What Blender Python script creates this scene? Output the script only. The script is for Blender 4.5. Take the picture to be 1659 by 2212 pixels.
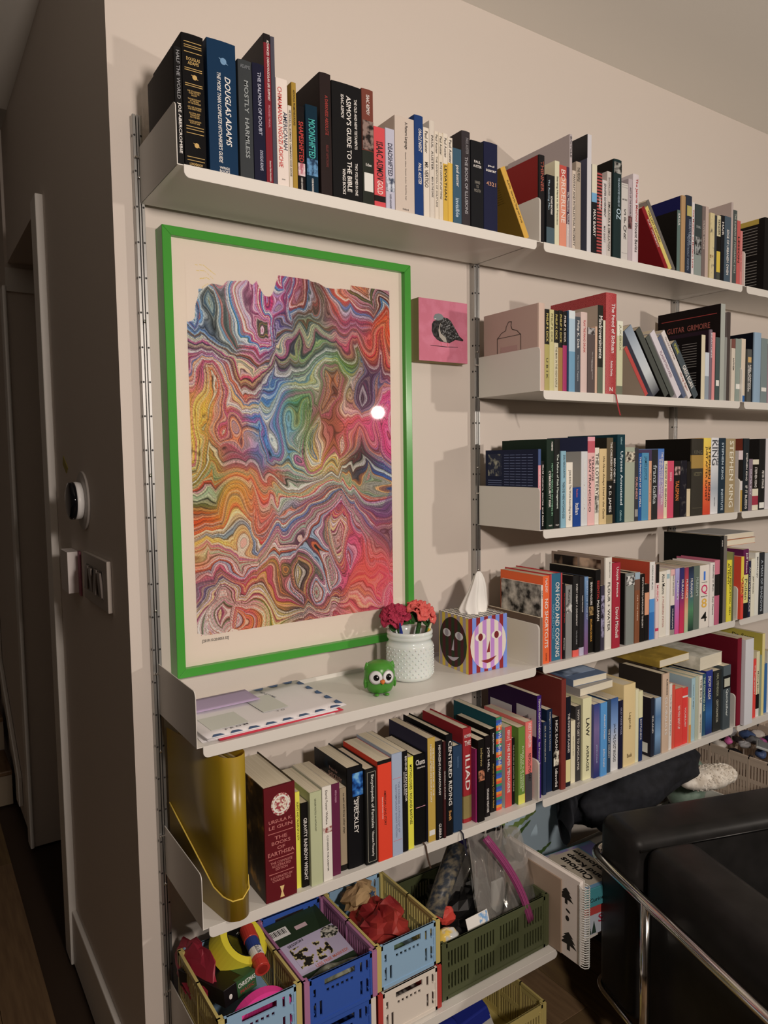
import bpy, bmesh, math, random
import numpy as np
from mathutils import Vector, Matrix
random.seed(7)
for o in list(bpy.data.objects): bpy.data.objects.remove(o, do_unlink=True)
scn = bpy.context.scene
COL = scn.collection
# ---------------------------------------------------------------- camera
CAMP = Vector((-0.4385, -1.5677, 1.578))
RROT = (0.0671, -0.0351, 0.5875)
def rodr(r):
    r = np.array(r); th = np.linalg.norm(r); k = r/th
    K = np.array([[0,-k[2],k[1]],[k[2],0,-k[0]],[-k[1],k[0],0]])
    return np.eye(3)+np.sin(th)*K+(1-np.cos(th))*K@K
RW = np.array([[1,0,0],[0,0,-1],[0,1,0]], float) @ rodr(RROT)      # world -> view (x right, y down, z forward)
cam = bpy.data.cameras.new('camera'); camo = bpy.data.objects.new('camera', cam); COL.objects.link(camo)
m3 = Matrix(((RW[0][0], -RW[1][0], -RW[2][0]), (RW[0][1], -RW[1][1], -RW[2][1]), (RW[0][2], -RW[1][2], -RW[2][2])))
camo.matrix_world = Matrix.Translation(CAMP) @ m3.to_4x4()
cam.sensor_fit = 'VERTICAL'; cam.sensor_height = 36.0; cam.lens = 1563.6/2212*36.0
cam.clip_start = 0.02; cam.clip_end = 60
scn.camera = camo
# ---------------------------------------------------------------- world, lamps, exposure
wd = bpy.data.worlds.new('world'); scn.world = wd; wd.use_nodes = True
bg = wd.node_tree.nodes['Background']; bg.inputs[0].default_value = (1.0, 0.86, 0.72, 1); bg.inputs[1].default_value = 0.004
def lamp(name, loc, aim, power, col, size, cone, blend):      # shaded lamps that throw their light towards the shelf wall
    l = bpy.data.lights.new(name, 'SPOT'); l.energy = power; l.color = col; l.shadow_soft_size = size
    l.spot_size = math.radians(cone); l.spot_blend = blend
    o = bpy.data.objects.new(name, l); o.location = loc; COL.objects.link(o)
    o.rotation_euler = (Vector(aim)-Vector(loc)).to_track_quat('-Z', 'Y').to_euler(); return o
lamp('living_room_lamp', (-0.02, -2.35, 1.95), (0.75, 0.0, 1.45), 80, (1.0, 0.86, 0.755), 0.105, 150, 0.5)
lamp('corner_lamp', (2.35, -2.75, 1.90), (1.0, 0.0, 1.35), 60, (1.0, 0.89, 0.78), 0.036, 150, 0.5)
scn.view_settings.view_transform = 'Standard'; scn.view_settings.look = 'None'
scn.view_settings.gamma = 1.0; scn.view_settings.use_curve_mapping = False
scn.view_settings.exposure = 0.55
# ---------------------------------------------------------------- helpers
GAIN = (1.35, 1.48, 1.66)
def lin(c): return c/12.92 if c <= 0.04045 else ((c+0.055)/1.055)**2.4
def hx(h, k=1.0):
    h = h.lstrip('#'); v = [lin(int(h[i:i+2], 16)/255) for i in (0, 2, 4)]
    v = [v[i]*GAIN[i]*k for i in range(3)]; L = .3*v[0]+.55*v[1]+.15*v[2]
    v = [max(0.0, L+(c-L)*0.94) for c in v]; mx_ = max(v); f_ = 0.86/mx_ if mx_ > 0.86 else 1.0
    return tuple(c*f_ for c in v)+(1.0,)
MC = {}
def mat(col, rough=0.5, metal=0.0, k=1.0, spec=0.32, bump=0.0, bscale=200, name=None):
    key = (col, rough, metal, k, spec, bump, bscale)
    if key in MC: return MC[key]
    m = bpy.data.materials.new(name or 'surface_'+str(col).strip('#')); m.use_nodes = True
    nt = m.node_tree; b = nt.nodes['Principled BSDF']
    b.inputs['Base Color'].default_value = hx(col, k) if isinstance(col, str) else tuple(col)+(1,)
    b.inputs['Roughness'].default_value = rough; b.inputs['Metallic'].default_value = metal
    b.inputs['Specular IOR Level'].default_value = spec
    if bump:
        tc = nt.nodes.new('ShaderNodeTexCoord'); n = nt.nodes.new('ShaderNodeTexNoise'); n.inputs['Scale'].default_value = bscale
        n.inputs['Detail'].default_value = 4
        bp = nt.nodes.new('ShaderNodeBump'); bp.inputs['Strength'].default_value = bump; bp.inputs['Distance'].default_value = 0.002
        nt.links.new(tc.outputs['Object'], n.inputs['Vector']); nt.links.new(n.outputs['Fac'], bp.inputs['Height'])
        nt.links.new(bp.outputs['Normal'], b.inputs['Normal'])
    MC[key] = m; return m
def ramp_mat(stops, axis=2, interp='CONSTANT', rough=0.45, k=1.0, coord='Generated', scale=None):
    key = ('ramp', tuple(stops), axis, interp, rough, k, coord, scale)
    if key in MC: return MC[key]
    m = bpy.data.materials.new('printed_bands'); m.use_nodes = True; nt = m.node_tree; b = nt.nodes['Principled BSDF']
    b.inputs['Roughness'].default_value = rough; b.inputs['Specular IOR Level'].default_value = 0.18
    tc = nt.nodes.new('ShaderNodeTexCoord'); sp = nt.nodes.new('ShaderNodeSeparateXYZ'); rp = nt.nodes.new('ShaderNodeValToRGB')
    nt.links.new(tc.outputs[coord], sp.inputs[0])
    src = sp.outputs[axis]
    if scale:
        mu = nt.nodes.new('ShaderNodeMath'); mu.operation = 'MULTIPLY_ADD'; mu.inputs[1].default_value = scale[0]; mu.inputs[2].default_value = scale[1]
        fr = nt.nodes.new('ShaderNodeMath'); fr.operation = 'FRACT'
        nt.links.new(src, mu.inputs[0]); nt.links.new(mu.outputs[0], fr.inputs[0]); src = fr.outputs[0]
    nt.links.new(src, rp.inputs[0]); rp.color_ramp.interpolation = interp
    el = rp.color_ramp.elements
    while len(el) > 1: el.remove(el[-1])
    el[0].position = stops[0][0]; el[0].color = hx(stops[0][1], k)
    for p, c in stops[1:]:
        e = el.new(min(1, p)); e.color = hx(c, k)
    nt.links.new(rp.outputs[0], b.inputs['Base Color']); MC[key] = m; return m
def noise_mat(c1, c2, scale=30, rough=0.5, k=1.0, lo=0.42, hi=0.58, detail=4, kind='noise', bump=0, stretch=None, c3=None):
    key = ('noise', c1, c2, scale, rough, k, lo, hi, detail, kind, bump, stretch, c3)
    if key in MC: return MC[key]
    m = bpy.data.materials.new('mottled_'+c1.strip('#')); m.use_nodes = True; nt = m.node_tree; b = nt.nodes['Principled BSDF']
    b.inputs['Roughness'].default_value = rough; b.inputs['Specular IOR Level'].default_value = 0.18
    tc = nt.nodes.new('ShaderNodeTexCoord')
    if kind == 'noise':
        n = nt.nodes.new('ShaderNodeTexNoise'); n.inputs['Detail'].default_value = detail; out = n.outputs['Fac']
    else:
        n = nt.nodes.new('ShaderNodeTexVoronoi'); n.feature = 'DISTANCE_TO_EDGE'; out = n.outputs['Distance']
    n.inputs['Scale'].default_value = scale
    src = tc.outputs['Object']
    if stretch:
        mp = nt.nodes.new('ShaderNodeMapping'); mp.inputs['Scale'].default_value = stretch; nt.links.new(src, mp.inputs[0]); src = mp.outputs[0]
    nt.links.new(src, n.inputs['Vector'])
    rp = nt.nodes.new('ShaderNodeValToRGB'); nt.links.new(out, rp.inputs[0])
    rp.color_ramp.elements[0].position = lo; rp.color_ramp.elements[0].color = hx(c1, k)
    rp.color_ramp.elements[1].position = hi; rp.color_ramp.elements[1].color = hx(c2, k)
    if c3:
        e = rp.color_ramp.elements.new((lo+hi)/2); e.color = hx(c3, k)
    nt.links.new(rp.outputs[0], b.inputs['Base Color'])
    if bump:
        bp = nt.nodes.new('ShaderNodeBump'); bp.inputs['Strength'].default_value = bump; bp.inputs['Distance'].default_value = 0.003
        nt.links.new(out, bp.inputs['Height']); nt.links.new(bp.outputs['Normal'], b.inputs['Normal'])
    MC[key] = m; return m
def clear_mat(tint, refl=0.12, rough=0.05, haze=0.0):
    key = ('clear', tint, refl, rough, haze)
    if key in MC: return MC[key]
    m = bpy.data.materials.new('clear_film'); m.use_nodes = True; nt = m.node_tree
    for n in list(nt.nodes): nt.nodes.remove(n)
    out = nt.nodes.new('ShaderNodeOutputMaterial'); tr = nt.nodes.new('ShaderNodeBsdfTransparent'); tr.inputs[0].default_value = tuple(tint)+(1,)
    gl = nt.nodes.new('ShaderNodeBsdfGlossy'); gl.inputs['Roughness'].default_value = rough
    fr = nt.nodes.new('ShaderNodeFresnel'); fr.inputs[0].default_value = 1.5
    mu = nt.nodes.new('ShaderNodeMath'); mu.operation = 'MULTIPLY'; mu.inputs[1].default_value = refl*8; mu.use_clamp = True
    mx = nt.nodes.new('ShaderNodeMixShader'); nt.links.new(fr.outputs[0], mu.inputs[0]); nt.links.new(mu.outputs[0], mx.inputs[0])
    a = tr
    if haze:
        df = nt.nodes.new('ShaderNodeBsdfDiffuse'); df.inputs[0].default_value = (.75, .73, .7, 1)
        mh = nt.nodes.new('ShaderNodeMixShader'); mh.inputs[0].default_value = haze
        nt.links.new(tr.outputs[0], mh.inputs[1]); nt.links.new(df.outputs[0], mh.inputs[2]); a = mh
    nt.links.new(a.outputs[0], mx.inputs[1]); nt.links.new(gl.outputs[0], mx.inputs[2]); nt.links.new(mx.outputs[0], out.inputs[0])
    MC[key] = m; return m
class MB:
    def __init__(s): s.v = []; s.f = []; s.m = []
    def add(s, vs, fs, mi=0):
        n = len(s.v); s.v += [tuple(v) for v in vs]; s.f += [tuple(i+n for i in f) for f in fs]; s.m += [mi]*len(fs); return s
    def box(s, x0, y0, z0, x1, y1, z1, mi=0):
        v = [(x0,y0,z0),(x1,y0,z0),(x1,y1,z0),(x0,y1,z0),(x0,y0,z1),(x1,y0,z1),(x1,y1,z1),(x0,y1,z1)]
        return s.add(v, [(0,3,2,1),(4,5,6,7),(0,1,5,4),(1,2,6,5),(2,3,7,6),(3,0,4,7)], mi)
    def prism(s, pts, axis, a0, a1, mi=0):            # closed polygon extruded along an axis
        n = len(pts)
        def P(p, a):
            return (a, p[0], p[1]) if axis == 0 else ((p[0], a, p[1]) if axis == 1 else (p[0], p[1], a))
        v = [P(p, a0) for p in pts]+[P(p, a1) for p in pts]
        f = [(i, (i+1) % n, (i+1) % n+n, i+n) for i in range(n)]+[tuple(range(n-1, -1, -1)), tuple(range(n, 2*n))]
        return s.add(v, f, mi)
    def cyl(s, c, r, h, axis=2, n=16, mi=0, r2=None):
        r2 = r if r2 is None else r2
        vs = []
        for k, (rr, hh) in enumerate(((r, 0), (r2, h))):
            for i in range(n):
                a = 2*math.pi*i/n; p = [rr*math.cos(a), rr*math.sin(a), hh]
                q = (p[0], p[1], p[2]) if axis == 2 else ((p[2], p[0], p[1]) if axis == 0 else (p[1], p[2], p[0]))
                vs.append((c[0]+q[0], c[1]+q[1], c[2]+q[2]))
        f = [(i, (i+1) % n, (i+1) % n+n, i+n) for i in range(n)]+[tuple(range(n-1, -1, -1)), tuple(range(n, 2*n))]
        return s.add(vs, f, mi)
    def lathe(s, prof, c=(0,0,0), n=24, mi=0, sx=1, sy=1):
        vs = []; fs = []
        for (r, z) in prof:
            for i in range(n):
                a = 2*math.pi*i/n; vs.append((c[0]+sx*r*math.cos(a), c[1]+sy*r*math.sin(a), c[2]+z))
        for j in range(len(prof)-1):
            for i in range(n):
                fs.append((j*n+i, j*n+(i+1) % n, (j+1)*n+(i+1) % n, (j+1)*n+i))
        if prof[0][0] > 1e-5: fs.append(tuple(range(n-1, -1, -1)))
        if prof[-1][0] > 1e-5: fs.append(tuple((len(prof)-1)*n+i for i in range(n)))
        return s.add(vs, fs, mi)
    def tube(s, pts, r, n=8, mi=0, caps=True):
        pts = [Vector(p) for p in pts]; vs = []; fs = []
        rs = r if isinstance(r, (list, tuple)) else [r]*len(pts)
        up = Vector((0.13, 0.21, 1)).normalized()
        for i, p in enumerate(pts):
            t = (pts[min(i+1, len(pts)-1)]-pts[max(i-1, 0)]).normalized()
            a = t.cross(up)
            if a.length < 1e-3: a = t.cross(Vector((1, 0, 0)))
            a.normalize(); b = t.cross(a).normalized()
            for k in range(n):
                an = 2*math.pi*k/n; vs.append(p+a*math.cos(an)*rs[i]+b*math.sin(an)*rs[i])
        for i in range(len(pts)-1):
            for k in range(n): fs.append((i*n+k, i*n+(k+1) % n, (i+1)*n+(k+1) % n, (i+1)*n+k))
        if caps: fs += [tuple(range(n-1, -1, -1)), tuple((len(pts)-1)*n+k for k in range(n))]
        return s.add(vs, fs, mi)
    def grid(s, fn, nu, nv, mi=0, closeu=False):
        vs = [fn(i/(nu if closeu else nu-1), j/(nv-1)) for j in range(nv) for i in range(nu)]; fs = []
        for j in range(nv-1):
            for i in range(nu if closeu else nu-1): fs.append((j*nu+i, j*nu+(i+1) % nu, (j+1)*nu+(i+1) % nu, (j+1)*nu+i))
        return s.add(vs, fs, mi)
    def sphere(s, c, r, n=12, mi=0, sc=(1,1,1)):
        pr = [(math.sin(math.pi*j/n), -math.cos(math.pi*j/n)) for j in range(n+1)]
        vs = []; fs = []; m = n*2
        for (rr, z) in pr:
            for i in range(m):
                a = 2*math.pi*i/m; vs.append((c[0]+r*sc[0]*rr*math.cos(a), c[1]+r*sc[1]*rr*math.sin(a), c[2]+r*sc[2]*z))
        for j in range(n):
            for i in range(m): fs.append((j*m+i, j*m+(i+1) % m, (j+1)*m+(i+1) % m, (j+1)*m+i))
        return s.add(vs, fs, mi)
    def build(s, name, mats, parent=None, smooth=False, bevel=0, seg=2, subsurf=0, solid=0):
        me = bpy.data.meshes.new(name); me.from_pydata(s.v, [], s.f)
        if not isinstance(mats, (list, tuple)): mats = [mats]
        for m in mats: me.materials.append(m)
        if any(s.m): me.polygons.foreach_set('material_index', s.m)
        bm = bmesh.new(); bm.from_mesh(me)
        bmesh.ops.remove_doubles(bm, verts=bm.verts, dist=1e-6) if smooth else None
        bmesh.ops.recalc_face_normals(bm, faces=bm.faces); bm.to_mesh(me); bm.free()
        if smooth: me.polygons.foreach_set('use_smooth', [True]*len(me.polygons))
        o = bpy.data.objects.new(name, me); COL.objects.link(o); o.parent = parent
        if solid:
            md = o.modifiers.new('solid', 'SOLIDIFY'); md.thickness = solid; md.offset = 0
        if bevel:
            md = o.modifiers.new('bevel', 'BEVEL'); md.width = bevel; md.segments = seg; md.limit_method = 'ANGLE'; md.angle_limit = 0.6
        if subsurf:
            md = o.modifiers.new('sub', 'SUBSURF'); md.levels = subsurf; md.render_levels = subsurf
        return o
def empty(name, loc=(0,0,0), rot=(0,0,0)):
    o = bpy.data.objects.new(name, None); o.location = loc; o.rotation_euler = rot; o.empty_display_size = 0.02; COL.objects.link(o); return o
def tag(o, label, cat, group=None):
    o['label'] = label; o['category'] = cat
    if group: o['group'] = group
    return o
def struct(o): o['kind'] = 'structure'; return o
# text is gathered first and turned into meshes in one pass at the end
TEXTS = []
def text(body, parent, M, w, h, m, name='lettering', align='C', shear=0.0, keep=False, res=2, bold=0.012):
    """body fitted into w x h (metres) in the plane of matrix M (x right, y up, z towards the viewer)"""
    cu = bpy.data.curves.new(name, 'FONT'); cu.body = body.replace('|', '\n'); cu.size = 1.0; cu.resolution_u = res
    cu.align_x = 'CENTER'; cu.align_y = 'CENTER'; cu.shear = shear; cu.space_line = 0.95; cu.offset = bold
    o = bpy.data.objects.new(name, cu); COL.objects.link(o)
    TEXTS.append((o, parent, M, w, h, m, name, keep))
def finish_texts():
    bpy.context.view_layer.update()
    dg = bpy.context.evaluated_depsgraph_get()
    for (o, parent, M, w, h, m, name, keep) in TEXTS:
        me = bpy.data.meshes.new_from_object(o.evaluated_get(dg))
        cu = o.data; bpy.data.objects.remove(o, do_unlink=True); bpy.data.curves.remove(cu)
        n = len(me.vertices)
        if n == 0: continue
        co = np.empty(n*3, np.float32); me.vertices.foreach_get('co', co); co = co.reshape(-1, 3)
        lo = co.min(0); hi = co.max(0); c = (lo+hi)/2; ext = np.maximum(hi-lo, 1e-6)
        sx = w/ext[0]; sy = h/ext[1]
        if keep: sx = sy = min(sx, sy)
        else: sy = min(sy, sx*1.9); sx = min(sx, sy*1.9)
        co = (co-c)*np.array([sx, sy, 0]); co = np.hstack([co, np.ones((n, 1))]) @ np.array(M).T
        me.vertices.foreach_set('co', co[:, :3].astype(np.float32).ravel()); me.materials.clear(); me.materials.append(m); me.update()
        t = bpy.data.objects.new(name, me); COL.objects.link(t); t.parent = parent
def frameM(org, xd, yd):
    x = Vector(xd).normalized(); y = Vector(yd).normalized(); z = x.cross(y)
    return Matrix(((x[0], y[0], z[0], org[0]), (x[1], y[1], z[1], org[1]), (x[2], y[2], z[2], org[2]), (0, 0, 0, 1)))
def flat(poly, M, name, m, parent, th=0.0003):
    mb = MB(); n = len(poly)
    vs = [M @ Vector((p[0], p[1], 0)) for p in poly]+[M @ Vector((p[0], p[1], th)) for p in poly]
    mb.add(vs, [tuple(range(n-1, -1, -1)), tuple(range(n, 2*n))]+[(i, (i+1) % n, (i+1) % n+n, i+n) for i in range(n)])
    return mb.build(name, m, parent)
def ell(cx, cy, rx, ry, n=28, a0=0, rot=0):
    r = []
    for i in range(n):
        a = 2*math.pi*i/n; x, y = rx*math.cos(a), ry*math.sin(a)
        r.append((cx+x*math.cos(rot)-y*math.sin(rot), cy+x*math.sin(rot)+y*math.cos(rot)))
    return r
def holed(mb, W, H, T, holes, M, mi=0):
    """panel W x H x T in the local plane of M, pierced by rectangles (x0, y0, x1, y1)"""
    xs = sorted(set([0, W]+[v for h in holes for v in (h[0], h[2])])); ys = sorted(set([0, H]+[v for h in holes for v in (h[1], h[3])]))
    nx, ny = len(xs)-1, len(ys)-1
    def inh(i, j):
        if i < 0 or j < 0 or i >= nx or j >= ny: return True
        cx, cy = (xs[i]+xs[i+1])/2, (ys[j]+ys[j+1])/2
        return any(h[0] < cx < h[2] and h[1] < cy < h[3] for h in holes)
    idx = {}; vs = []; fs = []
    def V(i, j, k):
        if (i, j, k) not in idx:
            idx[(i, j, k)] = len(vs); vs.append(M @ Vector((xs[i], ys[j], k*T)))
        return idx[(i, j, k)]
    for i in range(nx):
        for j in range(ny):
            if inh(i, j): continue
            fs.append((V(i,j,0), V(i,j+1,0), V(i+1,j+1,0), V(i+1,j,0))); fs.append((V(i,j,1), V(i+1,j,1), V(i+1,j+1,1), V(i,j+1,1)))
            if inh(i-1, j): fs.append((V(i,j,0), V(i,j,1), V(i,j+1,1), V(i,j+1,0)))
            if inh(i+1, j): fs.append((V(i+1,j,0), V(i+1,j+1,0), V(i+1,j+1,1), V(i+1,j,1)))
            if inh(i, j-1): fs.append((V(i,j,0), V(i+1,j,0), V(i+1,j,1), V(i,j,1)))
            if inh(i, j+1): fs.append((V(i,j+1,0), V(i,j+1,1), V(i+1,j+1,1), V(i+1,j+1,0)))
    mb.add(vs, fs, mi)
ORD = ['first','second','third','fourth','fifth','sixth','seventh','eighth','ninth','tenth','eleventh','twelfth','thirteenth','fourteenth','fifteenth','sixteenth','seventeenth','eighteenth','nineteenth','twentieth','twenty-first','twenty-second','twenty-third','twenty-fourth','twenty-fifth','twenty-sixth','twenty-seventh','twenty-eighth','twenty-ninth','thirtieth','thirty-first','thirty-second','thirty-third','thirty-fourth','thirty-fifth','thirty-sixth','thirty-seventh','thirty-eighth']
BAY = 0.91
ZS = dict(T=2.110, C=1.745, U=1.390, O=1.036, S=0.676, B=0.320)
# ---------------------------------------------------------------- the room
def wallmat(col, name, k=1.0):
    return mat(col, 0.75, 0, k, 0.25, 0.06, 350, name)
WALL = wallmat('#c2b2a2', 'wall_paint'); TRIM = mat('#cfc4b6', 0.4, name='trim_paint'); CEIL = wallmat('#cdc2b2', 'ceiling_paint')
HALLW = wallmat('#c2b2a2', 'hall_paint')
def sbox(name, x0, y0, z0, x1, y1, z1, m, parent=None, bevel=0):
    o = MB().box(x0, y0, z0, x1, y1, z1).build(name, m, parent, bevel=bevel)
    return struct(o) if parent is None else o
sbox('wall_back', -0.05, 0, 0, 4.6, 0.10, 2.80, WALL)
sbox('wall_side', -0.05, 0.10, 0, 0.05, 0.80, 2.86, HALLW)
sbox('wall_header', -0.05, 0.80, 2.36, 0.05, 1.64, 2.86, HALLW)
sbox('wall_niche', -0.06, 1.64, 0, 1.0, 1.74, 2.86, HALLW)
sbox('wall_niche_back', 0.9, 0.1, 0, 1.0, 1.64, 2.86, HALLW)
sbox('wall_stair', -0.06, 1.74, 0, 0.04, 5.0, 4.2, HALLW)
sbox('wall_right', 4.6, -6.5, 0, 4.7, 0.1, 2.80, WALL)
sbox('wall_front', -5.0, -6.6, 0, 4.7, -6.5, 2.86, WALL)
sbox('wall_left', -5.1, -6.6, 0, -5.0, 5.0, 4.2, HALLW)
sbox('wall_stair_end', -5.1, 5.0, 0, 0.04, 5.1, 4.2, HALLW)
sbox('ceiling', -0.05, -6.6, 2.80, 4.7, 0.1, 2.90, CEIL)
sbox('ceiling_hall', -5.1, -6.6, 2.86, -0.05, 1.45, 2.96, CEIL)
sbox('ceiling_stair', -5.1, 1.45, 4.2, 0.1, 5.1, 4.3, CEIL)
sbox('ceiling_niche', -0.05, 0.8, 2.86, 1.0, 1.74, 2.96, CEIL)
# door casing with its plinth edge, far jamb, baseboards
sbox('trim_1', -0.072, 0.795, 0, -0.05, 0.885, 2.365, TRIM, bevel=0.003)
sbox('trim_2', -0.062, 0.885, 0, 0.05, 0.90, 2.36, TRIM)
sbox('trim_3', -0.075, 1.625, 0, -0.06, 1.70, 2.27, TRIM, bevel=0.004)
sbox('trim_4', -0.06, 1.628, 2.25, 0.4, 1.64, 2.34, TRIM)
sbox('baseboard_side', -0.064, 0.0, 0, -0.05, 0.795, 0.178, TRIM, bevel=0.004)
sbox('baseboard_back', -0.05, -0.014, 0, 4.6, 0.0, 0.178, TRIM)
sk = MB().prism([(1.93, 0.06), (1.93, 0.19), (2.50, 0.60), (2.50, 2.2), (2.57, 2.2), (2.57, 0.57), (2.02, 0.17), (2.02, 0.06)], 0, -0.078, -0.062).build('trim_5', TRIM); struct(sk)
# stairs
st = empty('staircase', (-0.5, 2.2, 0)); st['kind'] = 'structure'
WOODD = noise_mat('#4a3420', '#5c442c', 6, 0.45, 1.0, 0.35, 0.65, 6, stretch=(8, 1, 1))
RISER = mat('#7d6c56', 0.5)
for i in range(4):
    y = 2.12+i*0.27; z = i*0.17
    MB().box(-0.9+.5, y-2.2, z, -0.082+.5, y+0.26-2.2, z+0.145).build('riser', RISER, st)
    MB().box(-0.9+.5, y-0.025-2.2, z+0.146, -0.082+.5, y+0.268-2.2, z+0.17).build('tread', WOODD, st, bevel=0.006)
# floor of separate boards
FLB = mat('#33251a', 0.6)
floor = struct(sbox('floor', -5.1, -6.6, -0.06, 4.7, 5.1, -0.012, FLB))
PLM = [noise_mat(a, b, 5, 0.42, 1.0, 0.3, 0.7, 8, stretch=(14, 1.2, 1), bump=0.06) for a, b in (('#5c452f', '#6f5539'), ('#55402b', '#66502f'), ('#634b33', '#775c3e'))]
pme = {}
def plank(i, x, y, L):
    k = (i % 3, round(L, 2))
    if k not in pme:
        o = MB().box(0, 0, -0.012, 0.126, L-0.002, 0).build('plank', PLM[i % 3], floor, bevel=0.0012, seg=1); pme[k] = o.data
    else:
        o = bpy.data.objects.new('plank', pme[k]); COL.objects.link(o); o.parent = floor
    o.location = (x, y, 0)
n = 0
for ix in range(26):
    x = -1.3+ix*0.1275
    for iy, (y, L) in enumerate(((-2.4, 1.5), (-0.9, 1.5), (0.6, 1.5), (2.1, 1.5))):
        off = (ix*0.37) % 1.0
        if y+off > 0.0 and x > -0.1: continue
        if x < -0.1 and y+off+L > 5: continue
        ll = 1.5
        if x > -0.19 and y+off+L > -0.02: ll = -0.02-(y+off)
        if ll < 0.15: continue
        plank(n, x, y+off, ll); n += 1
# ---------------------------------------------------------------- shelving
STEEL = mat('#c6bcae', 0.38, name='powder_coated_steel'); ALU = mat((0.42, 0.42, 0.41), 0.38, 0.9, name='track_aluminium'); DARKM = mat('#221f1d', 0.5)
CHROME = mat((0.75, 0.74, 0.72), 0.12, 1.0, name='polished_metal')
PITCH = 0.0712
TRK = {0: 'leftmost vertical aluminium shelf track beside the green picture frame', 1: 'vertical aluminium shelf track right of the pink pigeon canvas', 2: 'vertical aluminium shelf track between middle and right bays'}
for i in range(3):
    t = tag(empty('shelf_track', (i*BAY, 0, 0.0)), TRK[i], 'shelf track', 'vertical shelf tracks')
    pr = [(-0.0095, -0.0002), (-0.0095, -0.020), (-0.0035, -0.020), (-0.0035, -0.006), (-0.0018, -0.006), (-0.0018, -0.020), (0.0018, -0.020), (0.0018, -0.006), (0.0035, -0.006), (0.0035, -0.020), (0.0095, -0.020), (0.0095, -0.0002)]
    MB().prism(pr, 2, 0.19, 2.285).build('extrusion', ALU, t, bevel=0.0004, seg=1)
    mb = MB(); z = 0.25
    while z < 2.26:
        mb.cyl((-0.0098, -0.012, z), 0.0030, 0.0006, 0, 8); mb.cyl((0.0065, -0.0206, z), 0.0022, 0.0010, 1, 8); mb.cyl((-0.0065, -0.0206, z), 0.0022, 0.0010, 1, 8); z += PITCH
    mb.build('pin_holes', DARKM, t)
    for z in (2.13, 1.84, 1.52, 1.23, 0.92, 0.62):
        MB().lathe([(0.0, 0.0035), (0.0028, 0.0028), (0.0042, 0.0)], (0, 0, 0), 10).build('screw', CHROME, t, smooth=True).matrix_local = Matrix.Translation((0.0, -0.0195, z+.03)) @ Matrix.Rotation(math.radians(90), 4, 'X')
SHN = {'T': 'top', 'C': 'second', 'U': 'third', 'O': 'fourth', 'S': 'fifth', 'B': 'bottom'}
BN = ['left', 'middle', 'right']
def rounded(y0, z0, y1, z1, r, corners):
    """polygon with chosen rounded corners; corners is a set of 'ab' with a in y01, b in z01"""
    out = []
    for (yy, zz, key, a0) in ((y0, z0, '00', 180), (y1, z0, '10', 270), (y1, z1, '11', 0), (y0, z1, '01', 90)):
        if key in corners:
            cy = yy+(r if yy == y0 else -r); cz = zz+(r if zz == z0 else -r)
            for k in range(7):
                a = math.radians(a0+15*k); out.append((cy+r*math.cos(a), cz+r*math.sin(a)))
        else: out.append((yy, zz))
    return out
def shelf(row, bay, yf=-0.257, plates=True):
    x0 = bay*BAY; x1 = x0+BAY; z = ZS[row]
    WL = {'T': {0: 'white steel shelf spanning above the green picture frame', 1: 'white steel top shelf right of the pigeon canvas', 2: 'white steel top shelf cut off by the right edge'},
          'O': {0: 'white steel shelf holding the jar, tissue box and mail'}, 'S': {0: 'white steel shelf holding the yellow folder above the crates'}, 'B': {0: 'deep white steel bottom shelf under the plastic crates'}}
    lab = WL.get(row, {}).get(bay) or 'white steel bracketed book shelf, %s from top in %s bay' % (SHN[row] if row != 'B' else 'lowest', BN[bay])
    s = tag(empty('wall_shelf', (x0, 0, z)), lab, 'shelf', 'wall shelves')
    MB().box(0.0008, yf+0.001, -0.0018, BAY-0.0008, -0.020, 0.0).build('shelf_board', STEEL, s)
    MB().box(0.012, -0.0205, -0.0016, BAY-0.012, -0.019, 0.010).build('back_upstand', STEEL, s)
    pg = rounded(0.0125, -0.0225, BAY-0.0125, 0.0004, 0.011, {'00', '10'})
    MB().prism(pg, 1, yf-0.0012, yf+0.0008).build('front_lip', STEEL, s, bevel=0.0005, seg=1)
    if plates:
        for xx in (0.0006, BAY-0.0024):
            MB().prism(rounded(yf, -0.0018, -0.024, 0.109, 0.012, {'01'}), 0, xx, xx+0.0018).build('end_plate', STEEL, s, bevel=0.0004, seg=1)
        for xx in (-0.0095, BAY-0.006):
            MB().cyl((xx, -0.0255, 0.088), 0.0022, 0.015, 0, 8).build('shelf_pin', CHROME, s)
    return s
for b in range(3):
    for row in 'TCUOS':
        if b == 0 and row in 'CU': continue
        shelf(row, b)
for b in range(3): shelf('B', b, -0.333, True)
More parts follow.
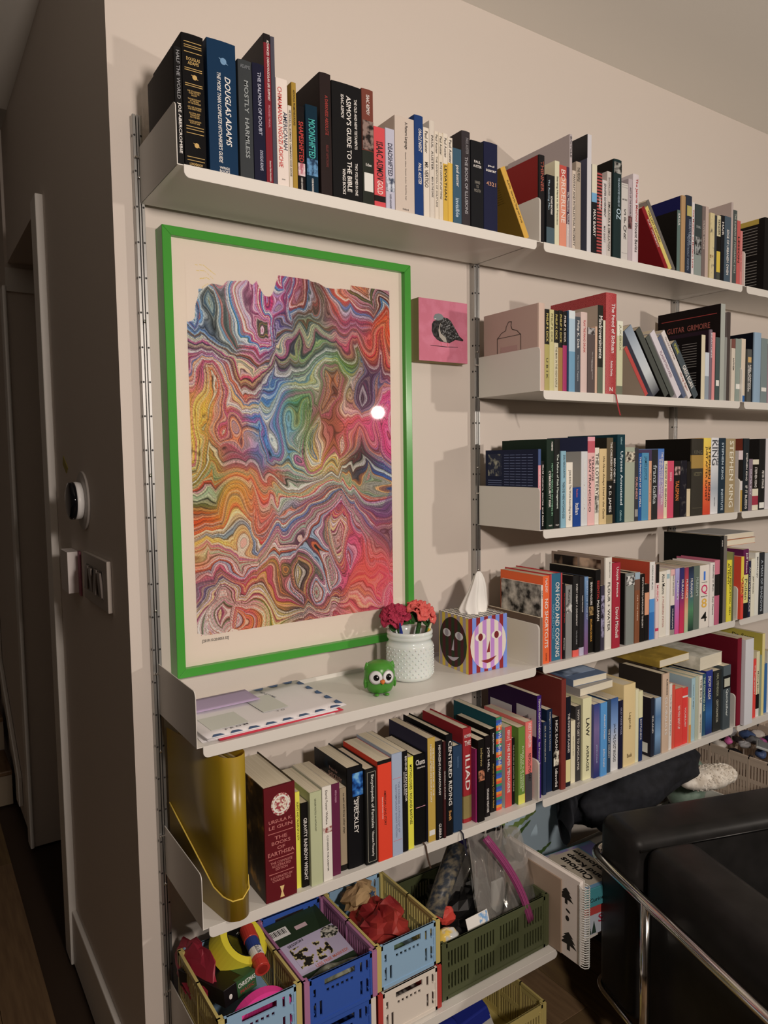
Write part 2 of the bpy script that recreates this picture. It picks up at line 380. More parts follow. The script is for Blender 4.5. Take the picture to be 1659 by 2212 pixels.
# ---------------------------------------------------------------- books
BOOKS = [
("C1",0.9135,0.0213,0.2173,-0.2490,0.000,0.2050,1,'pale pink hardcover with spray can drawing','#c9ab98',[],{'cov': '#b9998a', 'spray': 1}),
("C1",0.9355,0.0164,0.2044,-0.2490,0.000,0.1267,0,'black and khaki paperback','#b3a55c',[('PHILIP K DICK', '#c9b25a', 0.05, 0.4, 0.5, 0.45), ('U B I K', '#3a331c', 0.5, 0.95, 0.5, 0.4)],{'bands': [(0, '#a89a56'), (0.57, '#17140f')]}),
("C1",0.9526,0.0159,0.2049,-0.2490,0.000,0.1270,0,'shiny pale khaki paperback','#c2b780',[('PHILIP K DICK', '#5f5630', 0.05, 0.4, 0.5, 0.45)],{}),
("C1",0.9692,0.0154,0.2042,-0.2490,0.000,0.1266,0,'black and cream paperback','#cfc3a0',[('PHILIP K DICK', '#c9b25a', 0.05, 0.36, 0.5, 0.45), ('THE MAN IN THE HIGH CASTLE', '#4a4232', 0.45, 0.95, 0.5, 0.4)],{'bands': [(0, '#c8bc98'), (0.6, '#17140f')]}),
("C1",0.9853,0.0154,0.2058,-0.2490,0.000,0.1276,0,'black and gold paperback','#a5793a',[('PHILIP K DICK', '#c9b25a', 0.05, 0.4, 0.5, 0.45)],{'bands': [(0, '#9c7238'), (0.54, '#17140f')]}),
("C1",1.0012,0.0150,0.2038,-0.2490,0.000,0.1263,0,'black and magenta paperback','#a92f62',[('PHILIP K DICK', '#d8c8b8', 0.05, 0.38, 0.5, 0.45)],{'bands': [(0, '#a02c5c'), (0.58, '#17140f')]}),
("C1",1.0169,0.0066,0.2077,-0.2490,0.000,0.1288,0,'thin midnight blue paperback','#16324a',[],{}),
("C1",1.0240,0.0234,0.2097,-0.2490,0.000,0.1300,0,'light blue and white paperback','#a5bac4',[],{'bands': [(0, '#6a95ad'), (0.5, '#a5bac4'), (0.9, '#d8dcd8')]}),
("C1",1.0481,0.0194,0.1963,-0.2490,0.000,0.1217,0,'slim slate paperback with script name','#494d52',[('Philip K. Dick', '#e8ddd0', 0.05, 0.42, 0.5, 0.5), ('The Cosmic Puppets', '#a9aaaa', 0.5, 0.85, 0.5, 0.3)],{}),
("C1",1.0686,0.0252,0.2100,-0.2490,0.000,0.1386,1,'pale pink hardcover with red title','#ceb2a6',[('PLAY THE PIANO DRUNK', '#b32a28', 0.1, 0.5, 0.5, 0.3)],{}),
("C1",1.0953,0.0298,0.1723,-0.2490,0.000,0.1069,0,'short taupe paperback with white lettering','#5a4c47',[('The Continuous Katherine|Mortenhoe', '#c9bdb4', 0.3, 0.85, 0.6, 0.2)],{'pic': [(0.0, 0.1, '#a9a29c', '#3a302c')]}),
("C1",1.1259,0.0080,0.1775,-0.2490,0.000,0.1101,0,'thin peach paperback','#cfa98c',[],{}),
("C1",1.1362,0.0208,0.2351,-0.2490,0.000,0.1458,0,'olive black paperback with white script','#4d5140',[('Mindroversintente', '#e8ddd0', 0.12, 0.6, 0.5, 0.7)],{'cov': '#b09c88', 'bands': [(0, '#5d6350'), (0.3, '#23231c')]}),
("C1",1.1578,0.0089,0.1967,-0.2490,0.000,0.1219,0,'thin ivory booklet','#d6cdb2',[],{}),
("C1",1.1679,0.0434,0.2718,-0.2490,0.000,0.2000,1,'large patterned red cookbook with white title','#a3222b',[('The Food of Sichuan', '#f0e4dc', 0.1, 0.59, 0.66, 0.33), ('Fuchsia Dunlop', '#f0e4dc', 0.67, 0.82, 0.5, 0.4), ('N', '#e8ddd0', 0.93, 0.97, 0.5, 0.3, 'h')],{'scales': 1, 'ribbon': '#9c1f26'}),
("C1",1.2152,0.0242,0.2007,-0.2490,0.000,0.1244,0,'shiny pale yellow paperback','#cbc69e',[('JUKEBOX', '#7d7a58', 0.05, 0.4, 0.5, 0.4)],{'bands': [(0, '#6f705a'), (0.12, '#c5c098'), (0.8, '#dcd8c0')]}),
("C1",1.3414,0.0139,0.1592,-0.2490,0.644,0.0987,0,'leaning red paperback with dark strokes','#b54640',[],{'cov': '#b09a86'}),
("C1",1.3777,0.0342,0.2194,-0.2490,0.644,0.1360,0,'leaning sky blue paperback with mountains','#a5b4c2',[],{'cov': '#5f6270', 'grad': ['#3a3a40', '#c2c4c0', '#aeb4b8', '#7d8894']}),
("C1",1.4309,0.0211,0.2260,-0.2490,0.644,0.1401,0,'leaning dark olive paperback','#4c4d46',[],{'cov': '#161412'}),
("C1",1.4617,0.0191,0.2047,-0.2490,0.644,0.1269,0,'leaning charcoal paperback','#55574f',[],{'cov': '#1b1a18'}),
("C1",1.4911,0.0225,0.2217,-0.2490,0.644,0.1374,0,'leaning pale lilac paperback','#cfc4c4',[('FLASHFORWARD', '#8d6a74', 0.3, 0.7, 0.5, 0.45)],{}),
("C1",1.5210,0.0160,0.2107,-0.2490,0.644,0.1306,0,'leaning blue grey paperback','#5b6276',[],{}),
("C1",1.5466,0.0183,0.2289,-0.2490,0.644,0.1419,0,'leaning off white paperback with brown lettering','#d4c8c0',[('QUARANTINE', '#8d7468', 0.08, 0.42, 0.5, 0.4), ('Greg Egan', '#a86a58', 0.62, 0.9, 0.5, 0.5)],{}),
("C1",1.5754,0.0240,0.1935,-0.2490,0.644,0.1200,0,'leaning slate paperback with white author name','#4a5153',[('OCEANIC', '#c9c23a', 0.03, 0.2, 0.5, 0.55), ('GREG EGAN', '#e8ddd0', 0.42, 0.82, 0.5, 0.65)],{'cov': '#171514'}),
("C1",1.6086,0.0188,0.1951,-0.2490,0.000,0.1400,0,'black paperback with cream spine','#d3c4a4',[],{'cov': '#14100f', 'covtext': 2}),
("C1",1.6283,0.0210,0.1438,-0.2490,0.000,0.0892,0,'short pale grey paperback','#b7babd',[],{'bands': [(0, '#8d949a'), (0.5, '#c5c8ca')]}),
("C1",1.6503,0.0136,0.2143,-0.2490,0.000,0.1414,1,'slim plum grey hardcover','#77656c',[('BEACONS', '#d8c8c8', 0.05, 0.4, 0.5, 0.5)],{'cov': '#2a1a24'}),
("C1",1.6644,0.0152,0.2069,-0.2490,0.000,0.1283,0,'slim salmon paperback','#d68884',[],{}),
("C1",1.6837,0.0210,0.1940,-0.2490,0.000,0.1203,0,'dark teal paperback with white label','#47534f',[],{'lab': [(0.68, 0.77)]}),
("C1",1.7073,0.0234,0.2989,-0.2490,0.000,0.2250,0,'tall black music book with pale spine','#a5a599',[],{'cov': '#1a1211', 'grim': 1}),
("C1",1.7318,0.0118,0.1978,-0.2490,0.000,0.1227,0,'thin grey booklet','#8a8880',[],{}),
("C1",1.7441,0.0166,0.2765,-0.2490,0.000,0.2000,0,'tall black and beige book','#4a3f3a',[],{'cov': '#7f736c'}),
("C1",1.7703,0.0203,0.1956,-0.2490,0.000,0.1213,0,'slim cream paperback with brown top','#d2c2ae',[('ANTHEM', '#181412', 0.3, 0.5, 0.5, 0.35)],{'bands': [(0, '#cfbfaa'), (0.85, '#7a4a40')]}),
("C1",1.7927,0.0347,0.1983,-0.2490,0.000,0.1229,0,'grey green paperback with white label','#8a9286',[],{'lab': [(0.72, 0.8)]}),
("C2",1.8235,0.0250,0.2007,-0.2490,0.000,0.1244,0,'cream paperback with blue foot','#d6c3ab',[],{'bands': [(0, '#2f5f96'), (0.1, '#d2bfa6')]}),
("C2",1.8605,0.0257,0.1704,-0.2490,0.000,0.1056,0,'short dark grey paperback with white title','#55544f',[('NEIL GAIMAN', '#e8ddd0', 0.3, 0.75, 0.7, 0.35), ('AMERICAN GODS', '#e8ddd0', 0.3, 0.8, 0.3, 0.35)],{'lab': [(0.15, 0.25)], 'lc': '#c9a060'}),
("C2",1.8987,0.0411,0.2270,-0.2490,0.000,0.1600,1,'large black hardcover with pale blue spine','#9dafba',[],{'cov': '#12141c', 'bands': [(0, '#8aa0b0'), (1, '#c5ced2')]}),
("C2",1.9421,0.0384,0.2116,-0.2490,0.000,0.1312,0,'grey teal paperback with white label','#78837f',[],{'lab': [(0.76, 0.82)]}),
("C2",1.9829,0.0260,0.1962,-0.2490,0.000,0.1216,0,'mauve paperback cut by the frame','#9c8286',[],{}),
("O1",0.9135,0.0095,0.1262,-0.2559,0.000,0.2000,0,'thin brown cardboard folder','#6f5c4e',[],{'cov': '#5f4d40'}),
("O1",0.9236,0.0061,0.2094,-0.2499,0.000,0.1500,0,'slim white paperback with dark photo','#d9d0c4',[('RICHARD', '#181412', 0.44, 0.67, 0.5, 0.55), ('SIKEN', '#181412', 0.03, 0.2, 0.5, 0.5)],{'cov': '#cfc2b4', 'photo': 1}),
("O1",0.9324,0.0238,0.2318,-0.2479,0.000,0.1600,0,'bright orange paperback with white title','#e2602d',[('McALEVEY', '#e8ddd0', 0.03, 0.19, 0.5, 0.34), ('NO SHORTCUTS', '#e8ddd0', 0.26, 0.82, 0.5, 0.5), ('OXFORD', '#181412', 0.88, 0.97, 0.5, 0.2)],{}),
("O1",0.9648,0.0447,0.2330,-0.2407,0.000,0.1700,1,'thick teal hardcover with red edges','#2b5d73',[('ON FOOD AND COOKING', '#e8ddd0', 0.1, 0.96, 0.6, 0.33), ('HAROLD McGEE', '#5f8fa0', 0.35, 0.75, 0.25, 0.2)],{'cov': '#b43a3c', 'redge': 1}),
("O1",1.0101,0.0078,0.2042,-0.2458,0.000,0.1266,0,'thin black paperback with pinkish title','#1b1718',[('No Country for Old Men', '#b32a28', 0.05, 0.6, 0.5, 0.5), ('Cormac', '#e8ddd0', 0.72, 0.88, 0.5, 0.5)],{}),
("O1",1.0185,0.0237,0.1981,-0.2480,0.000,0.1228,0,'grey paperback with small portrait','#7d7a75',[('McLaren', '#181412', 0.06, 0.25, 0.5, 0.3)],{'pic': [(0.25, 0.38, '#5a5652', '#b9b4ac')]}),
("O1",1.0464,0.0233,0.2207,-0.2473,0.000,0.1457,1,'black hardcover with red foot label','#1c1a19',[('EVERY HEART A DOORWAY', '#e8ddd0', 0.1, 0.62, 0.55, 0.24), ('McGUIRE', '#8d8a88', 0.68, 0.85, 0.55, 0.2)],{'bands': [(0, '#d3564a'), (0.08, '#1c1a19')]}),
("O1",1.0705,0.0180,0.2167,-0.2486,0.000,0.1430,1,'black hardcover with lilac foot label','#211e1f',[('DOWN AMONG THE|STICKS AND BONES', '#e8ddd0', 0.17, 0.52, 0.55, 0.24)],{'bands': [(0, '#a9a0b0'), (0.1, '#211e1f')]}),
("O1",1.0890,0.0149,0.2142,-0.2504,0.000,0.1414,1,'slim dusky blue hardcover','#45546b',[('BENEATH THE SUGAR SKY', '#b9cadf', 0.05, 0.55, 0.5, 0.35)],{'grad': ['#7a4a6a', '#6a5a80', '#45607f', '#6a8aac']}),
("O1",1.1117,0.0191,0.2076,-0.2453,0.000,0.1287,0,'black paperback with orange foot lettering','#1a1712',[('SEANAN McGUIRE', '#e8ddd0', 0.05, 0.36, 0.5, 0.42), ('ESCAPING EXODUS', '#d89a3a', 0.55, 0.85, 0.5, 0.35)],{'pic': [(0.38, 0.5, '#9a7a4a', '#23201a')]}),
("O1",1.1314,0.0201,0.2290,-0.2521,0.000,0.1700,0,'tall black paperback with red-white title','#181614',[('ESSENTIAL', '#b32a28', 0.13, 0.36, 0.5, 0.45), ('McLUHAN', '#e8ddd0', 0.37, 0.62, 0.5, 0.45)],{}),
("O1",1.1564,0.0150,0.1824,-0.2496,0.000,0.1131,0,'slim dusky purple paperback','#3a3440',[],{'pic': [(0.15, 0.8, '#8a8298', '#2c2632')]}),
("O1",1.1731,0.0275,0.2593,-0.2503,0.000,0.2000,1,'tall cream cookbook with dark title','#cec4b4',[('FLOUR + WATER', '#181412', 0.27, 0.8, 0.5, 0.36), ('McNAUGHTON', '#181412', 0.05, 0.22, 0.6, 0.14)],{'cov': '#8d7868', 'photo': 2}),
("O1",1.2012,0.0326,0.2421,-0.2532,0.000,0.1550,1,'crimson hardcover with white gothic title','#9a2232',[('Utopia Avenue', '#e8ddd0', 0.05, 0.4, 0.52, 0.4), ('David Mitchell', '#e8ddd0', 0.52, 0.88, 0.52, 0.4)],{}),
("O1",1.2600,0.0370,0.2069,-0.2523,0.000,0.1366,1,'grey green hardcover with portrait','#787a72',[],{'pic': [(0.04, 0.17, '#2a2826', '#d6d2c8')], 'cov': '#1b1a17'}),
("O1",1.2976,0.0222,0.2056,-0.2543,0.000,0.1275,0,'brown paperback','#7a482d',[('ON THE PRESS', '#d8b89a', 0.3, 0.7, 0.5, 0.2)],{'bands': [(0, '#7a482d'), (0.75, '#6a4a3a'), (0.9, '#8fa0a8')]}),
("O1",1.3217,0.0205,0.1984,-0.2542,0.000,0.1230,0,'black paperback with pale lettering','#1c1815',[('KEYWORDS LANGUAGE THEORY', '#e8ddd0', 0.05, 0.8, 0.5, 0.3)],{}),
("O1",1.3455,0.0190,0.1664,-0.2526,0.000,0.1032,0,'short black and peach paperback','#1a1614',[],{'bands': [(0, '#1a1614'), (0.45, '#c98d6a'), (0.85, '#1a1614')]}),
("O1",1.3651,0.0236,0.2302,-0.2538,0.000,0.1428,0,'white and blue paperback with orange cover','#c9c3ba',[('WORDS AND MUSIC', '#5a5a58', 0.04, 0.36, 0.5, 0.3)],{'cov': '#b5452c', 'bands': [(0, '#2c6aa8'), (0.35, '#4a86bc'), (0.52, '#cfc8be')]}),
("O1",1.3892,0.0154,0.2212,-0.2574,0.000,0.1372,0,'pale pink paperback with black top','#d8bfb6',[('MUSICA', '#c04a54', 0.28, 0.5, 0.5, 0.5)],{'bands': [(0, '#d8bfb6'), (0.1, '#c03a5a'), (0.14, '#d8bfb6'), (0.75, '#1a1614')]}),
("O1",1.4097,0.0336,0.1975,-0.2544,0.000,0.1224,0,'cream paperback with dark author name','#d6cbb8',[('Alice Munro', '#181412', 0.04, 0.35, 0.55, 0.4), ('A WILDERNESS STATION', '#9a5a52', 0.38, 0.85, 0.55, 0.25)],{}),
("O1",1.4448,0.0164,0.1987,-0.2536,0.000,0.1232,0,'white paperback with grey square','#d6cec2',[],{'lab': [(0.06, 0.13)], 'lc': '#8fa6a8'}),
("O1",1.4618,0.0185,0.1992,-0.2574,0.000,0.1235,0,'cream and navy paperback','#d6c9b6',[('DANCE DANCE DANCE', '#181412', 0.08, 0.4, 0.6, 0.35), ('MURAKAMI', '#e8ddd0', 0.6, 0.9, 0.5, 0.3)],{'bands': [(0, '#8d8478'), (0.08, '#22283c'), (0.45, '#d6c9b6'), (0.9, '#dca8a0')]}),
("O1",1.4809,0.0201,0.2001,-0.2592,0.000,0.1240,0,'lilac to pink fading paperback','#9d7aa0',[('MURAKAMI', '#e8ddd0', 0.18, 0.47, 0.55, 0.42)],{'grad': ['#c9487a', '#b8609a', '#8d7aae', '#9d9ac0']}),
("O1",1.5016,0.0214,0.2001,-0.2608,0.000,0.1241,0,'navy to crimson fading paperback','#7a2a50',[('MURAKAMI', '#e8ddd0', 0.18, 0.47, 0.55, 0.42)],{'grad': ['#c22c48', '#b02a50', '#3a2c64', '#2a2c5c']}),
("O1",1.5236,0.0176,0.1991,-0.2629,0.000,0.1235,0,'red to pale green fading paperback','#b05a50',[('MURAKAMI', '#e8ddd0', 0.18, 0.47, 0.55, 0.42)],{'grad': ['#9ab48a', '#c9a078', '#c9483c', '#8a2c4a']}),
("O1",1.5467,0.0258,0.1984,-0.2599,0.000,0.1230,0,'navy to green fading paperback','#243a3a',[('MURAKAMI', '#e8ddd0', 0.18, 0.47, 0.55, 0.42)],{'grad': ['#20302a', '#4a7a54', '#3a4a6a', '#1c2430']}),
("O1",1.5746,0.0297,0.1984,-0.2591,0.000,0.1230,0,'grey green paperback','#5a6558',[('MURAKAMI', '#9aa598', 0.18, 0.47, 0.55, 0.42)],{}),
("O1",1.6048,0.0473,0.1978,-0.2596,0.000,0.1400,0,'thick cream paperback with coloured numerals','#dfd2c2',[('1', '#2f6ac0', 0.1, 0.24, 0.5, 0.45, 'h'), ('Q', '#c2285a', 0.31, 0.47, 0.5, 0.7, 'h'), ('8', '#dba83a', 0.53, 0.68, 0.5, 0.6, 'h'), ('4', '#141210', 0.75, 0.9, 0.5, 0.65, 'h'), ('HARUKI', '#181412', 0.265, 0.28, 0.5, 0.6, 'h'), ('MURAKAMI', '#181412', 0.49, 0.505, 0.5, 0.7, 'h')],{}),
("O1",1.6527,0.0246,0.2025,-0.2636,0.000,0.1336,1,'slim off white hardcover with grey title','#cec3b8',[('Absolutely on Music', '#4a4a4a', 0.03, 0.45, 0.55, 0.4), ('Seiji Ozawa', '#4a4a4a', 0.53, 0.82, 0.55, 0.4)],{}),
("O1",1.6849,0.0266,0.2073,-0.2595,0.000,0.1368,1,'dusty pink hardcover with black band','#ae566c',[],{'bands': [(0, '#ae566c'), (0.45, '#1a1614'), (0.78, '#bc6a78')]}),
("O1",1.7145,0.0184,0.2816,-0.2585,0.000,0.2050,0,'tall black art book','#151413',[('POEMS', '#e8ddd0', 0.05, 0.12, 0.5, 0.3)],{'cov': '#121311'}),
("O1",1.7383,0.0175,0.2797,-0.2559,0.000,0.2050,0,'tall grey brown book','#6c645a',[],{}),
("O1",1.7564,0.0260,0.2007,-0.2575,0.000,0.1245,0,'bright yellow paperback with black lettering','#e2d02c',[('AI TENNY', '#181412', 0.05, 0.4, 0.3, 0.35), ('DON PENDLETON  GEN', '#181412', 0.1, 0.9, 0.7, 0.3)],{}),
("O1",1.7830,0.0069,0.2249,-0.2606,0.000,0.1394,0,'thin olive hardcover','#5a5a3e',[],{'cov': '#9a9a5a'}),
("O2",1.8235,0.0158,0.2072,-0.2659,0.000,0.1285,0,'yellow and red paperback','#d84a34',[('VURT', '#8a2a20', 0.3, 0.7, 0.5, 0.7)],{'bands': [(0, '#d24032'), (0.4, '#e08a3a'), (0.6, '#e2c43a')]}),
("O2",1.8399,0.0311,0.2292,-0.2627,0.000,0.1421,0,'purple, cream and black paperback','#5a1c44',[('Jeff Noon', '#e8ddd0', 0.05, 0.34, 0.6, 0.4), ('Pollen', '#5a5a4a', 0.43, 0.73, 0.55, 0.5)],{'bands': [(0, '#16161a'), (0.22, '#e0d27a'), (0.63, '#5e1c46')]}),
("O2",1.8716,0.0144,0.1879,-0.2631,0.000,0.1165,0,'slim dark navy paperback','#22243a',[('AUTOMATED ALICE', '#e8ddd0', 0.1, 0.9, 0.5, 0.5)],{}),
("O2",1.8912,0.0227,0.1934,-0.2610,0.000,0.1199,0,'slim cream paperback','#d6cdb4',[('JEFF NOON', '#181412', 0.3, 0.6, 0.5, 0.4)],{}),
("O2",1.9144,0.0233,0.2123,-0.2614,0.000,0.1316,0,'slim ivory paperback','#d2ccbc',[('MAPPALUJO', '#181412', 0.07, 0.4, 0.5, 0.45)],{}),
("O2",1.9382,0.0314,0.2104,-0.2619,0.000,0.1304,0,'charcoal paperback with pale title','#2a2c2e',[('A MAN OF SHADOWS', '#9aa0a4', 0.12, 0.95, 0.5, 0.4)],{}),
("O2",1.9719,0.0321,0.2059,-0.2613,0.000,0.1277,0,'pale grey paperback','#a6a6a2',[],{}),
("S0",0.1352,0.0699,0.2407,-0.2537,0.000,0.1850,1,'very thick maroon illustrated hardcover','#551318',[('URSULA K.', '#a8625a', 0.285, 0.315, 0.5, 0.75, 'h'), ('LE GUIN', '#a8625a', 0.335, 0.365, 0.5, 0.75, 'h'), ('THE', '#a8625a', 0.43, 0.46, 0.5, 0.4, 'h'), ('BOOKS', '#a8625a', 0.475, 0.505, 0.5, 0.6, 'h'), ('OF', '#a8625a', 0.52, 0.55, 0.5, 0.25, 'h'), ('EARTHSEA', '#a8625a', 0.565, 0.6, 0.5, 0.85, 'h'), ('THE COMPLETE|ILLUSTRATED|EDITION', '#a8625a', 0.65, 0.73, 0.5, 0.7, 'h'), ('ILLUSTRATED BY|CHARLES VESS', '#a8625a', 0.78, 0.83, 0.5, 0.7, 'h')],{'cov': '#4a3a1c', 'seal': 1, 'autumn': 1, 'rules': [0.4, 0.625, 0.755], 'rc': '#a8625a'}),
("S0",0.2109,0.0108,0.2087,-0.2412,0.000,0.1294,0,'thin yellow paperback','#cbc23c',[('SILENTS AND TALKIES OF A CITY', '#181412', 0.1, 0.5, 0.5, 0.4)],{}),
("S0",0.2223,0.0165,0.1830,-0.2451,0.000,0.1135,0,'short black paperback with rounded corners','#14110f',[('GRAVITY RAINBOW WRIGHT', '#e8ddd0', 0.18, 0.92, 0.55, 0.5)],{}),
("S0",0.2395,0.0278,0.2039,-0.2528,0.000,0.1400,0,'sage green paperback with small print','#a0a17b',[('GENDER POLITICS: AN ANTHOLOGY', '#3f4030', 0.07, 0.42, 0.45, 0.14)],{}),
("S0",0.2691,0.0225,0.2085,-0.2524,0.000,0.1400,0,'ivory paperback with red lobster','#dfd4c3',[('David Foster Wallace', '#4a4038', 0.04, 0.4, 0.45, 0.22), ('CONSIDER THE LOBSTER', '#181412', 0.52, 0.9, 0.5, 0.16)],{'pic': [(0.43, 0.49, '#7a2c24', '#dfd4c3')]}),
("S0",0.2959,0.0199,0.2042,-0.2453,0.000,0.1400,0,'maroon paperback','#551e36',[('MITCH CULLIN', '#b98a98', 0.07, 0.2, 0.5, 0.2)],{}),
("S0",0.3199,0.0164,0.1867,-0.2392,0.000,0.1158,0,'short taupe paperback with black foot','#8a785f',[('no exit and three other plays', '#181412', 0.06, 0.55, 0.55, 0.35)],{'bands': [(0, '#16120f'), (0.07, '#8a785f')]}),
("S0",0.3369,0.0400,0.2281,-0.2426,0.000,0.1500,1,'thick black hardcover with blue whirl','#111011',[('Dimensions of', '#e8ddd0', 0.3, 0.46, 0.66, 0.14), ('SHECKLEY', '#e8ddd0', 0.32, 0.66, 0.52, 0.28)],{'swirl': 1, 'cov': '#0f1013', 'covs': 1}),
("S0",0.3775,0.0297,0.2181,-0.2526,0.000,0.1500,1,'thick black hardcover with thin border','#1a1917',[('Encyclopedia of Fantasies', '#bdb8ac', 0.06, 0.62, 0.55, 0.32), ('Vincent Finsterly', '#e8ddd0', 0.65, 0.92, 0.55, 0.25)],{'border': 1}),
("S0",0.4077,0.0372,0.2305,-0.2564,0.000,0.1500,0,'orange red paperback with black top','#de3d22',[('AMERICAN LONG STORY', '#181412', 0.3, 0.65, 0.5, 0.15), ('Edited by RICHARD FORD', '#e8ddd0', 0.36, 0.58, 0.3, 0.1)],{'bands': [(0, '#de3d22'), (0.965, '#161412')]}),
("S0",0.4458,0.0282,0.2383,-0.2561,0.000,0.1500,0,'grey blue paperback with faint title','#8c95a4',[('THE SCRIBNER ANTHOLOGY OF', '#636b7c', 0.28, 0.78, 0.65, 0.15), ('CONTEMPORARY SHORT FICTION', '#636b7c', 0.3, 0.82, 0.38, 0.15)],{'rules': [0.24, 0.85], 'rc': '#a86a70'}),
("S0",0.4756,0.0151,0.2364,-0.2543,0.000,0.1500,0,'black paperback with small white title','#151313',[('BEHIND HUMAN ERROR', '#e8ddd0', 0.05, 0.5, 0.65, 0.34), ('SECOND EDITION', '#e8ddd0', 0.2, 0.43, 0.3, 0.18)],{}),
("S0",0.4925,0.0159,0.2180,-0.2522,0.000,0.1351,0,'lemon yellow paperback','#e0d63a',[('MYTHOLOGIES / ROLAND BARTHES', '#181412', 0.08, 0.73, 0.5, 0.42)],{}),
("S0",0.5148,0.0330,0.2150,-0.2466,0.000,0.1419,1,'thick black hardcover with white script','#0e0d0d',[('Chants', '#e8ddd0', 0.05, 0.11, 0.5, 0.8, 'h'), ('Collected Stories', '#e8ddd0', 0.13, 0.15, 0.55, 0.7, 'h')],{'rules': [0.58], 'rc': '#c98a94', 'ribbon': '#3a2a20'}),
("S0",0.5484,0.0219,0.2505,-0.2543,0.000,0.1600,0,'gold spined navy paperback','#a68738',[('THE PENGUIN BOOK OF THE', '#e8ddd0', 0.1, 0.56, 0.72, 0.18), ('MODERN AMERICAN SHORT STORY', '#e8ddd0', 0.06, 0.62, 0.4, 0.18)],{'cov': '#2c2a3c', 'lab': [(0.89, 0.94)]}),
("S0",0.5709,0.0188,0.2388,-0.2575,0.000,0.1600,0,'black paperback with bold white title','#171414',[('MEMORIZING PHARMACOLOGY', '#e8ddd0', 0.04, 0.55, 0.5, 0.32), ('GUERRA', '#e8ddd0', 0.84, 0.99, 0.5, 0.4)],{}),
("S0",0.5903,0.0071,0.2351,-0.2600,0.000,0.1600,0,'thin dark maroon paperback','#3a1a1a',[('GURRELLA BURGERS', '#e8ddd0', 0.2, 0.7, 0.5, 0.4)],{}),
("S0",0.6013,0.0199,0.2467,-0.2560,0.000,0.1750,1,'tall black hardcover with white title','#121112',[('CENTERED RIDING', '#e8ddd0', 0.06, 0.7, 0.55, 0.5), ('Swift', '#c98d4a', 0.75, 0.85, 0.5, 0.4)],{}),
("S0",0.6246,0.0279,0.2124,-0.2535,0.000,0.1402,1,'dark blue hardcover with faded title','#22354b',[('Collected Short Stories', '#56708c', 0.12, 0.25, 0.5, 0.2)],{'ribbon': '#1c1c24'}),
("S0",0.6733,0.0265,0.2388,-0.2323,0.000,0.1650,1,'red hardcover with large title and painting','#8a2024',[('HOMER', '#e8ddd0', 0.06, 0.1, 0.5, 0.8, 'h'), ('THE', '#e8ddd0', 0.13, 0.18, 0.5, 0.75, 'h'), ('ILIAD', '#e8ddd0', 0.22, 0.72, 0.5, 0.55)],{'bands': [(0, '#8a2024'), (0.04, '#7a6a3c'), (0.28, '#5c5024'), (0.285, '#8a2024')]}),
("S0",0.7004,0.0046,0.1864,-0.2470,0.000,0.1156,0,'thin magenta paperback','#781f4c',[],{}),
("S0",0.7056,0.0212,0.2082,-0.2510,0.000,0.1291,0,'black paperback with orange figure','#14110f',[('inferno', '#8d7a4a', 0.1, 0.32, 0.5, 0.35)],{'pic': [(0.37, 0.5, '#a86a4a', '#1a1210')]}),
("S0",0.7377,0.0161,0.2081,-0.2409,0.000,0.1290,0,'black paperback with white author name','#171212',[('JOE HILL', '#e8ddd0', 0.13, 0.45, 0.6, 0.5), ('STRANGE WEATHER', '#e8ddd0', 0.65, 0.95, 0.5, 0.4)],{}),
("S0",0.7639,0.0181,0.2170,-0.2309,0.000,0.1346,0,'black paperback with gold foot title','#191512',[('Rapid Eye Movement', '#e8ddd0', 0.05, 0.3, 0.5, 0.3), ('Horrid Cunning Cures in Rides', '#a8843a', 0.42, 0.95, 0.5, 0.35)],{}),
("S0",0.7833,0.0187,0.2435,-0.2317,0.000,0.1700,0,'rainbow striped paperback with white title','#3a6aa0',[('The Whole-Brain Child', '#e8ddd0', 0.06, 0.52, 0.6, 0.5)],{'cov': '#12444a', 'rainbow': 1}),
("S0",0.8120,0.0229,0.2116,-0.2337,0.000,0.1312,0,'red paperback with pale side','#b13e3b',[('KEN LIU', '#e8ddd0', 0.04, 0.15, 0.5, 0.4), ('THE PAPER MENAGERIE', '#e8ddd0', 0.2, 0.82, 0.5, 0.4)],{'cov': '#b9b2a4', 'rules': [0.16], 'rc': '#e0c8c0'}),
("S0",0.8382,0.0096,0.1765,-0.2310,0.000,0.1094,0,'thin black paperback','#191514',[('THE FUTURE OF ANOTHER TIMELINE', '#8d8a70', 0.1, 0.8, 0.5, 0.4)],{}),
("S0",0.8514,0.0234,0.2051,-0.2410,0.000,0.1272,0,'leafy green paperback','#5a762c',[('FLYING OF THE MONSTER', '#d8dcb0', 0.25, 0.85, 0.65, 0.24), ('PARSON WARRIOR', '#d8dcb0', 0.35, 0.8, 0.35, 0.2)],{'leafy': 1, 'bands': [(0, '#bcb84a'), (0.12, '#5a762c')]}),
("S0",0.8755,0.0249,0.2142,-0.2418,0.000,0.1600,0,'salmon paperback with black and white foot','#c8625a',[('HUEY P. NEWTON', '#e8ddd0', 0.02, 0.32, 0.6, 0.42), ('REVOLUTIONARY', '#181412', 0.4, 0.75, 0.6, 0.36)],{'bands': [(0, '#3a3638'), (0.35, '#c8625a')]}),
("S1",0.9135,0.0153,0.2776,-0.2462,0.000,0.1900,0,'tall purple paperback with white title','#341a5c',[('TENANTS RIGHTS HANDBOOK', '#e8ddd0', 0.03, 0.42, 0.5, 0.42), ('San Francisco Tenants Union', '#e8ddd0', 0.45, 0.85, 0.5, 0.35)],{'cov': '#27122f', 'leaf': 1}),
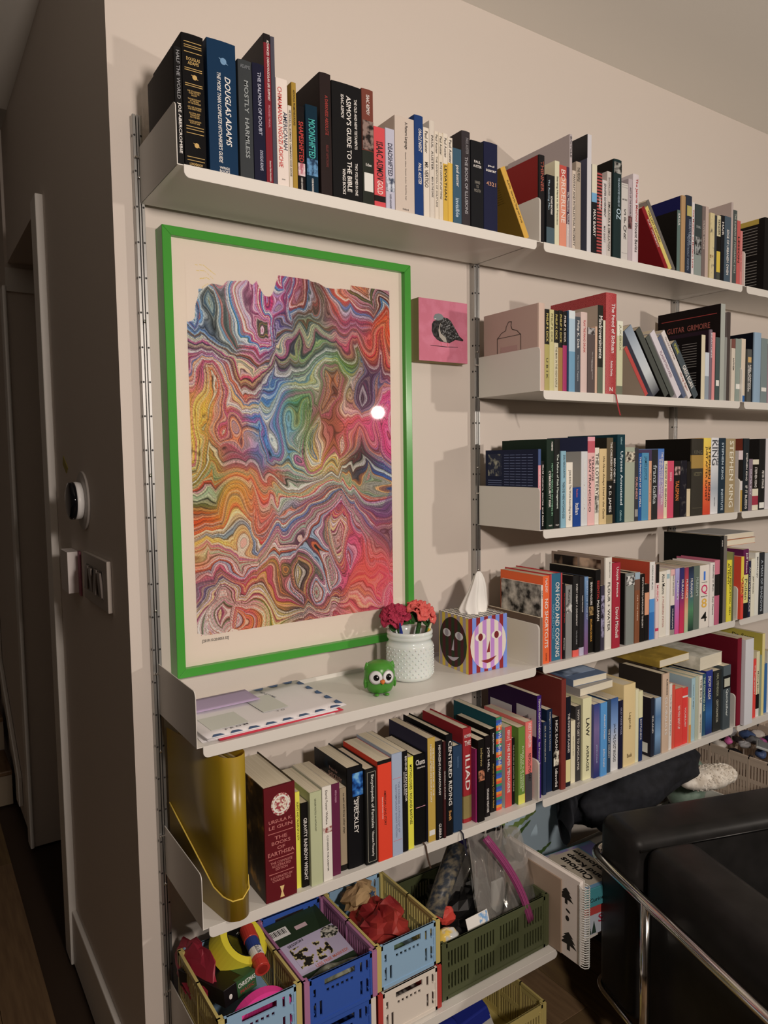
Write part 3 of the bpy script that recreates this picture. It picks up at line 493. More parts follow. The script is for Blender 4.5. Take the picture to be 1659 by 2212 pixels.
("S1",0.9422,0.0121,0.1992,-0.2406,0.000,0.1235,0,'slim navy paperback','#1d2840',[('SEA OF TRANQUILITY', '#a9a08a', 0.05, 0.55, 0.5, 0.4)],{}),
("S1",0.9614,0.0203,0.2268,-0.2349,0.000,0.1500,0,'dark blue paperback with thin title','#152238',[('Intelligent Life in the Universe', '#e8ddd0', 0.03, 0.5, 0.55, 0.24)],{}),
("S1",0.9823,0.0218,0.2020,-0.2389,0.000,0.1252,0,'black paperback with giraffe pattern','#120f0f',[('NICK SAGAN', '#e8ddd0', 0.04, 0.45, 0.5, 0.4), ('idlewild', '#e8ddd0', 0.7, 0.95, 0.5, 0.4)],{'pic': [(0.46, 0.66, '#d8ccb4', '#1a1614')]}),
("S1",1.0047,0.0182,0.3038,-0.2460,0.000,0.2000,1,'tall brown red hardcover','#6a2a23',[],{}),
("S1",1.0281,0.0179,0.2497,-0.2420,0.000,0.1548,0,'dark paperback with cream foot','#16161e',[('THE POWER OF PLAGUES', '#e8ddd0', 0.18, 0.62, 0.55, 0.42)],{'bands': [(0, '#16161e'), (0.05, '#d2c488'), (0.3, '#16161e')]}),
("S1",1.0549,0.0178,0.1762,-0.2347,0.000,0.1093,0,'cream paperback','#dacda9',[('The Wind Up Bird', '#181412', 0.1, 0.7, 0.5, 0.2)],{}),
("S1",1.0733,0.0214,0.2133,-0.2349,0.000,0.1323,0,'dark taupe paperback','#34302f',[('HOW TO GET TO APOCALYPSE', '#b9aea0', 0.05, 0.85, 0.5, 0.35)],{}),
("S1",1.0954,0.0357,0.2323,-0.2412,0.000,0.1500,0,'thick pale yellow paperback','#ccc497',[('LAW', '#181412', 0.25, 0.47, 0.55, 0.4), ('AVERAGES', '#181412', 0.58, 0.9, 0.55, 0.3)],{}),
("S1",1.1316,0.0234,0.2109,-0.2496,0.000,0.1308,0,'indigo paperback','#3c3e6a',[('JOHN SCALZI', '#b9c0dc', 0.55, 0.8, 0.5, 0.24)],{'grad': ['#1f2a5c', '#5a4a70', '#6a5a80', '#2c3a70']}),
("S1",1.1556,0.0274,0.2106,-0.2530,0.000,0.1305,0,'bright blue paperback with white bird','#4a83b2',[("Android's Dream", '#e8ddd0', 0.16, 0.5, 0.6, 0.26), ('John Scalzi', '#e8ddd0', 0.63, 0.88, 0.5, 0.3)],{}),
("S1",1.1896,0.0148,0.2121,-0.2482,0.000,0.1315,0,'slim dark blue paperback','#2b3a4a',[('THE LAST COLONY', '#e8ddd0', 0.4, 0.8, 0.5, 0.4)],{}),
("S1",1.2060,0.0312,0.2115,-0.2477,0.000,0.1312,0,'blue and white paperback with black title','#b9b8b6',[('John Scalzi', '#181412', 0.35, 0.48, 0.5, 0.4), ('THE GHOST BRIGADES', '#181412', 0.5, 0.88, 0.5, 0.42)],{'grad': ['#cfc9c2', '#c6c2be', '#6a86ae', '#2c4a7a']}),
("S1",1.2378,0.0173,0.2003,-0.2504,0.000,0.1242,0,'slim dark purple paperback','#1b192b',[('OLD MANS WAR', '#8d8aa0', 0.1, 0.5, 0.5, 0.3)],{}),
("S1",1.2588,0.0532,0.2417,-0.2492,0.000,0.1500,1,'thick tan hardcover with small script title','#c8af7c',[('Legends', '#5a4828', 0.35, 0.55, 0.5, 0.22), ('Book', '#5a4828', 0.85, 0.9, 0.5, 0.4, 'h')],{}),
("S1",1.3134,0.0139,0.2193,-0.2489,0.000,0.1360,0,'thin cream paperback','#d6cda6',[],{}),
("S1",1.3279,0.0173,0.2110,-0.2502,0.000,0.1308,0,'thin cream and blue paperback','#d0c79c',[('BOTTLENECK', '#e8ddd0', 0.4, 0.7, 0.5, 0.4)],{'bands': [(0, '#1c2c54'), (0.62, '#cfc69a')]}),
("S1",1.3834,0.0154,0.1791,-0.2513,0.000,0.1100,0,'dark paperback with cover sticker','#22242e',[('INLAND', '#e8ddd0', 0.3, 0.6, 0.5, 0.4)],{'cov': '#221c22', 'lab2': 1}),
("S1",1.4064,0.0268,0.1740,-0.2496,0.000,0.1079,0,'shiny blue grey paperback','#546e8a',[],{'grad': ['#3a4a5c', '#6a8aa8', '#4a6a8c', '#8aa4bc']}),
("S1",1.4356,0.0332,0.2430,-0.2521,0.000,0.1600,1,'tall tan hardcover with white title','#b3987f',[('GLOBALISTS', '#e8ddd0', 0.3, 0.78, 0.5, 0.36), ('SLOBODIAN', '#181412', 0.07, 0.27, 0.6, 0.2)],{'cov': '#2c2520'}),
("S1",1.4726,0.0146,0.2062,-0.2498,0.000,0.1278,0,'thin white paperback','#d6cabc',[('The Origin Place of Empire', '#5a4a44', 0.05, 0.9, 0.5, 0.4)],{}),
("S1",1.4884,0.0142,0.1985,-0.2497,0.000,0.1231,0,'slim rust red paperback','#bd4937',[],{}),
("S1",1.5049,0.0369,0.1826,-0.2491,0.000,0.1132,0,'red paperback with dark scuff','#c63a30',[('NO YOU SHUT UP', '#e8ddd0', 0.3, 0.7, 0.5, 0.3)],{}),
("S1",1.5442,0.0265,0.1781,-0.2482,0.000,0.1104,0,'red paperback with white band','#cd342f',[('VOCABULARY', '#e8ddd0', 0.35, 0.7, 0.5, 0.3)],{'bands': [(0, '#cd342f'), (0.83, '#e0d4c8'), (0.86, '#cd342f')]}),
("S1",1.5713,0.0099,0.1429,-0.2532,0.000,0.0886,0,'thin cream and orange paperback','#d8c69c',[],{'bands': [(0, '#d68a3a'), (0.4, '#d8c69c')]}),
("S1",1.5873,0.0191,0.2022,-0.2495,0.000,0.1200,0,'pale blue green paperback','#8ea7ab',[('Lessons in Magic', '#4a6468', 0.1, 0.5, 0.5, 0.3)],{}),
("S1",1.6070,0.0155,0.2051,-0.2495,0.000,0.1200,0,'sage paperback','#9b9e88',[],{}),
("S1",1.6231,0.0162,0.2035,-0.2530,0.000,0.1200,0,'ivory paperback with black title','#d6cdb8',[('THE BIG U', '#181412', 0.05, 0.42, 0.5, 0.5), ('NEAL STEPHENSON', '#181412', 0.6, 0.9, 0.5, 0.35)],{}),
("S1",1.6536,0.0183,0.2018,-0.2442,0.000,0.1200,0,'blue green paperback','#2a4a5c',[('THE DIAMOND AGE', '#c9d8b0', 0.05, 0.6, 0.5, 0.5)],{}),
("S1",1.6725,0.0352,0.2085,-0.2450,0.000,0.1200,0,'deep blue paperback with slanted title','#1c2560',[('SNOW CRASH', '#e8ddd0', 0.08, 0.45, 0.5, 0.45, 'i')],{'grad': ['#16204c', '#2a5a8a', '#1c2560', '#2a3478']}),
("S1",1.7117,0.0434,0.2017,-0.2460,0.000,0.1200,0,'thick dark olive paperback','#292926',[('NEAL STEPHENSON', '#8d8a70', 0.05, 0.42, 0.5, 0.34), ('CRYPTONOMICON', '#a5a08a', 0.48, 0.85, 0.5, 0.34)],{}),
("S1",1.7557,0.0413,0.2124,-0.2530,0.000,0.1300,0,'tall slate paperback with silver title','#3e4547',[('Quicksilver', '#b9bcb4', 0.37, 0.8, 0.5, 0.35)],{'bands': [(0, '#3e4547'), (0.63, '#3e4547'), (0.64, '#121314'), (0.83, '#121314'), (0.84, '#4a5254')], 'lab': [(0.2, 0.33)], 'lc': '#a9a590'}),
("S2",1.8245,0.0240,0.2943,-0.2589,0.000,0.2300,0,'tall dark red binder','#6a1020',[],{'cov': '#5a0c1a'}),
("S2",1.8491,0.0487,0.2889,-0.2720,0.000,0.2300,0,'tall white binder','#d0ccca',[],{}),
("S2",1.9383,0.0182,0.2042,-0.2498,0.000,0.1266,0,'slim red paperback','#c93a32',[('The Programmers', '#e8ddd0', 0.1, 0.6, 0.5, 0.5)],{}),
("S2",1.9580,0.0195,0.2270,-0.2497,0.000,0.1408,0,'cream and black paperback','#d6caa0',[('Making Movies', '#181412', 0.3, 0.7, 0.5, 0.4)],{'bands': [(0, '#cfc8bc'), (0.12, '#1a1614'), (0.34, '#d6caa0')]}),
("S2",1.9780,0.0107,0.2121,-0.2513,0.000,0.1315,0,'thin grey green paperback','#7a8470',[],{}),
("S2",1.9900,0.0154,0.2852,-0.2513,0.000,0.2000,0,'large mustard picture book','#c9b878',[],{'cov': '#a5963a', 'seuss': 1}),
("S2",2.0164,0.0173,0.1742,-0.2459,0.000,0.1080,0,'slim blue paperback','#2c5a8a',[],{}),
("S2",2.0344,0.0306,0.2157,-0.2465,0.000,0.1338,0,'white paperback at the frame edge','#d6d0c6',[],{}),
("T0",0.0035,0.0138,0.2041,-0.2490,0.000,0.1600,1,'black hardcover with grey and white lettering','#1b1918',[('HALF THE WORLD', '#8d8a88', 0.03, 0.44, 0.5, 0.45), ('JOE ABERCROMBIE', '#e8ddd0', 0.47, 0.9, 0.5, 0.5)],{'cov': '#231b18'}),
("T0",0.0182,0.0405,0.2326,-0.2490,0.000,0.1700,1,'thick black hardcover with gold bands','#100e0e',[('DOUGLAS', '#c9a15a', 0.175, 0.2, 0.5, 0.62, 'h'), ('ADAMS', '#c9a15a', 0.205, 0.23, 0.5, 0.5, 'h'), ("THE HITCHHIKER'S|GUIDE TO THE|GALAXY||THE RESTAURANT|AT THE END|OF THE UNIVERSE||LIFE, THE UNIVERSE|AND EVERYTHING||SO LONG, AND|THANKS FOR|ALL THE FISH||YOUNG ZAPHOD|PLAYS IT SAFE", '#c9a15a', 0.42, 0.67, 0.5, 0.62, 'h'), ('LONGMEADOW', '#c9a15a', 0.965, 0.985, 0.5, 0.6, 'h')],{'rules': [0.06, 0.085, 0.1, 0.135, 0.255, 0.27, 0.37, 0.385, 0.69, 0.71, 0.74, 0.92, 0.945], 'rc': '#c9a15a', 'emblem': [(0.32, 0.3), (0.83, 0.3)]}),
("T0",0.0650,0.0559,0.2376,-0.2490,0.000,0.1700,1,'thick navy hardcover with bold white lettering','#12314c',[('DOUGLAS ADAMS', '#e8ddd0', 0.26, 0.78, 0.68, 0.2, 'i'), ("THE MORE THAN COMPLETE HITCHHIKER'S GUIDE", '#e8ddd0', 0.24, 0.92, 0.38, 0.13, 'i'), ('WINGS', '#e8ddd0', 0.945, 0.965, 0.5, 0.35, 'h'), ('BOOKS', '#e8ddd0', 0.97, 0.99, 0.5, 0.35, 'h')],{'emblem': [(0.15, 0.3)], 'ec': '#6f93b0'}),
("T0",0.1247,0.0279,0.2168,-0.2490,0.000,0.1431,1,'dark grey hardcover with pale embossed title','#3a3c3c',[('MOSTLY  HARMLESS', '#9a9c98', 0.17, 0.82, 0.55, 0.3), ('ADAMS', '#77797a', 0.04, 0.07, 0.5, 0.7, 'h')],{}),
("T0",0.1535,0.0245,0.2181,-0.2490,0.000,0.1439,1,'blackish blue hardcover with thin lettering','#1c1c2f',[('THE SALMON OF DOUBT', '#b9b6c4', 0.07, 0.6, 0.55, 0.28), ('DOUGLAS ADAMS', '#b9b6c4', 0.73, 0.9, 0.6, 0.28)],{}),
("T0",0.1785,0.0141,0.2784,-0.2490,0.000,0.2100,0,'tall slim dark red manual','#7d1c27',[('ADVANCED CARDIOVASCULAR LIFE SUPPORT', '#e8ddd0', 0.04, 0.44, 0.6, 0.32), ('PROVIDER MANUAL', '#c9848a', 0.47, 0.62, 0.6, 0.28), ('American Heart Association', '#e8ddd0', 0.84, 0.98, 0.6, 0.25)],{'cov': '#37302f', 'bands': [(0, '#7d1c27'), (0.9, '#7d1c27'), (0.94, '#1b1516')]}),
("T0",0.1930,0.0085,0.2770,-0.2490,0.000,0.2100,0,'tall slim grey manual','#4e4a52',[],{}),
("T0",0.2021,0.0245,0.2042,-0.2490,0.000,0.1266,0,'cream paperback with red author name','#e5d2c2',[('CHIMAMANDA NGOZI ADICHIE', '#c23b35', 0.08, 0.82, 0.32, 0.36), ('AMERICANAH', '#2b3547', 0.3, 0.65, 0.75, 0.36), ('ANCHOR', '#2b2522', 0.92, 0.935, 0.5, 0.3, 'h')],{}),
("T0",0.2271,0.0078,0.1580,-0.2490,0.000,0.0980,0,'thin cream pamphlet','#d8c6ae',[('WE SHOULD ALL BE FEMINISTS  CHIMAMANDA NGOZI ADICHIE', '#181412', 0.05, 0.85, 0.5, 0.5)],{}),
("T0",0.2354,0.0103,0.2041,-0.2490,0.000,0.1266,0,'thin mustard paperback','#a8842f',[('AESCHYLUS  PROMETHEUS BOUND', '#181412', 0.07, 0.4, 0.5, 0.4)],{}),
("T0",0.2462,0.0166,0.1629,-0.2490,0.000,0.1010,0,'black paperback with jagged red title','#191414',[('SHAPESHIFTED', '#c2352f', 0.18, 0.66, 0.5, 0.6), ('CASSIE ALEXANDER', '#e8ddd0', 0.84, 0.99, 0.5, 0.42)],{'pic': [(0.67, 0.82, '#b3606a', '#e2c9c4')]}),
("T0",0.2653,0.0268,0.1705,-0.2490,0.000,0.1057,0,'dark teal paperback with bright turquoise title','#0f2a38',[('MOONSHIFTED', '#3fb0a4', 0.16, 0.6, 0.5, 0.55), ('CASSIE ALEXANDER', '#e8ddd0', 0.83, 0.99, 0.5, 0.34)],{'pic': [(0.61, 0.8, '#5f8fb3', '#1d3650')]}),
("T0",0.2983,0.0259,0.2404,-0.2490,0.000,0.1600,1,'tall dark brown hardcover with red title','#2b201e',[('A DARKNESS ABSOLUTE', '#a5332c', 0.18, 0.5, 0.55, 0.26), ('KELLEY ARMSTRONG', '#6f2a26', 0.58, 0.76, 0.55, 0.22)],{}),
("T0",0.3257,0.0710,0.2321,-0.2490,0.000,0.1650,1,'very thick black hardcover with white title','#171616',[("ASIMOV'S GUIDE TO THE BIBLE", '#e8ddd0', 0.1, 0.92, 0.55, 0.16), ('THE OLD AND NEW TESTAMENTS', '#e8ddd0', 0.11, 0.54, 0.78, 0.09), ('ISAAC ASIMOV', '#e8ddd0', 0.1, 0.3, 0.34, 0.1), ('TWO VOLUMES IN ONE', '#e8ddd0', 0.66, 0.94, 0.78, 0.09), ('WINGS BOOKS', '#e8ddd0', 0.73, 0.95, 0.36, 0.1)],{}),
("T0",0.3972,0.0287,0.2351,-0.2490,0.000,0.1500,1,'brown hardcover with portrait on spine','#753a2c',[('ISAAC ASIMOV', '#e8ddd0', 0.05, 0.22, 0.5, 0.62), ("It's Been", '#e8ddd0', 0.62, 0.68, 0.5, 0.5, 'h')],{'bands': [(0, '#23271f'), (0.47, '#753a2c')], 'pic': [(0.27, 0.52, '#8d7468', '#231c19')], 'lab': [(0.72, 0.88)]}),
("T0",0.4266,0.0282,0.1660,-0.2490,0.000,0.1029,0,'bright red paperback with black block title','#d4474b',[('ISAAC ASIMOV', '#181412', 0.18, 0.66, 0.5, 0.72), ('GOLD', '#f0d8c6', 0.66, 0.83, 0.5, 0.5)],{'bands': [(0, '#d4474b'), (0.075, '#1b1414'), (0.15, '#d4474b')]}),
("T0",0.4559,0.0232,0.1695,-0.2490,0.000,0.1051,0,'pale lavender paperback with dark title','#bdb8c2',[('DEADSHIFTED', '#22263a', 0.18, 0.58, 0.5, 0.5), ('CASSIE ALEXANDER', '#33303f', 0.8, 0.98, 0.5, 0.36)],{'pic': [(0.6, 0.77, '#d7d8dd', '#3f4658')]}),
("T0",0.4803,0.0513,0.2017,-0.2490,0.000,0.1400,1,'very thick cream hardcover with small title','#cdb9a6',[('A Pattern Language', '#181412', 0.05, 0.33, 0.55, 0.18), ('Alexander  Ishikawa  Silverstein  Jacobson  Fiksdahl-King  Angel', '#181412', 0.36, 0.86, 0.52, 0.07), ('Oxford', '#181412', 0.95, 0.97, 0.5, 0.3, 'h')],{}),
("T0",0.5322,0.0239,0.2149,-0.2490,0.000,0.1419,1,'royal blue hardcover with white italic title','#1f3c6e',[('ORACLE NIGHT', '#e8ddd0', 0.13, 0.36, 0.6, 0.36, 'i'), ('PAUL AUSTER', '#e8ddd0', 0.47, 0.68, 0.55, 0.36, 'i')],{}),
("T0",0.5567,0.0160,0.1942,-0.2490,0.000,0.1204,0,'cream paperback with dark rounded lettering','#dfcfba',[('Paul Auster', '#3a332c', 0.04, 0.28, 0.5, 0.5), ('MR. VERTIGO', '#181412', 0.38, 0.66, 0.5, 0.6)],{}),
("T0",0.5733,0.0140,0.2123,-0.2490,0.000,0.1401,1,'slim cream hardcover with spaced lettering','#d6c7b4',[('PAUL  AUSTER', '#3a332c', 0.15, 0.5, 0.5, 0.4), ('MAN IN THE DARK', '#3a332c', 0.57, 0.78, 0.5, 0.34)],{}),
("T0",0.5879,0.0108,0.1931,-0.2490,0.000,0.1197,0,'thin cream paperback with tiny title','#dccbb4',[('Paul Auster', '#3a332c', 0.04, 0.25, 0.5, 0.5), ('THE INVENTION OF SOLITUDE', '#3a332c', 0.28, 0.85, 0.5, 0.4)],{}),
("T0",0.5994,0.0121,0.1921,-0.2490,0.000,0.1191,0,'thin ivory paperback with condensed title','#dac9b0',[('Paul Auster', '#3a332c', 0.04, 0.25, 0.5, 0.5), ('IN THE COUNTRY OF LAST THINGS', '#2a2522', 0.33, 0.75, 0.5, 0.45)],{}),
("T0",0.6121,0.0131,0.1938,-0.2490,0.000,0.1202,0,'slim half ivory half yellow paperback','#dcbf62',[('Paul Auster', '#3a332c', 0.05, 0.27, 0.5, 0.5), ('LEVIATHAN', '#181412', 0.36, 0.75, 0.5, 0.5)],{'bands': [(0, '#d3a83a'), (0.66, '#dfcfba')]}),
("T0",0.6258,0.0135,0.1884,-0.2490,0.000,0.1168,0,'slim yellow paperback with ivory top','#dcbf62',[('Paul Auster', '#3a332c', 0.03, 0.3, 0.5, 0.55)],{'bands': [(0, '#dcae3c'), (0.7, '#dfcfba')]}),
("T0",0.6403,0.0248,0.1685,-0.2490,0.000,0.1045,0,'slate blue paperback with lowercase lettering','#3c5868',[('paul auster', '#e8ddd0', 0.22, 0.5, 0.5, 0.45), ('invisible', '#b9c6cc', 0.65, 0.9, 0.5, 0.45)],{}),
("T0",0.6657,0.0252,0.2125,-0.2490,0.000,0.1550,1,'tall brownish grey hardcover with silver title','#3a3334',[('THE BOOK OF ILLUSIONS', '#a9a3a2', 0.27, 0.87, 0.5, 0.35), ('PAUL AUSTER', '#8d8786', 0.07, 0.24, 0.6, 0.42)],{}),
("T0",0.6936,0.0384,0.1981,-0.2490,0.000,0.1500,0,'thick black paperback with red diamond','#1a1a1c',[('PAUL', '#e8ddd0', 0.22, 0.25, 0.5, 0.5, 'h'), ('AUSTER', '#e8ddd0', 0.27, 0.3, 0.5, 0.65, 'h'), ('HAND|TO|MOUTH', '#8d8577', 0.45, 0.58, 0.5, 0.5, 'h')],{}),
("T0",0.7327,0.0430,0.2036,-0.2490,0.000,0.1500,1,'thick dark navy hardcover with orange numerals','#20223b',[('paul', '#e8ddd0', 0.25, 0.28, 0.5, 0.55, 'h'), ('auster', '#e8ddd0', 0.3, 0.33, 0.5, 0.75, 'h'), ('4321', '#c98d6a', 0.44, 0.485, 0.5, 0.7, 'h')],{}),
("T0",0.8662,0.0161,0.1735,-0.2490,0.488,0.1076,0,'leaning yellow paperback with thin black title','#d3a240',[('AUSTIN   How to Do Things with Words', '#181412', 0.18, 0.78, 0.5, 0.42)],{'cov': '#80601c', 'covtext': 1}),
("T1",0.9135,0.0197,0.2120,-0.2490,0.000,0.1500,1,'black hardcover with a red jacket flap','#211d1d',[('THINNER', '#9c4a3a', 0.07, 0.42, 0.5, 0.55)],{'cov': '#8c2320'}),
("T1",0.9409,0.0284,0.1702,-0.2490,0.000,0.1055,0,'black paperback with bold white author name','#1c2124',[('RICHARD BACHMAN', '#e8ddd0', 0.3, 0.56, 0.6, 0.5), ('The Running Man', '#a5b8c0', 0.07, 0.5, 0.25, 0.25)],{'bands': [(0, '#4a5c62'), (0.25, '#17181a')]}),
("T1",0.9701,0.0162,0.2094,-0.2490,0.000,0.1298,0,'thin pale yellow paperback','#d6ceab',[('Starting Here in San Francisco', '#181412', 0.18, 0.75, 0.5, 0.4)],{}),
("T1",0.9871,0.0254,0.2026,-0.2490,0.000,0.1256,0,'salmon paperback with large white title','#d9785c',[('BORDERLINE', '#f0d4c2', 0.05, 0.7, 0.5, 0.6)],{'bands': [(0, '#dd8a6c'), (0.85, '#c04a3e')]}),
("T1",1.0130,0.0095,0.2024,-0.2490,0.000,0.1255,0,'thin plum paperback with pale base','#4b3a50',[('The Mezzanine  Nicholson Baker', '#e8ddd0', 0.3, 0.85, 0.5, 0.6)],{'bands': [(0, '#c9b8b0'), (0.3, '#463347')]}),
("T1",1.0233,0.0096,0.2858,-0.2490,0.000,0.2250,0,'tall pale grey magazine','#b5a6a1',[('BICYCLE', '#3a3636', 0.02, 0.2, 0.5, 0.6)],{'cov': '#ab9b95'}),
("T1",1.0338,0.0130,0.1984,-0.2490,0.000,0.1230,0,'slim beige paperback','#cdbaa6',[('FANTASY AND INTELLECTUAL PROPERTY', '#181412', 0.05, 0.95, 0.5, 0.5)],{}),
("T1",1.0477,0.0183,0.2234,-0.2490,0.000,0.1385,0,'slim tan paperback with black marks','#b09d88',[('THE PEOPLE', '#181412', 0.06, 0.22, 0.5, 0.6)],{}),
("T1",1.0904,0.0157,0.3011,-0.2490,0.000,0.2250,0,'tall black magazine with barcode','#cfc8c6',[],{'cov': '#4d4b58', 'barcode': 1}),
("T1",1.1087,0.0198,0.2299,-0.2490,0.000,0.1426,0,'black and cream paperback with blue dot','#15171a',[('MAX BARRY', '#e8ddd0', 0.5, 0.8, 0.5, 0.5)],{'bands': [(0, '#15171a'), (0.58, '#6fa3c4'), (0.68, '#d8cdb0')]}),
("T1",1.1294,0.0196,0.2154,-0.2490,0.000,0.1336,0,'thin red and black chequered paperback','#b5504a',[('COMPANY', '#e8ddd0', 0.3, 0.45, 0.5, 0.4)],{'check': ('#b04a46', '#1d1414')}),
("T1",1.1499,0.0185,0.1975,-0.2490,0.000,0.1224,0,'slim white paperback with black author block','#cfc4bc',[('JENNIFER GOVERNMENT', '#181412', 0.04, 0.48, 0.5, 0.55), ('MAX BARRY', '#6a625e', 0.6, 0.82, 0.5, 0.4)],{}),
("T1",1.1688,0.0164,0.2234,-0.2490,0.000,0.1385,0,'slim stone coloured paperback','#c6b9ac',[('SIMULACRA & SIMULATION', '#181412', 0.35, 0.92, 0.5, 0.5), ('BAUDRILLARD', '#5a4f49', 0.07, 0.28, 0.5, 0.4)],{}),
("T1",1.1948,0.0323,0.2614,-0.2490,0.000,0.2000,1,'tall dark green hardcover with dotted edge','#1f2f2e',[('THE ANNOTATED WIZARD OF', '#a9bcc4', 0.18, 0.47, 0.6, 0.3), ('OZ', '#bcd0d8', 0.49, 0.6, 0.6, 0.55)],{'cov': '#211c16', 'pic': [(0.03, 0.14, '#a8a498', '#2c2a26')]}),
("T1",1.2277,0.0276,0.2053,-0.2490,0.000,0.1273,0,'white paperback with widely spaced capitals','#cbc1b6',[('S|P|Q|R', '#4a4542', 0.33, 0.72, 0.55, 0.5, 'h'), ('MARY BEARD', '#6a6460', 0.19, 0.23, 0.5, 0.7, 'h')],{'rules': [0.02, 0.05, 0.9], 'rc': '#8d8580'}),
("T1",1.2566,0.0167,0.2215,-0.2490,0.000,0.1373,0,'tall pinkish paperback with figures','#b7a5a4',[('ARTS OF THE POSSIBLE', '#4a4040', 0.1, 0.45, 0.5, 0.4)],{'pic': [(0.45, 0.6, '#8d5a58', '#3c2a2a')]}),
("T1",1.2752,0.0256,0.2384,-0.2490,0.000,0.1574,1,'tall white hardcover with red title','#d6c6c2',[('The Jakarta Method', '#b32a28', 0.05, 0.53, 0.55, 0.45), ('Vincent Bevins', '#181412', 0.54, 0.88, 0.55, 0.45)],{}),
("T1",1.4250,0.0137,0.1892,-0.2490,0.630,0.1173,0,'leaning dark red paperback with cream title','#8b1e22',[('KURT VONNEGUT', '#e5c9b8', 0.2, 0.65, 0.5, 0.5)],{'cov': '#7a1519'}),
("T1",1.4428,0.0145,0.1928,-0.2490,0.630,0.1196,0,'leaning pale yellow paperback','#d6be66',[('THE LAST UNICORN', '#181412', 0.06, 0.55, 0.5, 0.5)],{}),
("T1",1.4618,0.0125,0.2162,-0.2490,0.630,0.1341,0,'leaning grey brown paperback','#6b635b',[],{'cov': '#9a8c7e'}),
("T1",1.4778,0.0150,0.1770,-0.2490,0.000,0.1500,0,'black paperback with green grey spine','#5f7068',[('SAGA', '#e8ddd0', 0.05, 0.25, 0.5, 0.5)],{'cov': '#16120f'}),
("T1",1.4960,0.0206,0.2212,-0.2490,0.000,0.1700,1,'tall navy hardcover','#b08a5e',[],{'cov': '#16174a'}),
("T1",1.5188,0.0286,0.2261,-0.2490,0.000,0.1492,1,'slate hardcover with yellow medallion','#2d3340',[('HARUKI MURAKAMI', '#8f98a6', 0.3, 0.62, 0.6, 0.4), ('MEN WITHOUT WOMEN', '#7a8494', 0.5, 0.95, 0.35, 0.35)],{'lab': [(0.13, 0.26)], 'lc': '#b3a55c'}),
("T1",1.5485,0.0128,0.2117,-0.2490,0.000,0.1313,0,'thin white paperback with red title','#d6ccc4',[('The Museum of Modern Love', '#b32a28', 0.1, 0.9, 0.5, 0.5)],{}),
("T1",1.5630,0.0355,0.2095,-0.2490,0.000,0.1299,0,'thick grey green paperback with portrait','#3a4544',[('SIR KARL', '#a5aaa4', 0.29, 0.33, 0.5, 0.6, 'h')],{'bands': [(0, '#8a9188'), (0.28, '#8a9188'), (0.3, '#37403f')], 'pic': [(0.45, 0.7, '#9a9a94', '#22211f')]}),
("T1",1.6002,0.0166,0.2097,-0.2490,0.000,0.1300,0,'slim mauve brown paperback','#77665f',[('OLIVER SACKS', '#c9b8a8', 0.2, 0.6, 0.5, 0.4)],{}),
("T1",1.6174,0.0156,0.2111,-0.2490,0.000,0.1309,0,'slim dusty pink paperback','#bda495',[],{}),
("T1",1.6417,0.0228,0.1973,-0.2490,0.000,0.1223,0,'worn cream paperback with small leaf','#d1bd8b',[],{'pic': [(0.63, 0.68, '#8d6a3c', '#d1bd8b')]}),
("T1",1.6656,0.0112,0.1932,-0.2490,0.000,0.1198,0,'thin charcoal booklet','#3a3a3c',[],{}),
("T1",1.6780,0.0190,0.1953,-0.2490,0.000,0.1211,0,'cream, black and yellow paperback','#d8c9a0',[('TENDER', '#2a2522', 0.05, 0.3, 0.5, 0.5)],{'bands': [(0, '#4a4a3e'), (0.13, '#d8b83a'), (0.45, '#16120f'), (0.68, '#d2c39a')]}),
("T1",1.6983,0.0192,0.1994,-0.2490,0.000,0.1236,0,'slim black paperback','#1b1b1e',[('HAIR', '#e8ddd0', 0.1, 0.3, 0.5, 0.5)],{}),
("T1",1.7187,0.0335,0.2005,-0.2490,0.000,0.1243,0,'blue grey paperback with white lettering','#4a5862',[('EDGE OF URBANISM OWEN', '#e8ddd0', 0.2, 0.88, 0.5, 0.35)],{}),
("T1",1.7528,0.0099,0.2477,-0.2490,0.000,0.2000,0,'very thin pale folder','#b8a49a',[],{'cov': '#b09c92'}),
("T1",1.7633,0.0217,0.2266,-0.2490,0.000,0.1405,0,'slim dark olive paperback','#4b514d',[('THE ELEMENTS OF TYPOGRAPHIC STYLE', '#b9b9a8', 0.05, 0.85, 0.5, 0.4)],{}),
("T1",1.7862,0.0188,0.1983,-0.2490,0.000,0.1230,0,'coral red paperback with black letters','#c35a54',[('LESSON', '#181412', 0.25, 0.65, 0.5, 0.5)],{}),
("T1",1.8063,0.0117,0.1692,-0.2490,0.000,0.1049,0,'salmon pink paperback','#cc7d75',[('The Last Samurai', '#5a2a28', 0.3, 0.8, 0.4, 0.3)],{}),
("T2",1.9450,0.0300,0.2350,-0.2490,0.000,0.2000,0,'large black book with printed back cover','#1a1715',[],{'cov': '#191513', 'covtext': 2}),
("U1",0.9135,0.0095,0.2066,-0.2490,0.000,0.2000,0,'navy book with pink spine band','#33405c',[('THE ENIGMA', '#e8ddd0', 0.2, 0.55, 0.5, 0.4)],{'cov': '#1d2238', 'bands': [(0, '#2c3f66'), (0.25, '#d98a90'), (0.8, '#3c4f76')], 'covtext': 3}),
("U1",0.9236,0.0110,0.1764,-0.2490,0.000,0.1094,0,'thin black paperback with dotted white title','#121110',[('Gold rumors, stories and fables', '#e8ddd0', 0.05, 0.95, 0.5, 0.5)],{}),
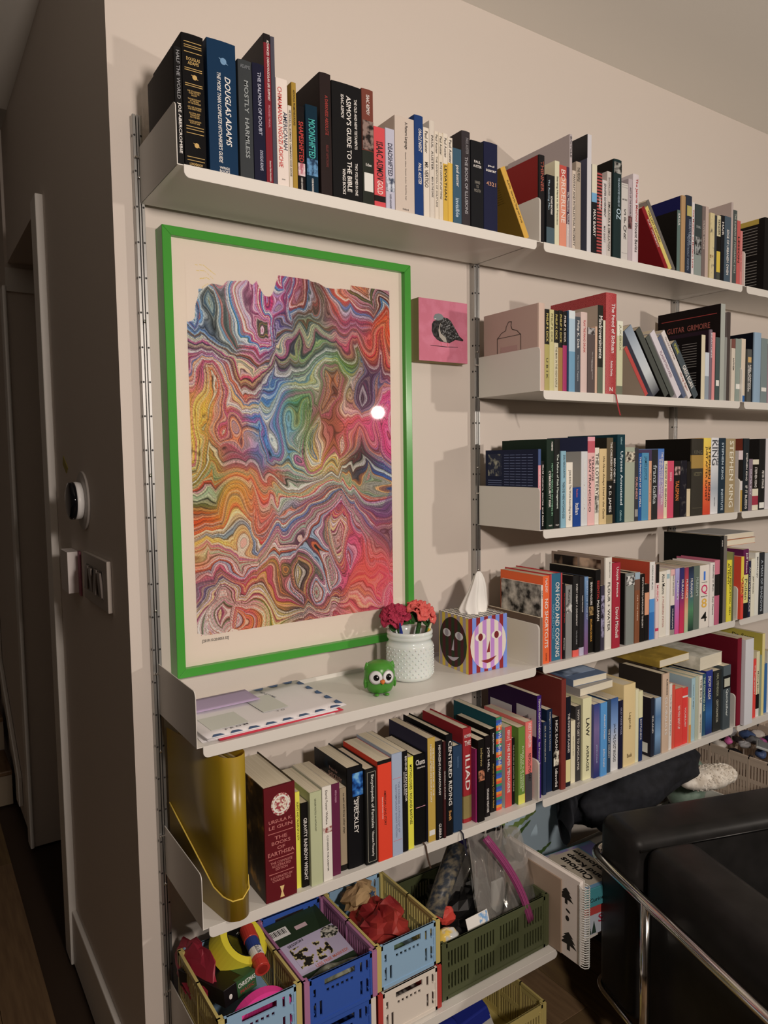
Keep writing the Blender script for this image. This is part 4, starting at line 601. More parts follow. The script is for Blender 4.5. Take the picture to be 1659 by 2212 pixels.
("U1",0.9429,0.0262,0.2319,-0.2490,0.000,0.1650,1,'blackish green hardcover with white capitals','#1c2a20',[('CYBERSECURITY RISK', '#e8ddd0', 0.35, 0.76, 0.38, 0.28), ('HOW TO MEASURE ANYTHING IN', '#7fae8a', 0.27, 0.85, 0.72, 0.22), ('HUBBARD', '#e8ddd0', 0.03, 0.13, 0.7, 0.22), ('WILEY', '#e8ddd0', 0.955, 0.97, 0.5, 0.5, 'h')],{}),
("U1",0.9702,0.0220,0.2332,-0.2490,0.000,0.1650,1,'black hardcover with pale green title','#1f1f1d',[('The Failure of Risk Management', '#d6dccb', 0.17, 0.78, 0.5, 0.4), ('WILEY', '#e8ddd0', 0.955, 0.97, 0.5, 0.6, 'h')],{}),
("U1",0.9964,0.0187,0.2013,-0.2490,0.000,0.1248,0,'light blue paperback','#7fa5b0',[('ZORA NEALE HURSTON', '#16222a', 0.05, 0.35, 0.6, 0.35), ('THEIR EYES WERE WATCHING GOD', '#16222a', 0.4, 0.88, 0.5, 0.4)],{}),
("U1",1.0166,0.0241,0.1714,-0.2490,0.000,0.1063,0,'short cream paperback with bold serif title','#ddd2bf',[('JOHN IRVING', '#4a3f30', 0.12, 0.33, 0.5, 0.5), ('The World According to Garp', '#181412', 0.35, 0.9, 0.55, 0.4)],{}),
("U1",1.0428,0.0296,0.1045,-0.2490,0.000,0.0648,0,'very short blue dictionary','#1c3f80',[('Italian', '#e8ddd0', 0.4, 0.7, 0.5, 0.45), ('Random', '#d05a50', 0.05, 0.25, 0.5, 0.2)],{}),
("U1",1.0740,0.0249,0.1996,-0.2490,0.000,0.1238,0,'pale grey paperback','#c6c3be',[('THE ORANGE THEATER GREAT AMERICANS', '#e8ddd0', 0.1, 0.55, 0.5, 0.4), ('JANE SMITH', '#e8ddd0', 0.62, 0.85, 0.5, 0.3)],{'cov': '#9d968c'}),
("U1",1.0996,0.0282,0.2388,-0.2490,0.000,0.1480,0,'tall pink paperback with thin capitals','#d49e98',[('SAN FRANCISCO', '#2c2022', 0.25, 0.85, 0.3, 0.3), ('STRANGE', '#2c2022', 0.22, 0.5, 0.7, 0.3)],{'cov': '#2c3048', 'bands': [(0, '#dba8a0'), (0.8, '#dba8a0'), (0.82, '#b8505a'), (0.95, '#d8949a')]}),
("U1",1.1284,0.0169,0.2095,-0.2490,0.000,0.1299,0,'white paperback with hand lettered title','#d7ccb8',[('THE LOTTERY', '#181412', 0.07, 0.62, 0.5, 0.7)],{'pic': [(0.62, 0.85, '#4a4a44', '#c9c2b0')]}),
("U1",1.1473,0.0290,0.2069,-0.2490,0.000,0.1365,1,'tan hardcover with handwritten title','#cdb07c',[('We Have Always Lived in the Castle', '#4a3a22', 0.1, 0.93, 0.5, 0.36, 'i')],{}),
("U1",1.1768,0.0258,0.2366,-0.2490,0.000,0.1467,0,'brown and black paperback with large initials','#2a261e',[('P. D. JAMES', '#e8ddd0', 0.56, 0.87, 0.5, 0.5), ('THE CHILDREN OF MEN', '#e8ddd0', 0.05, 0.48, 0.7, 0.3)],{'bands': [(0, '#8a7850'), (0.1, '#17140f'), (0.5, '#5a4c36')]}),
("U1",1.2035,0.0105,0.2249,-0.2490,0.000,0.1395,0,'thin black paperback with white title','#1b1a19',[('BREW CHEM 101', '#e8ddd0', 0.2, 0.5, 0.5, 0.7)],{}),
("U1",1.2204,0.0332,0.2459,-0.2490,0.000,0.1800,0,'tall dark teal paperback with white title','#14353c',[('Ulysses Annotated', '#d6e0de', 0.19, 0.8, 0.52, 0.42), ('Gifford', '#8fb0b0', 0.03, 0.11, 0.5, 0.2), ('California', '#8fb0b0', 0.86, 0.98, 0.5, 0.25, 'i')],{}),
("U1",1.2543,0.0423,0.2104,-0.2490,0.000,0.1400,1,'thick sage green hardcover with portrait','#9c9f88',[],{'pic': [(0.06, 0.2, '#cbbfa6', '#3a2f26')]}),
("U1",1.2970,0.0170,0.2090,-0.2490,0.000,0.1296,0,'slim charcoal paperback with pink title','#3b393b',[('DUBLINERS', '#c98d84', 0.4, 0.7, 0.5, 0.5)],{'lab': [(0.84, 0.94)], 'lc': '#8d8780'}),
("U1",1.3144,0.0141,0.1927,-0.2490,0.000,0.1195,0,'bright blue paperback','#1a4b89',[('THE PHANTOM OF THE OPERA', '#e8ddd0', 0.05, 0.8, 0.5, 0.5)],{}),
("U1",1.3294,0.0312,0.1940,-0.2490,0.000,0.1203,0,'sky blue paperback with green edge','#4c86a4',[('JAMES JOYCE', '#25566e', 0.05, 0.4, 0.5, 0.5)],{'cov': '#2a6048'}),
("U1",1.3611,0.0127,0.1705,-0.2490,0.000,0.1057,0,'thin peach paperback','#d09876',[('The Metamorphosis', '#5a3320', 0.15, 0.75, 0.5, 0.4)],{}),
("U1",1.3747,0.0280,0.2032,-0.2490,0.000,0.1260,0,'black paperback with large lowercase name','#2b2b2a',[('franz kafka', '#a5a8a4', 0.22, 0.78, 0.5, 0.6)],{'cov': '#6f5a7c'}),
("U1",1.4031,0.0288,0.2059,-0.2490,0.000,0.1276,0,'blue to pink fading paperback','#6f86b0',[('THE SEVEN MOONS OF MAALI ALMEIDA', '#e8ddd0', 0.05, 0.8, 0.65, 0.3), ('SHEHAN KARUNATILAKA', '#e8ddd0', 0.15, 0.65, 0.3, 0.25)],{'grad': ['#d07a7a', '#8f7fa6', '#3f6fae']}),
("U1",1.4324,0.0160,0.1696,-0.2490,0.000,0.1051,0,'slim cream paperback with black title','#d6c6a0',[('THE BOOK OF A GENERATION', '#181412', 0.05, 0.8, 0.5, 0.5)],{}),
("U1",1.4488,0.0309,0.1694,-0.2490,0.000,0.1050,0,'hot pink paperback','#c7465e',[('SONG', '#f0c8c8', 0.2, 0.35, 0.5, 0.3)],{}),
("U1",1.4821,0.0291,0.1689,-0.2490,0.000,0.1047,0,'black paperback with orange title','#201c19',[('TALISMAN', '#d9742c', 0.35, 0.7, 0.5, 0.6)],{'pic': [(0.1, 0.25, '#b08d84', '#3c2a24')]}),
("U1",1.5121,0.0324,0.1699,-0.2490,0.000,0.1054,0,'worn black paperback with torn edge','#1a1820',[],{}),
("U1",1.5455,0.0179,0.1666,-0.2490,0.000,0.1033,0,'torn cream and black paperback','#1f1a16',[],{'bands': [(0, '#cbb795'), (0.45, '#c5b08c'), (0.5, '#1f1a16')]}),
("U1",1.5668,0.0607,0.2359,-0.2490,0.000,0.1650,1,'very thick olive hardcover with gold panel','#39342b',[('NECESSITY', '#6a6248', 0.42, 0.5, 0.5, 0.7, 'h'), ('KING', '#5c5644', 0.15, 0.2, 0.5, 0.7, 'h')],{'bands': [(0, '#353027'), (0.605, '#353027'), (0.61, '#9a7a3a'), (0.78, '#9a7a3a'), (0.785, '#353027')], 'cov': '#15120f', 'rules': [0.9], 'rc': '#5c5440'}),
("U1",1.6285,0.0395,0.2376,-0.2490,0.000,0.1600,1,'yellow to orange hardcover with black capitals','#e0a030',[('JUST AFTER SUNSET', '#181412', 0.11, 0.82, 0.34, 0.3), ('STEPHEN KING', '#181412', 0.11, 0.82, 0.75, 0.28)],{'grad': ['#c23a20', '#dd5f2c', '#e0a83c', '#e6c84a']}),
("U1",1.6684,0.0408,0.2387,-0.2490,0.000,0.1600,1,'white hardcover with tall grey capitals','#cdc8c4',[('KING', '#4a4a4c', 0.03, 0.36, 0.4, 0.62), ('STEPHEN', '#6a6a6c', 0.03, 0.36, 0.82, 0.2), ('Hearts in Atlantis', '#3a3a3a', 0.78, 0.9, 0.5, 0.3)],{'grad': ['#d8d2cc', '#9ca0a4', '#d2cdc8', '#d8d4d0']}),
("U1",1.7103,0.0374,0.2380,-0.2490,0.000,0.1600,1,'dark slate hardcover with spaced title','#22303a',[('STEPHEN KING', '#b9c6cc', 0.06, 0.55, 0.5, 0.3), ('INSTITUTE', '#b9c6cc', 0.68, 0.96, 0.5, 0.3)],{}),
("U1",1.7487,0.0543,0.2366,-0.2490,0.000,0.1600,1,'tan hardcover with widely spaced capitals','#9b8560',[('STEPHEN KING', '#e0d4ba', 0.03, 0.93, 0.55, 0.42)],{}),
("U2",1.8235,0.0240,0.1981,-0.2490,0.000,0.1228,0,'white and ochre paperback with black panel','#cfc4bc',[],{'bands': [(0, '#b08a3a'), (0.35, '#cdc2ba'), (0.5, '#16120f'), (0.85, '#cdb8b4')]}),
("U2",1.8510,0.0326,0.2373,-0.2490,0.000,0.1566,1,'black hardcover with white title','#22272a',[('STEPHEN KING', '#e8ddd0', 0.2, 0.58, 0.5, 0.3), ('IF IT BLEEDS', '#e8ddd0', 0.65, 0.97, 0.5, 0.4)],{'cov': '#7a3626'}),
("U2",1.8852,0.0211,0.1697,-0.2490,0.000,0.1052,0,'slim mauve paperback','#7d6a72',[('DUMA KEY', '#d8c8d0', 0.2, 0.7, 0.5, 0.4)],{}),
("U2",1.9080,0.0352,0.1679,-0.2490,0.000,0.1041,0,'cream and black paperback','#d6cbb0',[('STEPHEN KING', '#e8ddd0', 0.15, 0.55, 0.5, 0.6)],{'bands': [(0, '#d6cbb0'), (0.1, '#9c3040'), (0.28, '#d6cbb0'), (0.42, '#17140f'), (0.9, '#d6cbb0')]}),
("U2",1.9444,0.0376,0.2367,-0.2490,0.000,0.1562,1,'black hardcover with white sticker','#211f1d',[('PETER STRAUB', '#e8ddd0', 0.45, 0.7, 0.6, 0.35)],{'lab': [(0.9, 0.98)]}),
("U2",1.9837,0.0479,0.2378,-0.2490,0.000,0.1570,1,'white hardcover with pink stains','#c6bcb8',[],{}),
]
PAGES = noise_mat('#d2c2a6', '#c4b394', 4, 0.85, 1.0, 0.3, 0.7, 6, stretch=(220, 0.4, 0.4))
PAGES2 = noise_mat('#c2b196', '#b3a183', 4, 0.85, 1.0, 0.3, 0.7, 6, stretch=(220, 0.4, 0.4))
SHF = {'T0': 'top shelf of left bay', 'T1': 'top shelf of middle bay', 'T2': 'top shelf of right bay', 'C1': 'second shelf of middle bay', 'C2': 'second shelf of right bay', 'U1': 'third shelf of middle bay', 'U2': 'third shelf of right bay', 'O1': 'fourth shelf of middle bay', 'O2': 'fourth shelf of right bay', 'S0': 'fifth shelf of left bay', 'S1': 'fifth shelf of middle bay', 'S2': 'fifth shelf of right bay'}
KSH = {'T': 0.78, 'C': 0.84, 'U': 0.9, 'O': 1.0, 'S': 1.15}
def cover_mesh(w, h, d, hard):
    t = min(0.0022 if hard else 0.0006, w*0.22); bul = (0.0016 if w > 0.012 else 0.0008) if hard else 0.0003
    n = 6 if hard else 3
    outer = [(0, d), (0, 0.004 if hard else 0.001)]
    for k in range(n+1):
        f = k/n; outer.append((0.0004+(w-0.0008)*f, -bul*math.sin(math.pi*f)))
    outer += [(w, 0.004 if hard else 0.001), (w, d)]
    inner = [(t, d), (t, t+0.002)]+[(w-t, t+0.002), (w-t, d)]
    mb = MB(); N = len(outer)
    for i in range(N-1):                                             # outside faces; 0 = spine, 1 = boards
        mi = 1 if i == 0 or i == N-2 else 0
        a, b = outer[i], outer[i+1]
        mb.add([(a[0], a[1], 0), (b[0], b[1], 0), (b[0], b[1], h), (a[0], a[1], h)], [(0, 1, 2, 3)], mi)
    for i in range(3):
        a, b = inner[i], inner[i+1]
        mb.add([(a[0], a[1], 0), (b[0], b[1], 0), (b[0], b[1], h), (a[0], a[1], h)], [(3, 2, 1, 0)], 1)
    for z in (0, h):
        mb.add([outer[0]+(z,), outer[1]+(z,), inner[1]+(z,), inner[0]+(z,)], [(0, 1, 2, 3)], 1)
        mb.add([outer[-1]+(z,), outer[-2]+(z,), inner[2]+(z,), inner[3]+(z,)], [(0, 1, 2, 3)], 1)
        mb.add([p+(z,) for p in outer[1:-1]]+[inner[2]+(z,), inner[1]+(z,)], [tuple(range(N))], 0)
        
    for (a, b) in ((outer[0], inner[0]), (outer[-1], inner[3])):
        mb.add([(a[0], a[1], 0), (b[0], b[1], 0), (b[0], b[1], h), (a[0], a[1], h)], [(0, 1, 2, 3)], 1)
    return mb, t, bul
def spine_text(bk, texts, w, h, bul, k):
    for tx in texts:
        body, col, f0, f1, ac, sz = tx[:6]; st = tx[6] if len(tx) > 6 else ''
        m = mat(col, 0.5, 0, k)
        L = (f1-f0)*h; zc = h*(1-(f0+f1)/2)
        if 'h' in st:
            M = frameM((w*ac, -bul-0.0004, zc), (1, 0, 0), (0, 0, 1)); text(body, bk, M, w*sz, L, m, 'lettering')
        else:
            M = frameM((w*ac, -bul-0.0004, zc), (0, 0, -1), (1, 0, 0)); text(body, bk, M, L, w*sz, m, 'lettering', shear=0.25 if 'i' in st else 0)
cnt = {}
def make_book(rec):
    sh, x, w, h, y, lean, d, hard, desc, col, texts, o = rec
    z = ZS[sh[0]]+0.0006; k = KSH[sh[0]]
    cnt[sh] = cnt.get(sh, 0)+1
    lab = '%s, %s from left on %s' % (desc, ORD[cnt[sh]-1], SHF[sh])
    mb, t, bul = cover_mesh(w, h, d, hard)
    rough = 0.55 if hard else 0.42
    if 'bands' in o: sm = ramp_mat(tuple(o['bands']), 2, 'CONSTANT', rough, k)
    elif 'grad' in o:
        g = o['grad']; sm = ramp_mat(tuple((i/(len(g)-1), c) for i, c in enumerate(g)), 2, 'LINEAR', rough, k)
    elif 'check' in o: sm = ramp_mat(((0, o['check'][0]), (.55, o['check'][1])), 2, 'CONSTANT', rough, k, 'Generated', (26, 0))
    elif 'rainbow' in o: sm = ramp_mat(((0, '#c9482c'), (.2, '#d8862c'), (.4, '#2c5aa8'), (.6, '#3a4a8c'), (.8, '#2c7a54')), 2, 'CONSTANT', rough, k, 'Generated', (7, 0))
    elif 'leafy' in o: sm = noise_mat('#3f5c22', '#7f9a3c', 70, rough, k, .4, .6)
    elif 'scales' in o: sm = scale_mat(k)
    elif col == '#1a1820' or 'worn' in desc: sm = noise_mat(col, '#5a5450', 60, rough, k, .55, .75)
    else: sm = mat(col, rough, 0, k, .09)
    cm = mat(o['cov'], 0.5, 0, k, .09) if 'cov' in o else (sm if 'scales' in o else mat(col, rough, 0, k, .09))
    if 'autumn' in o: cm = noise_mat('#2a2114', '#b5842c', 22, .45, k, .45, .72, 6, c3='#4a3a20')
    if 'swirl' in o or 'covs' in o: cm = noise_mat('#0e1014', '#22303c', 20, .4, k, .5, .7)
    bk = mb.build('book', [sm, cm])
    bk.location = (x, y, z); bk.rotation_euler = (0, -lean, 0)
    tag(bk, lab, 'book', 'books on the '+SHF[sh])
    ph = 0.003 if hard else 0.0004
    MB().box(t, t+0.0022, ph, w-t, d-(0.004 if hard else 0.0008), h-ph).build('pages', PAGES if hard or int(x*1000) % 2 else PAGES2, bk)
    spine_text(bk, texts, w, h, bul, k)
    yo = -bul-0.0002
    def patch(f0, f1, m, name, a0=.06, a1=.94):
        MB().box(w*a0, yo-0.0001, h*(1-f1), w*a1, yo+0.0001+bul, h*(1-f0)).build(name, m, bk)
    for p in o.get('pic', ()): patch(p[0], p[1], noise_mat(p[2], p[3], 90, .5, k, .42, .6, 3), 'spine_picture', .04, .96)
    for p in o.get('lab', ()): patch(p[0], p[1], mat(o.get('lc', '#ddd6c8'), .6, 0, k), 'spine_label', .12, .88)
    for f in o.get('rules', ()): patch(f, f+0.0045, mat(o['rc'], .45, 0, k), 'gilt_rule', .1, .9)
    for (f, s) in o.get('emblem', ()):
        em = mat(o.get('ec', '#c9a15a'), .4, 0, k); M = frameM((w*.55, yo-0.0002, h*(1-f)), (1, 0, 0), (0, 0, 1)); r = w*s*.36
        flat(ell(0, 0, r, r, 20), M, 'planet_emblem', em, bk); flat(ell(0, 0, r*1.7, r*.2, 20, rot=-.5), M, 'planet_ring', em, bk, .0005)
    if 'border' in o:
        bm_ = mat('#8d8878', .5, 0, k)
        for a in (.14, .86): MB().box(w*a-.0004, yo-.0001, h*.03, w*a+.0004, yo+bul, h*.97).build('border_line', bm_, bk)
        for f in (.03, .97): MB().box(w*.14, yo-.0001, h*f-.0004, w*.86, yo+bul, h*f+.0004).build('border_line', bm_, bk)
    if 'redge' in o:
        rm = mat('#b83a3c', .45, 0, k)
        for a, b in ((-.002, .1), (.9, 1.002)): MB().box(w*a, yo-.0001, 0, w*b, .004, h).build('red_edge', rm, bk)
    if 'seal' in o:
        M = frameM((w*.52, yo-.0003, h*.84), (1, 0, 0), (0, 0, 1)); r = w*.27
        flat(ell(0, 0, r*1.15, r*1.25, 20), M, 'award_seal', noise_mat('#8a3038', '#d8c8b0', 220, .3, k), bk, .0004)
        mb2 = MB(); N = 32
        for i in range(N):
            a, b = 2*math.pi*i/N, 2*math.pi*(i+1)/N
            q = [M @ Vector((rr*math.cos(c), rr*math.sin(c), .0007)) for rr, c in ((r*.82, a), (r*.98, a), (r*.98, b), (r*.82, b))]
            mb2.add(q, [(0, 1, 2, 3)])
        mb2.build('seal_ring', mat('#d8d2c4', .35, 0, k), bk)
        flat([(-w*.07, -.012), (w*.07, -.012), (w*.02, 0), (w*.07, .012), (-w*.07, .012), (-w*.02, 0)], frameM((w*.5, yo-.0003, h*.07), (1, 0, 0), (0, 0, 1)), 'publisher_mark', mat('#c9a86a', .4, 0, k), bk)
    if 'swirl' in o: patch(.06, .29, noise_mat('#0c2450', '#7ab4d8', 60, .4, k, .4, .68, 2, c3='#1f5a9c'), 'spine_picture', .3, .98)
    if 'ribbon' in o:
        rm = mat(o['ribbon'], .6, 0, k); pts = [(w*.6, -.004, .004), (w*.62, -.014, -.002), (w*.66, -.0165, -.02), (w*.8, -.017, -.04), (w*1.0, -.016, -.058)]
        if hard and w > .038: pts = [(p[0], p[1], p[2]) for p in pts]
        mb2 = MB()
        for a, b in zip(pts, pts[1:]):
            mb2.add([(a[0]-.0022, a[1], a[2]), (a[0]+.0022, a[1]-.0006, a[2]), (b[0]+.0022, b[1]-.0006, b[2]), (b[0]-.0022, b[1], b[2])], [(0, 1, 2, 3)])
        mb2.build('ribbon_marker', rm, bk, solid=.0004)
    # prints on the left board (plane x = 0, seen from the left)
    LM = lambda fy, fz: frameM((-0.0004, d*fy, h*fz), (0, -1, 0), (0, 0, 1))
    def lpatch(y0, y1, z0, z1, m, name='cover_print', dx=0.0003):
        return MB().box(-dx, d*y0, h*z0, 0.0001, d*y1, h*z1).build(name, m, bk)
    ct = o.get('covtext')
    if ct == 1:
        for g in range(9): text('lorem words printed in rows', bk, LM(.45, .8-g*.03), d*.6, h*.012, mat('#4a3410', .5, 0, k), 'cover_print')
    if ct == 2:
        for blk in (.3, .72):
            for g in range(10): lpatch(.12 if blk < .5 else .55, .48 if blk < .5 else .92, .88-g*.04, .888-g*.04, mat('#8d857c', .6, 0, k))
            for g in range(9): lpatch(.12 if blk < .5 else .55, .48 if blk < .5 else .88, .42-g*.04, .428-g*.04, mat('#8d857c', .6, 0, k))
        if sh == 'T2': lpatch(.1, .75, .93, 1.0, mat('#b59a3a', .5, 0, k), 'yellow_band')
    if ct == 3:
        for c in range(5):
            for g in range(16): lpatch(.1+c*.11, .19+c*.11, .93-g*.035, .936-g*.035, mat('#6f7a9c', .6, 0, k))
        lpatch(.68, .95, .66, .95, noise_mat('#22283c', '#a9a48c', 60, .5, k, .5, .7), 'cover_picture')
        for g in range(14): lpatch(.68, .95, .6-g*.03, .606-g*.03, mat('#6f7a9c', .6, 0, k))
    if 'spray' in o:
        ln = mat('#4a3f38', .6, 0, k); M = LM(.52, 0); s = d/ .2
        pts = [(-.043, .02), (-.043, .149), (-.038, .152), (-.028, .161), (-.011, .166), (-.010, .174), (-.001, .187), (.010, .186), (.008, .176), (.012, .166), (.03, .160), (.038, .152), (.043, .149), (.043, .02)]
        for a, b in zip(pts, pts[1:]):
            v = Vector((b[0]-a[0], b[1]-a[1])); nrm = Vector((-v.y, v.x)).normalized()*.0009
            flat([(a[0]*s-nrm.x, a[1]-nrm.y), (b[0]*s-nrm.x, b[1]-nrm.y), (b[0]*s+nrm.x, b[1]+nrm.y), (a[0]*s+nrm.x, a[1]+nrm.y)], M, 'drawn_line', ln, bk)
        flat([(-.043*s, .148), (.043*s, .148), (.043*s, .1495), (-.043*s, .1495)], M, 'drawn_line', ln, bk)
        flat([(-.03*s, .105), (.03*s, .105), (.03*s, .124), (-.03*s, .124)], M, 'drawn_label', mat('#b08a80', .6, 0, k), bk)
    if 'grim' in o:
        lpatch(.06, .94, .905, .912, mat('#a83a34', .5, 0, k), 'red_line')
        text('GUITAR  GRIMOIRE', bk, LM(.5, .8), d*.68, h*.06, mat('#9c5044', .5, 0, k), 'lettering')
        text('A COMPENDIUM OF GUITAR', bk, LM(.5, .74), d*.3, h*.014, mat('#6a4a40', .5, 0, k), 'lettering')
    if 'barcode' in o:
        lpatch(0, 1, .8, 1, mat('#121216', .4, 0, k), 'dark_header'); lpatch(.25, .8, .8, .97, mat('#cfc9c4', .5, 0, k), 'barcode_label', .0005)
        for g in range(14): lpatch(.3, .74, .812+g*.0105, .812+g*.0105+(.003 if g % 3 else .006), mat('#1a1818', .5, 0, k), 'barcode_bar', .0007)
    if o.get('photo') == 1:
        lpatch(0, 1, .6, 1, noise_mat('#1f1d1b', '#b5ab9d', 34, .5, k, .38, .68, 4), 'cover_picture')
        for g in range(4): text('praise for the collected poems', bk, LM(.45, .5-g*.03), d*(.62-g*.08), h*.014, mat('#4a443e', .6, 0, k), 'cover_print')
    if o.get('photo') == 2:
        lpatch(.08, .46, .82, .97, noise_mat('#3a2418', '#c9a88a', 20, .5, k, .4, .62, 2), 'cover_picture'); lpatch(.5, .95, .82, .97, noise_mat('#1c1512', '#b08a6a', 18, .5, k, .48, .7, 2), 'cover_picture')
    if 'leaf' in o:
        lpatch(.02, .4, .6, .86, mat('#a39d98', .6, 0, k), 'loose_leaflet', .0008)
        text('TENANT|COUNSELING', bk, LM(.2, .74) @ Matrix.Rotation(.5, 4, 'Z') @ Matrix.Translation((0, 0, .0009)), d*.2, h*.07, mat('#1c1816', .6, 0, k), 'lettering')
        lpatch(.5, .95, .62, .82, mat('#a8a29c', .6, 0, k), 'loose_leaflet', .0008)
    if 'lab2' in o:
        lpatch(.1, .5, .05, .22, mat('#cfc9bf', .6, 0, k), 'barcode_label')
    if 'seuss' in o: text('Dr. Seuss', bk, LM(.35, .93), d*.4, h*.05, mat('#1c1810', .5, 0, k), 'lettering')
    if 'covs' in o:
        text('SHECKLEY', bk, LM(.35, .84), d*.4, h*.05, mat('#b08a7a', .5, 0, k), 'lettering'); text('Praise for', bk, LM(.4, .9), d*.25, h*.03, mat('#b08a7a', .5, 0, k), 'lettering')
    return bk
def scale_mat(k):
    key = ('scales', k)
    if key in MC: return MC[key]
    m = bpy.data.materials.new('red_wave_pattern'); m.use_nodes = True; nt = m.node_tree; b = nt.nodes['Principled BSDF']; b.inputs['Roughness'].default_value = .45
    tc = nt.nodes.new('ShaderNodeTexCoord'); mp = nt.nodes.new('ShaderNodeMapping'); mp.inputs['Scale'].default_value = (36, 36, 52)
    vo = nt.nodes.new('ShaderNodeTexVoronoi'); vo.feature = 'F1'; vo.inputs['Randomness'].default_value = 0.0; vo.inputs['Scale'].default_value = 1.0
    mu = nt.nodes.new('ShaderNodeMath'); mu.operation = 'MULTIPLY'; mu.inputs[1].default_value = 7.0
    fr = nt.nodes.new('ShaderNodeMath'); fr.operation = 'FRACT'; rp = nt.nodes.new('ShaderNodeValToRGB')
    nt.links.new(tc.outputs['Object'], mp.inputs[0]); nt.links.new(mp.outputs[0], vo.inputs['Vector']); nt.links.new(vo.outputs['Distance'], mu.inputs[0])
    nt.links.new(mu.outputs[0], fr.inputs[0]); nt.links.new(fr.outputs[0], rp.inputs[0])
    rp.color_ramp.elements[0].position = .62; rp.color_ramp.elements[0].color = hx('#9c1e28', k); rp.color_ramp.elements[1].position = .75; rp.color_ramp.elements[1].color = hx('#c2504a', k)
    nt.links.new(rp.outputs[0], b.inputs['Base Color']); MC[key] = m; return m
for rec in BOOKS: make_book(rec)
# books lying across the tops of the rows
def lying(x0, y0, z0, x1, y1, z1, cov, desc, spine='x', rot=0, k=1.0):
    """flat book; spine on the left long side, pages show at the front"""
    cx, cy = (x0+x1)/2, (y0+y1)/2; w, d, h = x1-x0, y1-y0, z1-z0
    mb = MB(); t = .0009
    mb.box(-w/2, -d/2, 0, w/2, d/2, t); mb.box(-w/2, -d/2, h-t, w/2, d/2, h); mb.box(-w/2, -d/2, t, -w/2+t, d/2, h-t)
    bk = mb.build('book', cov); bk.location = (cx, cy, z0); bk.rotation_euler = (0, 0, rot)
    MB().box(-w/2+t, -d/2+.001, t, w/2-.001, d/2-.001, h-t).build('pages', noise_mat('#cfc3ab', '#bdb096', 4, .85, 1.1, .3, .7, 6, stretch=(.4, .4, 260)), bk)
    return tag(bk, desc, 'book', 'books lying on top of upright rows')
lying(1.100, -0.222, .9095, 1.245, -0.02, .9315, mat('#8d857c', .5, 0, 1.1), 'grey paperback lying under the blue covered one on fifth middle shelf', rot=.03)
b = lying(1.105, -0.205, .9320, 1.240, -0.01, .9515, mat('#5f6f86', .4, 0, 1.1), 'blue covered paperback lying on top of the fifth middle shelf row', rot=-.05)
MB().box(-.06, -.06, .0196, .06, .07, .0199).build('cover_picture', noise_mat('#3a4658', '#9aa8ba', 14, .4, 1.1), b)
lying(1.482, -0.205, .9200, 1.640, -0.02, .9440, noise_mat('#8a6f26', '#a3842e', 20, .45, 1.2), 'gold covered hardcover lying atop the fifth middle shelf row', rot=.02)
lying(1.646, -0.235, .8895, 1.775, -0.03, .9320, noise_mat('#a39d8c', '#c2bbab', 25, .5, 1.2), 'thick grey paperback lying beside the gold hardcover', rot=.03)
lying(1.845, -0.20, 1.2700, 2.02, -0.03, 1.2900, mat('#b5642c', .5, 0, 1.0), 'orange covered book lying over the fourth right shelf row')
lying(1.850, -0.19, 1.2905, 2.03, -0.03, 1.3080, mat('#b8b2aa', .5, 0, 1.0), 'pale grey book lying on the orange covered book')
# ---------------------------------------------------------------- framed print
FX0, FX1, FZ0, FZ1 = 0.035, 0.667, 1.110, 2.067
GREEN = mat('#3c8a2c', 0.22, name='green_lacquer')
fr = tag(empty('picture_frame', (0, 0, 0)), 'large green lacquered frame with swirling multicoloured print on wall', 'picture')
rw = 0.019
MB().prism([(FX0, FZ0), (FX1, FZ0), (FX1-rw, FZ0+rw), (FX0+rw, FZ0+rw)], 1, -0.045, -0.0005).build('frame_rail', GREEN, fr, bevel=.0012, seg=2)
MB().prism([(FX0, FZ1), (FX0+rw, FZ1-rw), (FX1-rw, FZ1-rw), (FX1, FZ1)], 1, -0.045, -0.0005).build('frame_rail', GREEN, fr, bevel=.0012, seg=2)
MB().prism([(FX0, FZ0), (FX0+rw, FZ0+rw), (FX0+rw, FZ1-rw), (FX0, FZ1)], 1, -0.045, -0.0005).build('frame_rail', GREEN, fr, bevel=.0012, seg=2)
MB().prism([(FX1, FZ0), (FX1, FZ1), (FX1-rw, FZ1-rw), (FX1-rw, FZ0+rw)], 1, -0.045, -0.0005).build('frame_rail', GREEN, fr, bevel=.0012, seg=2)
MB().box(FX0+rw, -0.030, FZ0+rw, FX1-rw, -0.004, FZ1-rw).build('mat_board', mat((.90, .80, .70), .85, name='mat_card'), fr)
AX0, AX1, AZ0, AZ1 = 0.0865, 0.610, 1.193, 2.000
NU, NV = 450, 694
rs = np.random.RandomState(11)
def vnoise(u, v, s, seed):
    r = np.random.RandomState(seed); G = r.rand(64, 64)*2-1
    x = u*s+17.3; y = v*s+5.1; xi = np.floor(x).astype(int); yi = np.floor(y).astype(int); fx = x-xi; fy = y-yi
    fx = fx*fx*fx*(fx*(fx*6-15)+10); fy = fy*fy*fy*(fy*(fy*6-15)+10)
    g = lambda a, b: G[a % 64, b % 64]
    return (g(xi, yi)*(1-fx)*(1-fy)+g(xi+1, yi)*fx*(1-fy)+g(xi, yi+1)*(1-fx)*fy+g(xi+1, yi+1)*fx*fy)
U, V = np.meshgrid(np.linspace(0, 1, NU), np.linspace(0, 1, NV)); VV = V*1.55            # V = 0 at the top
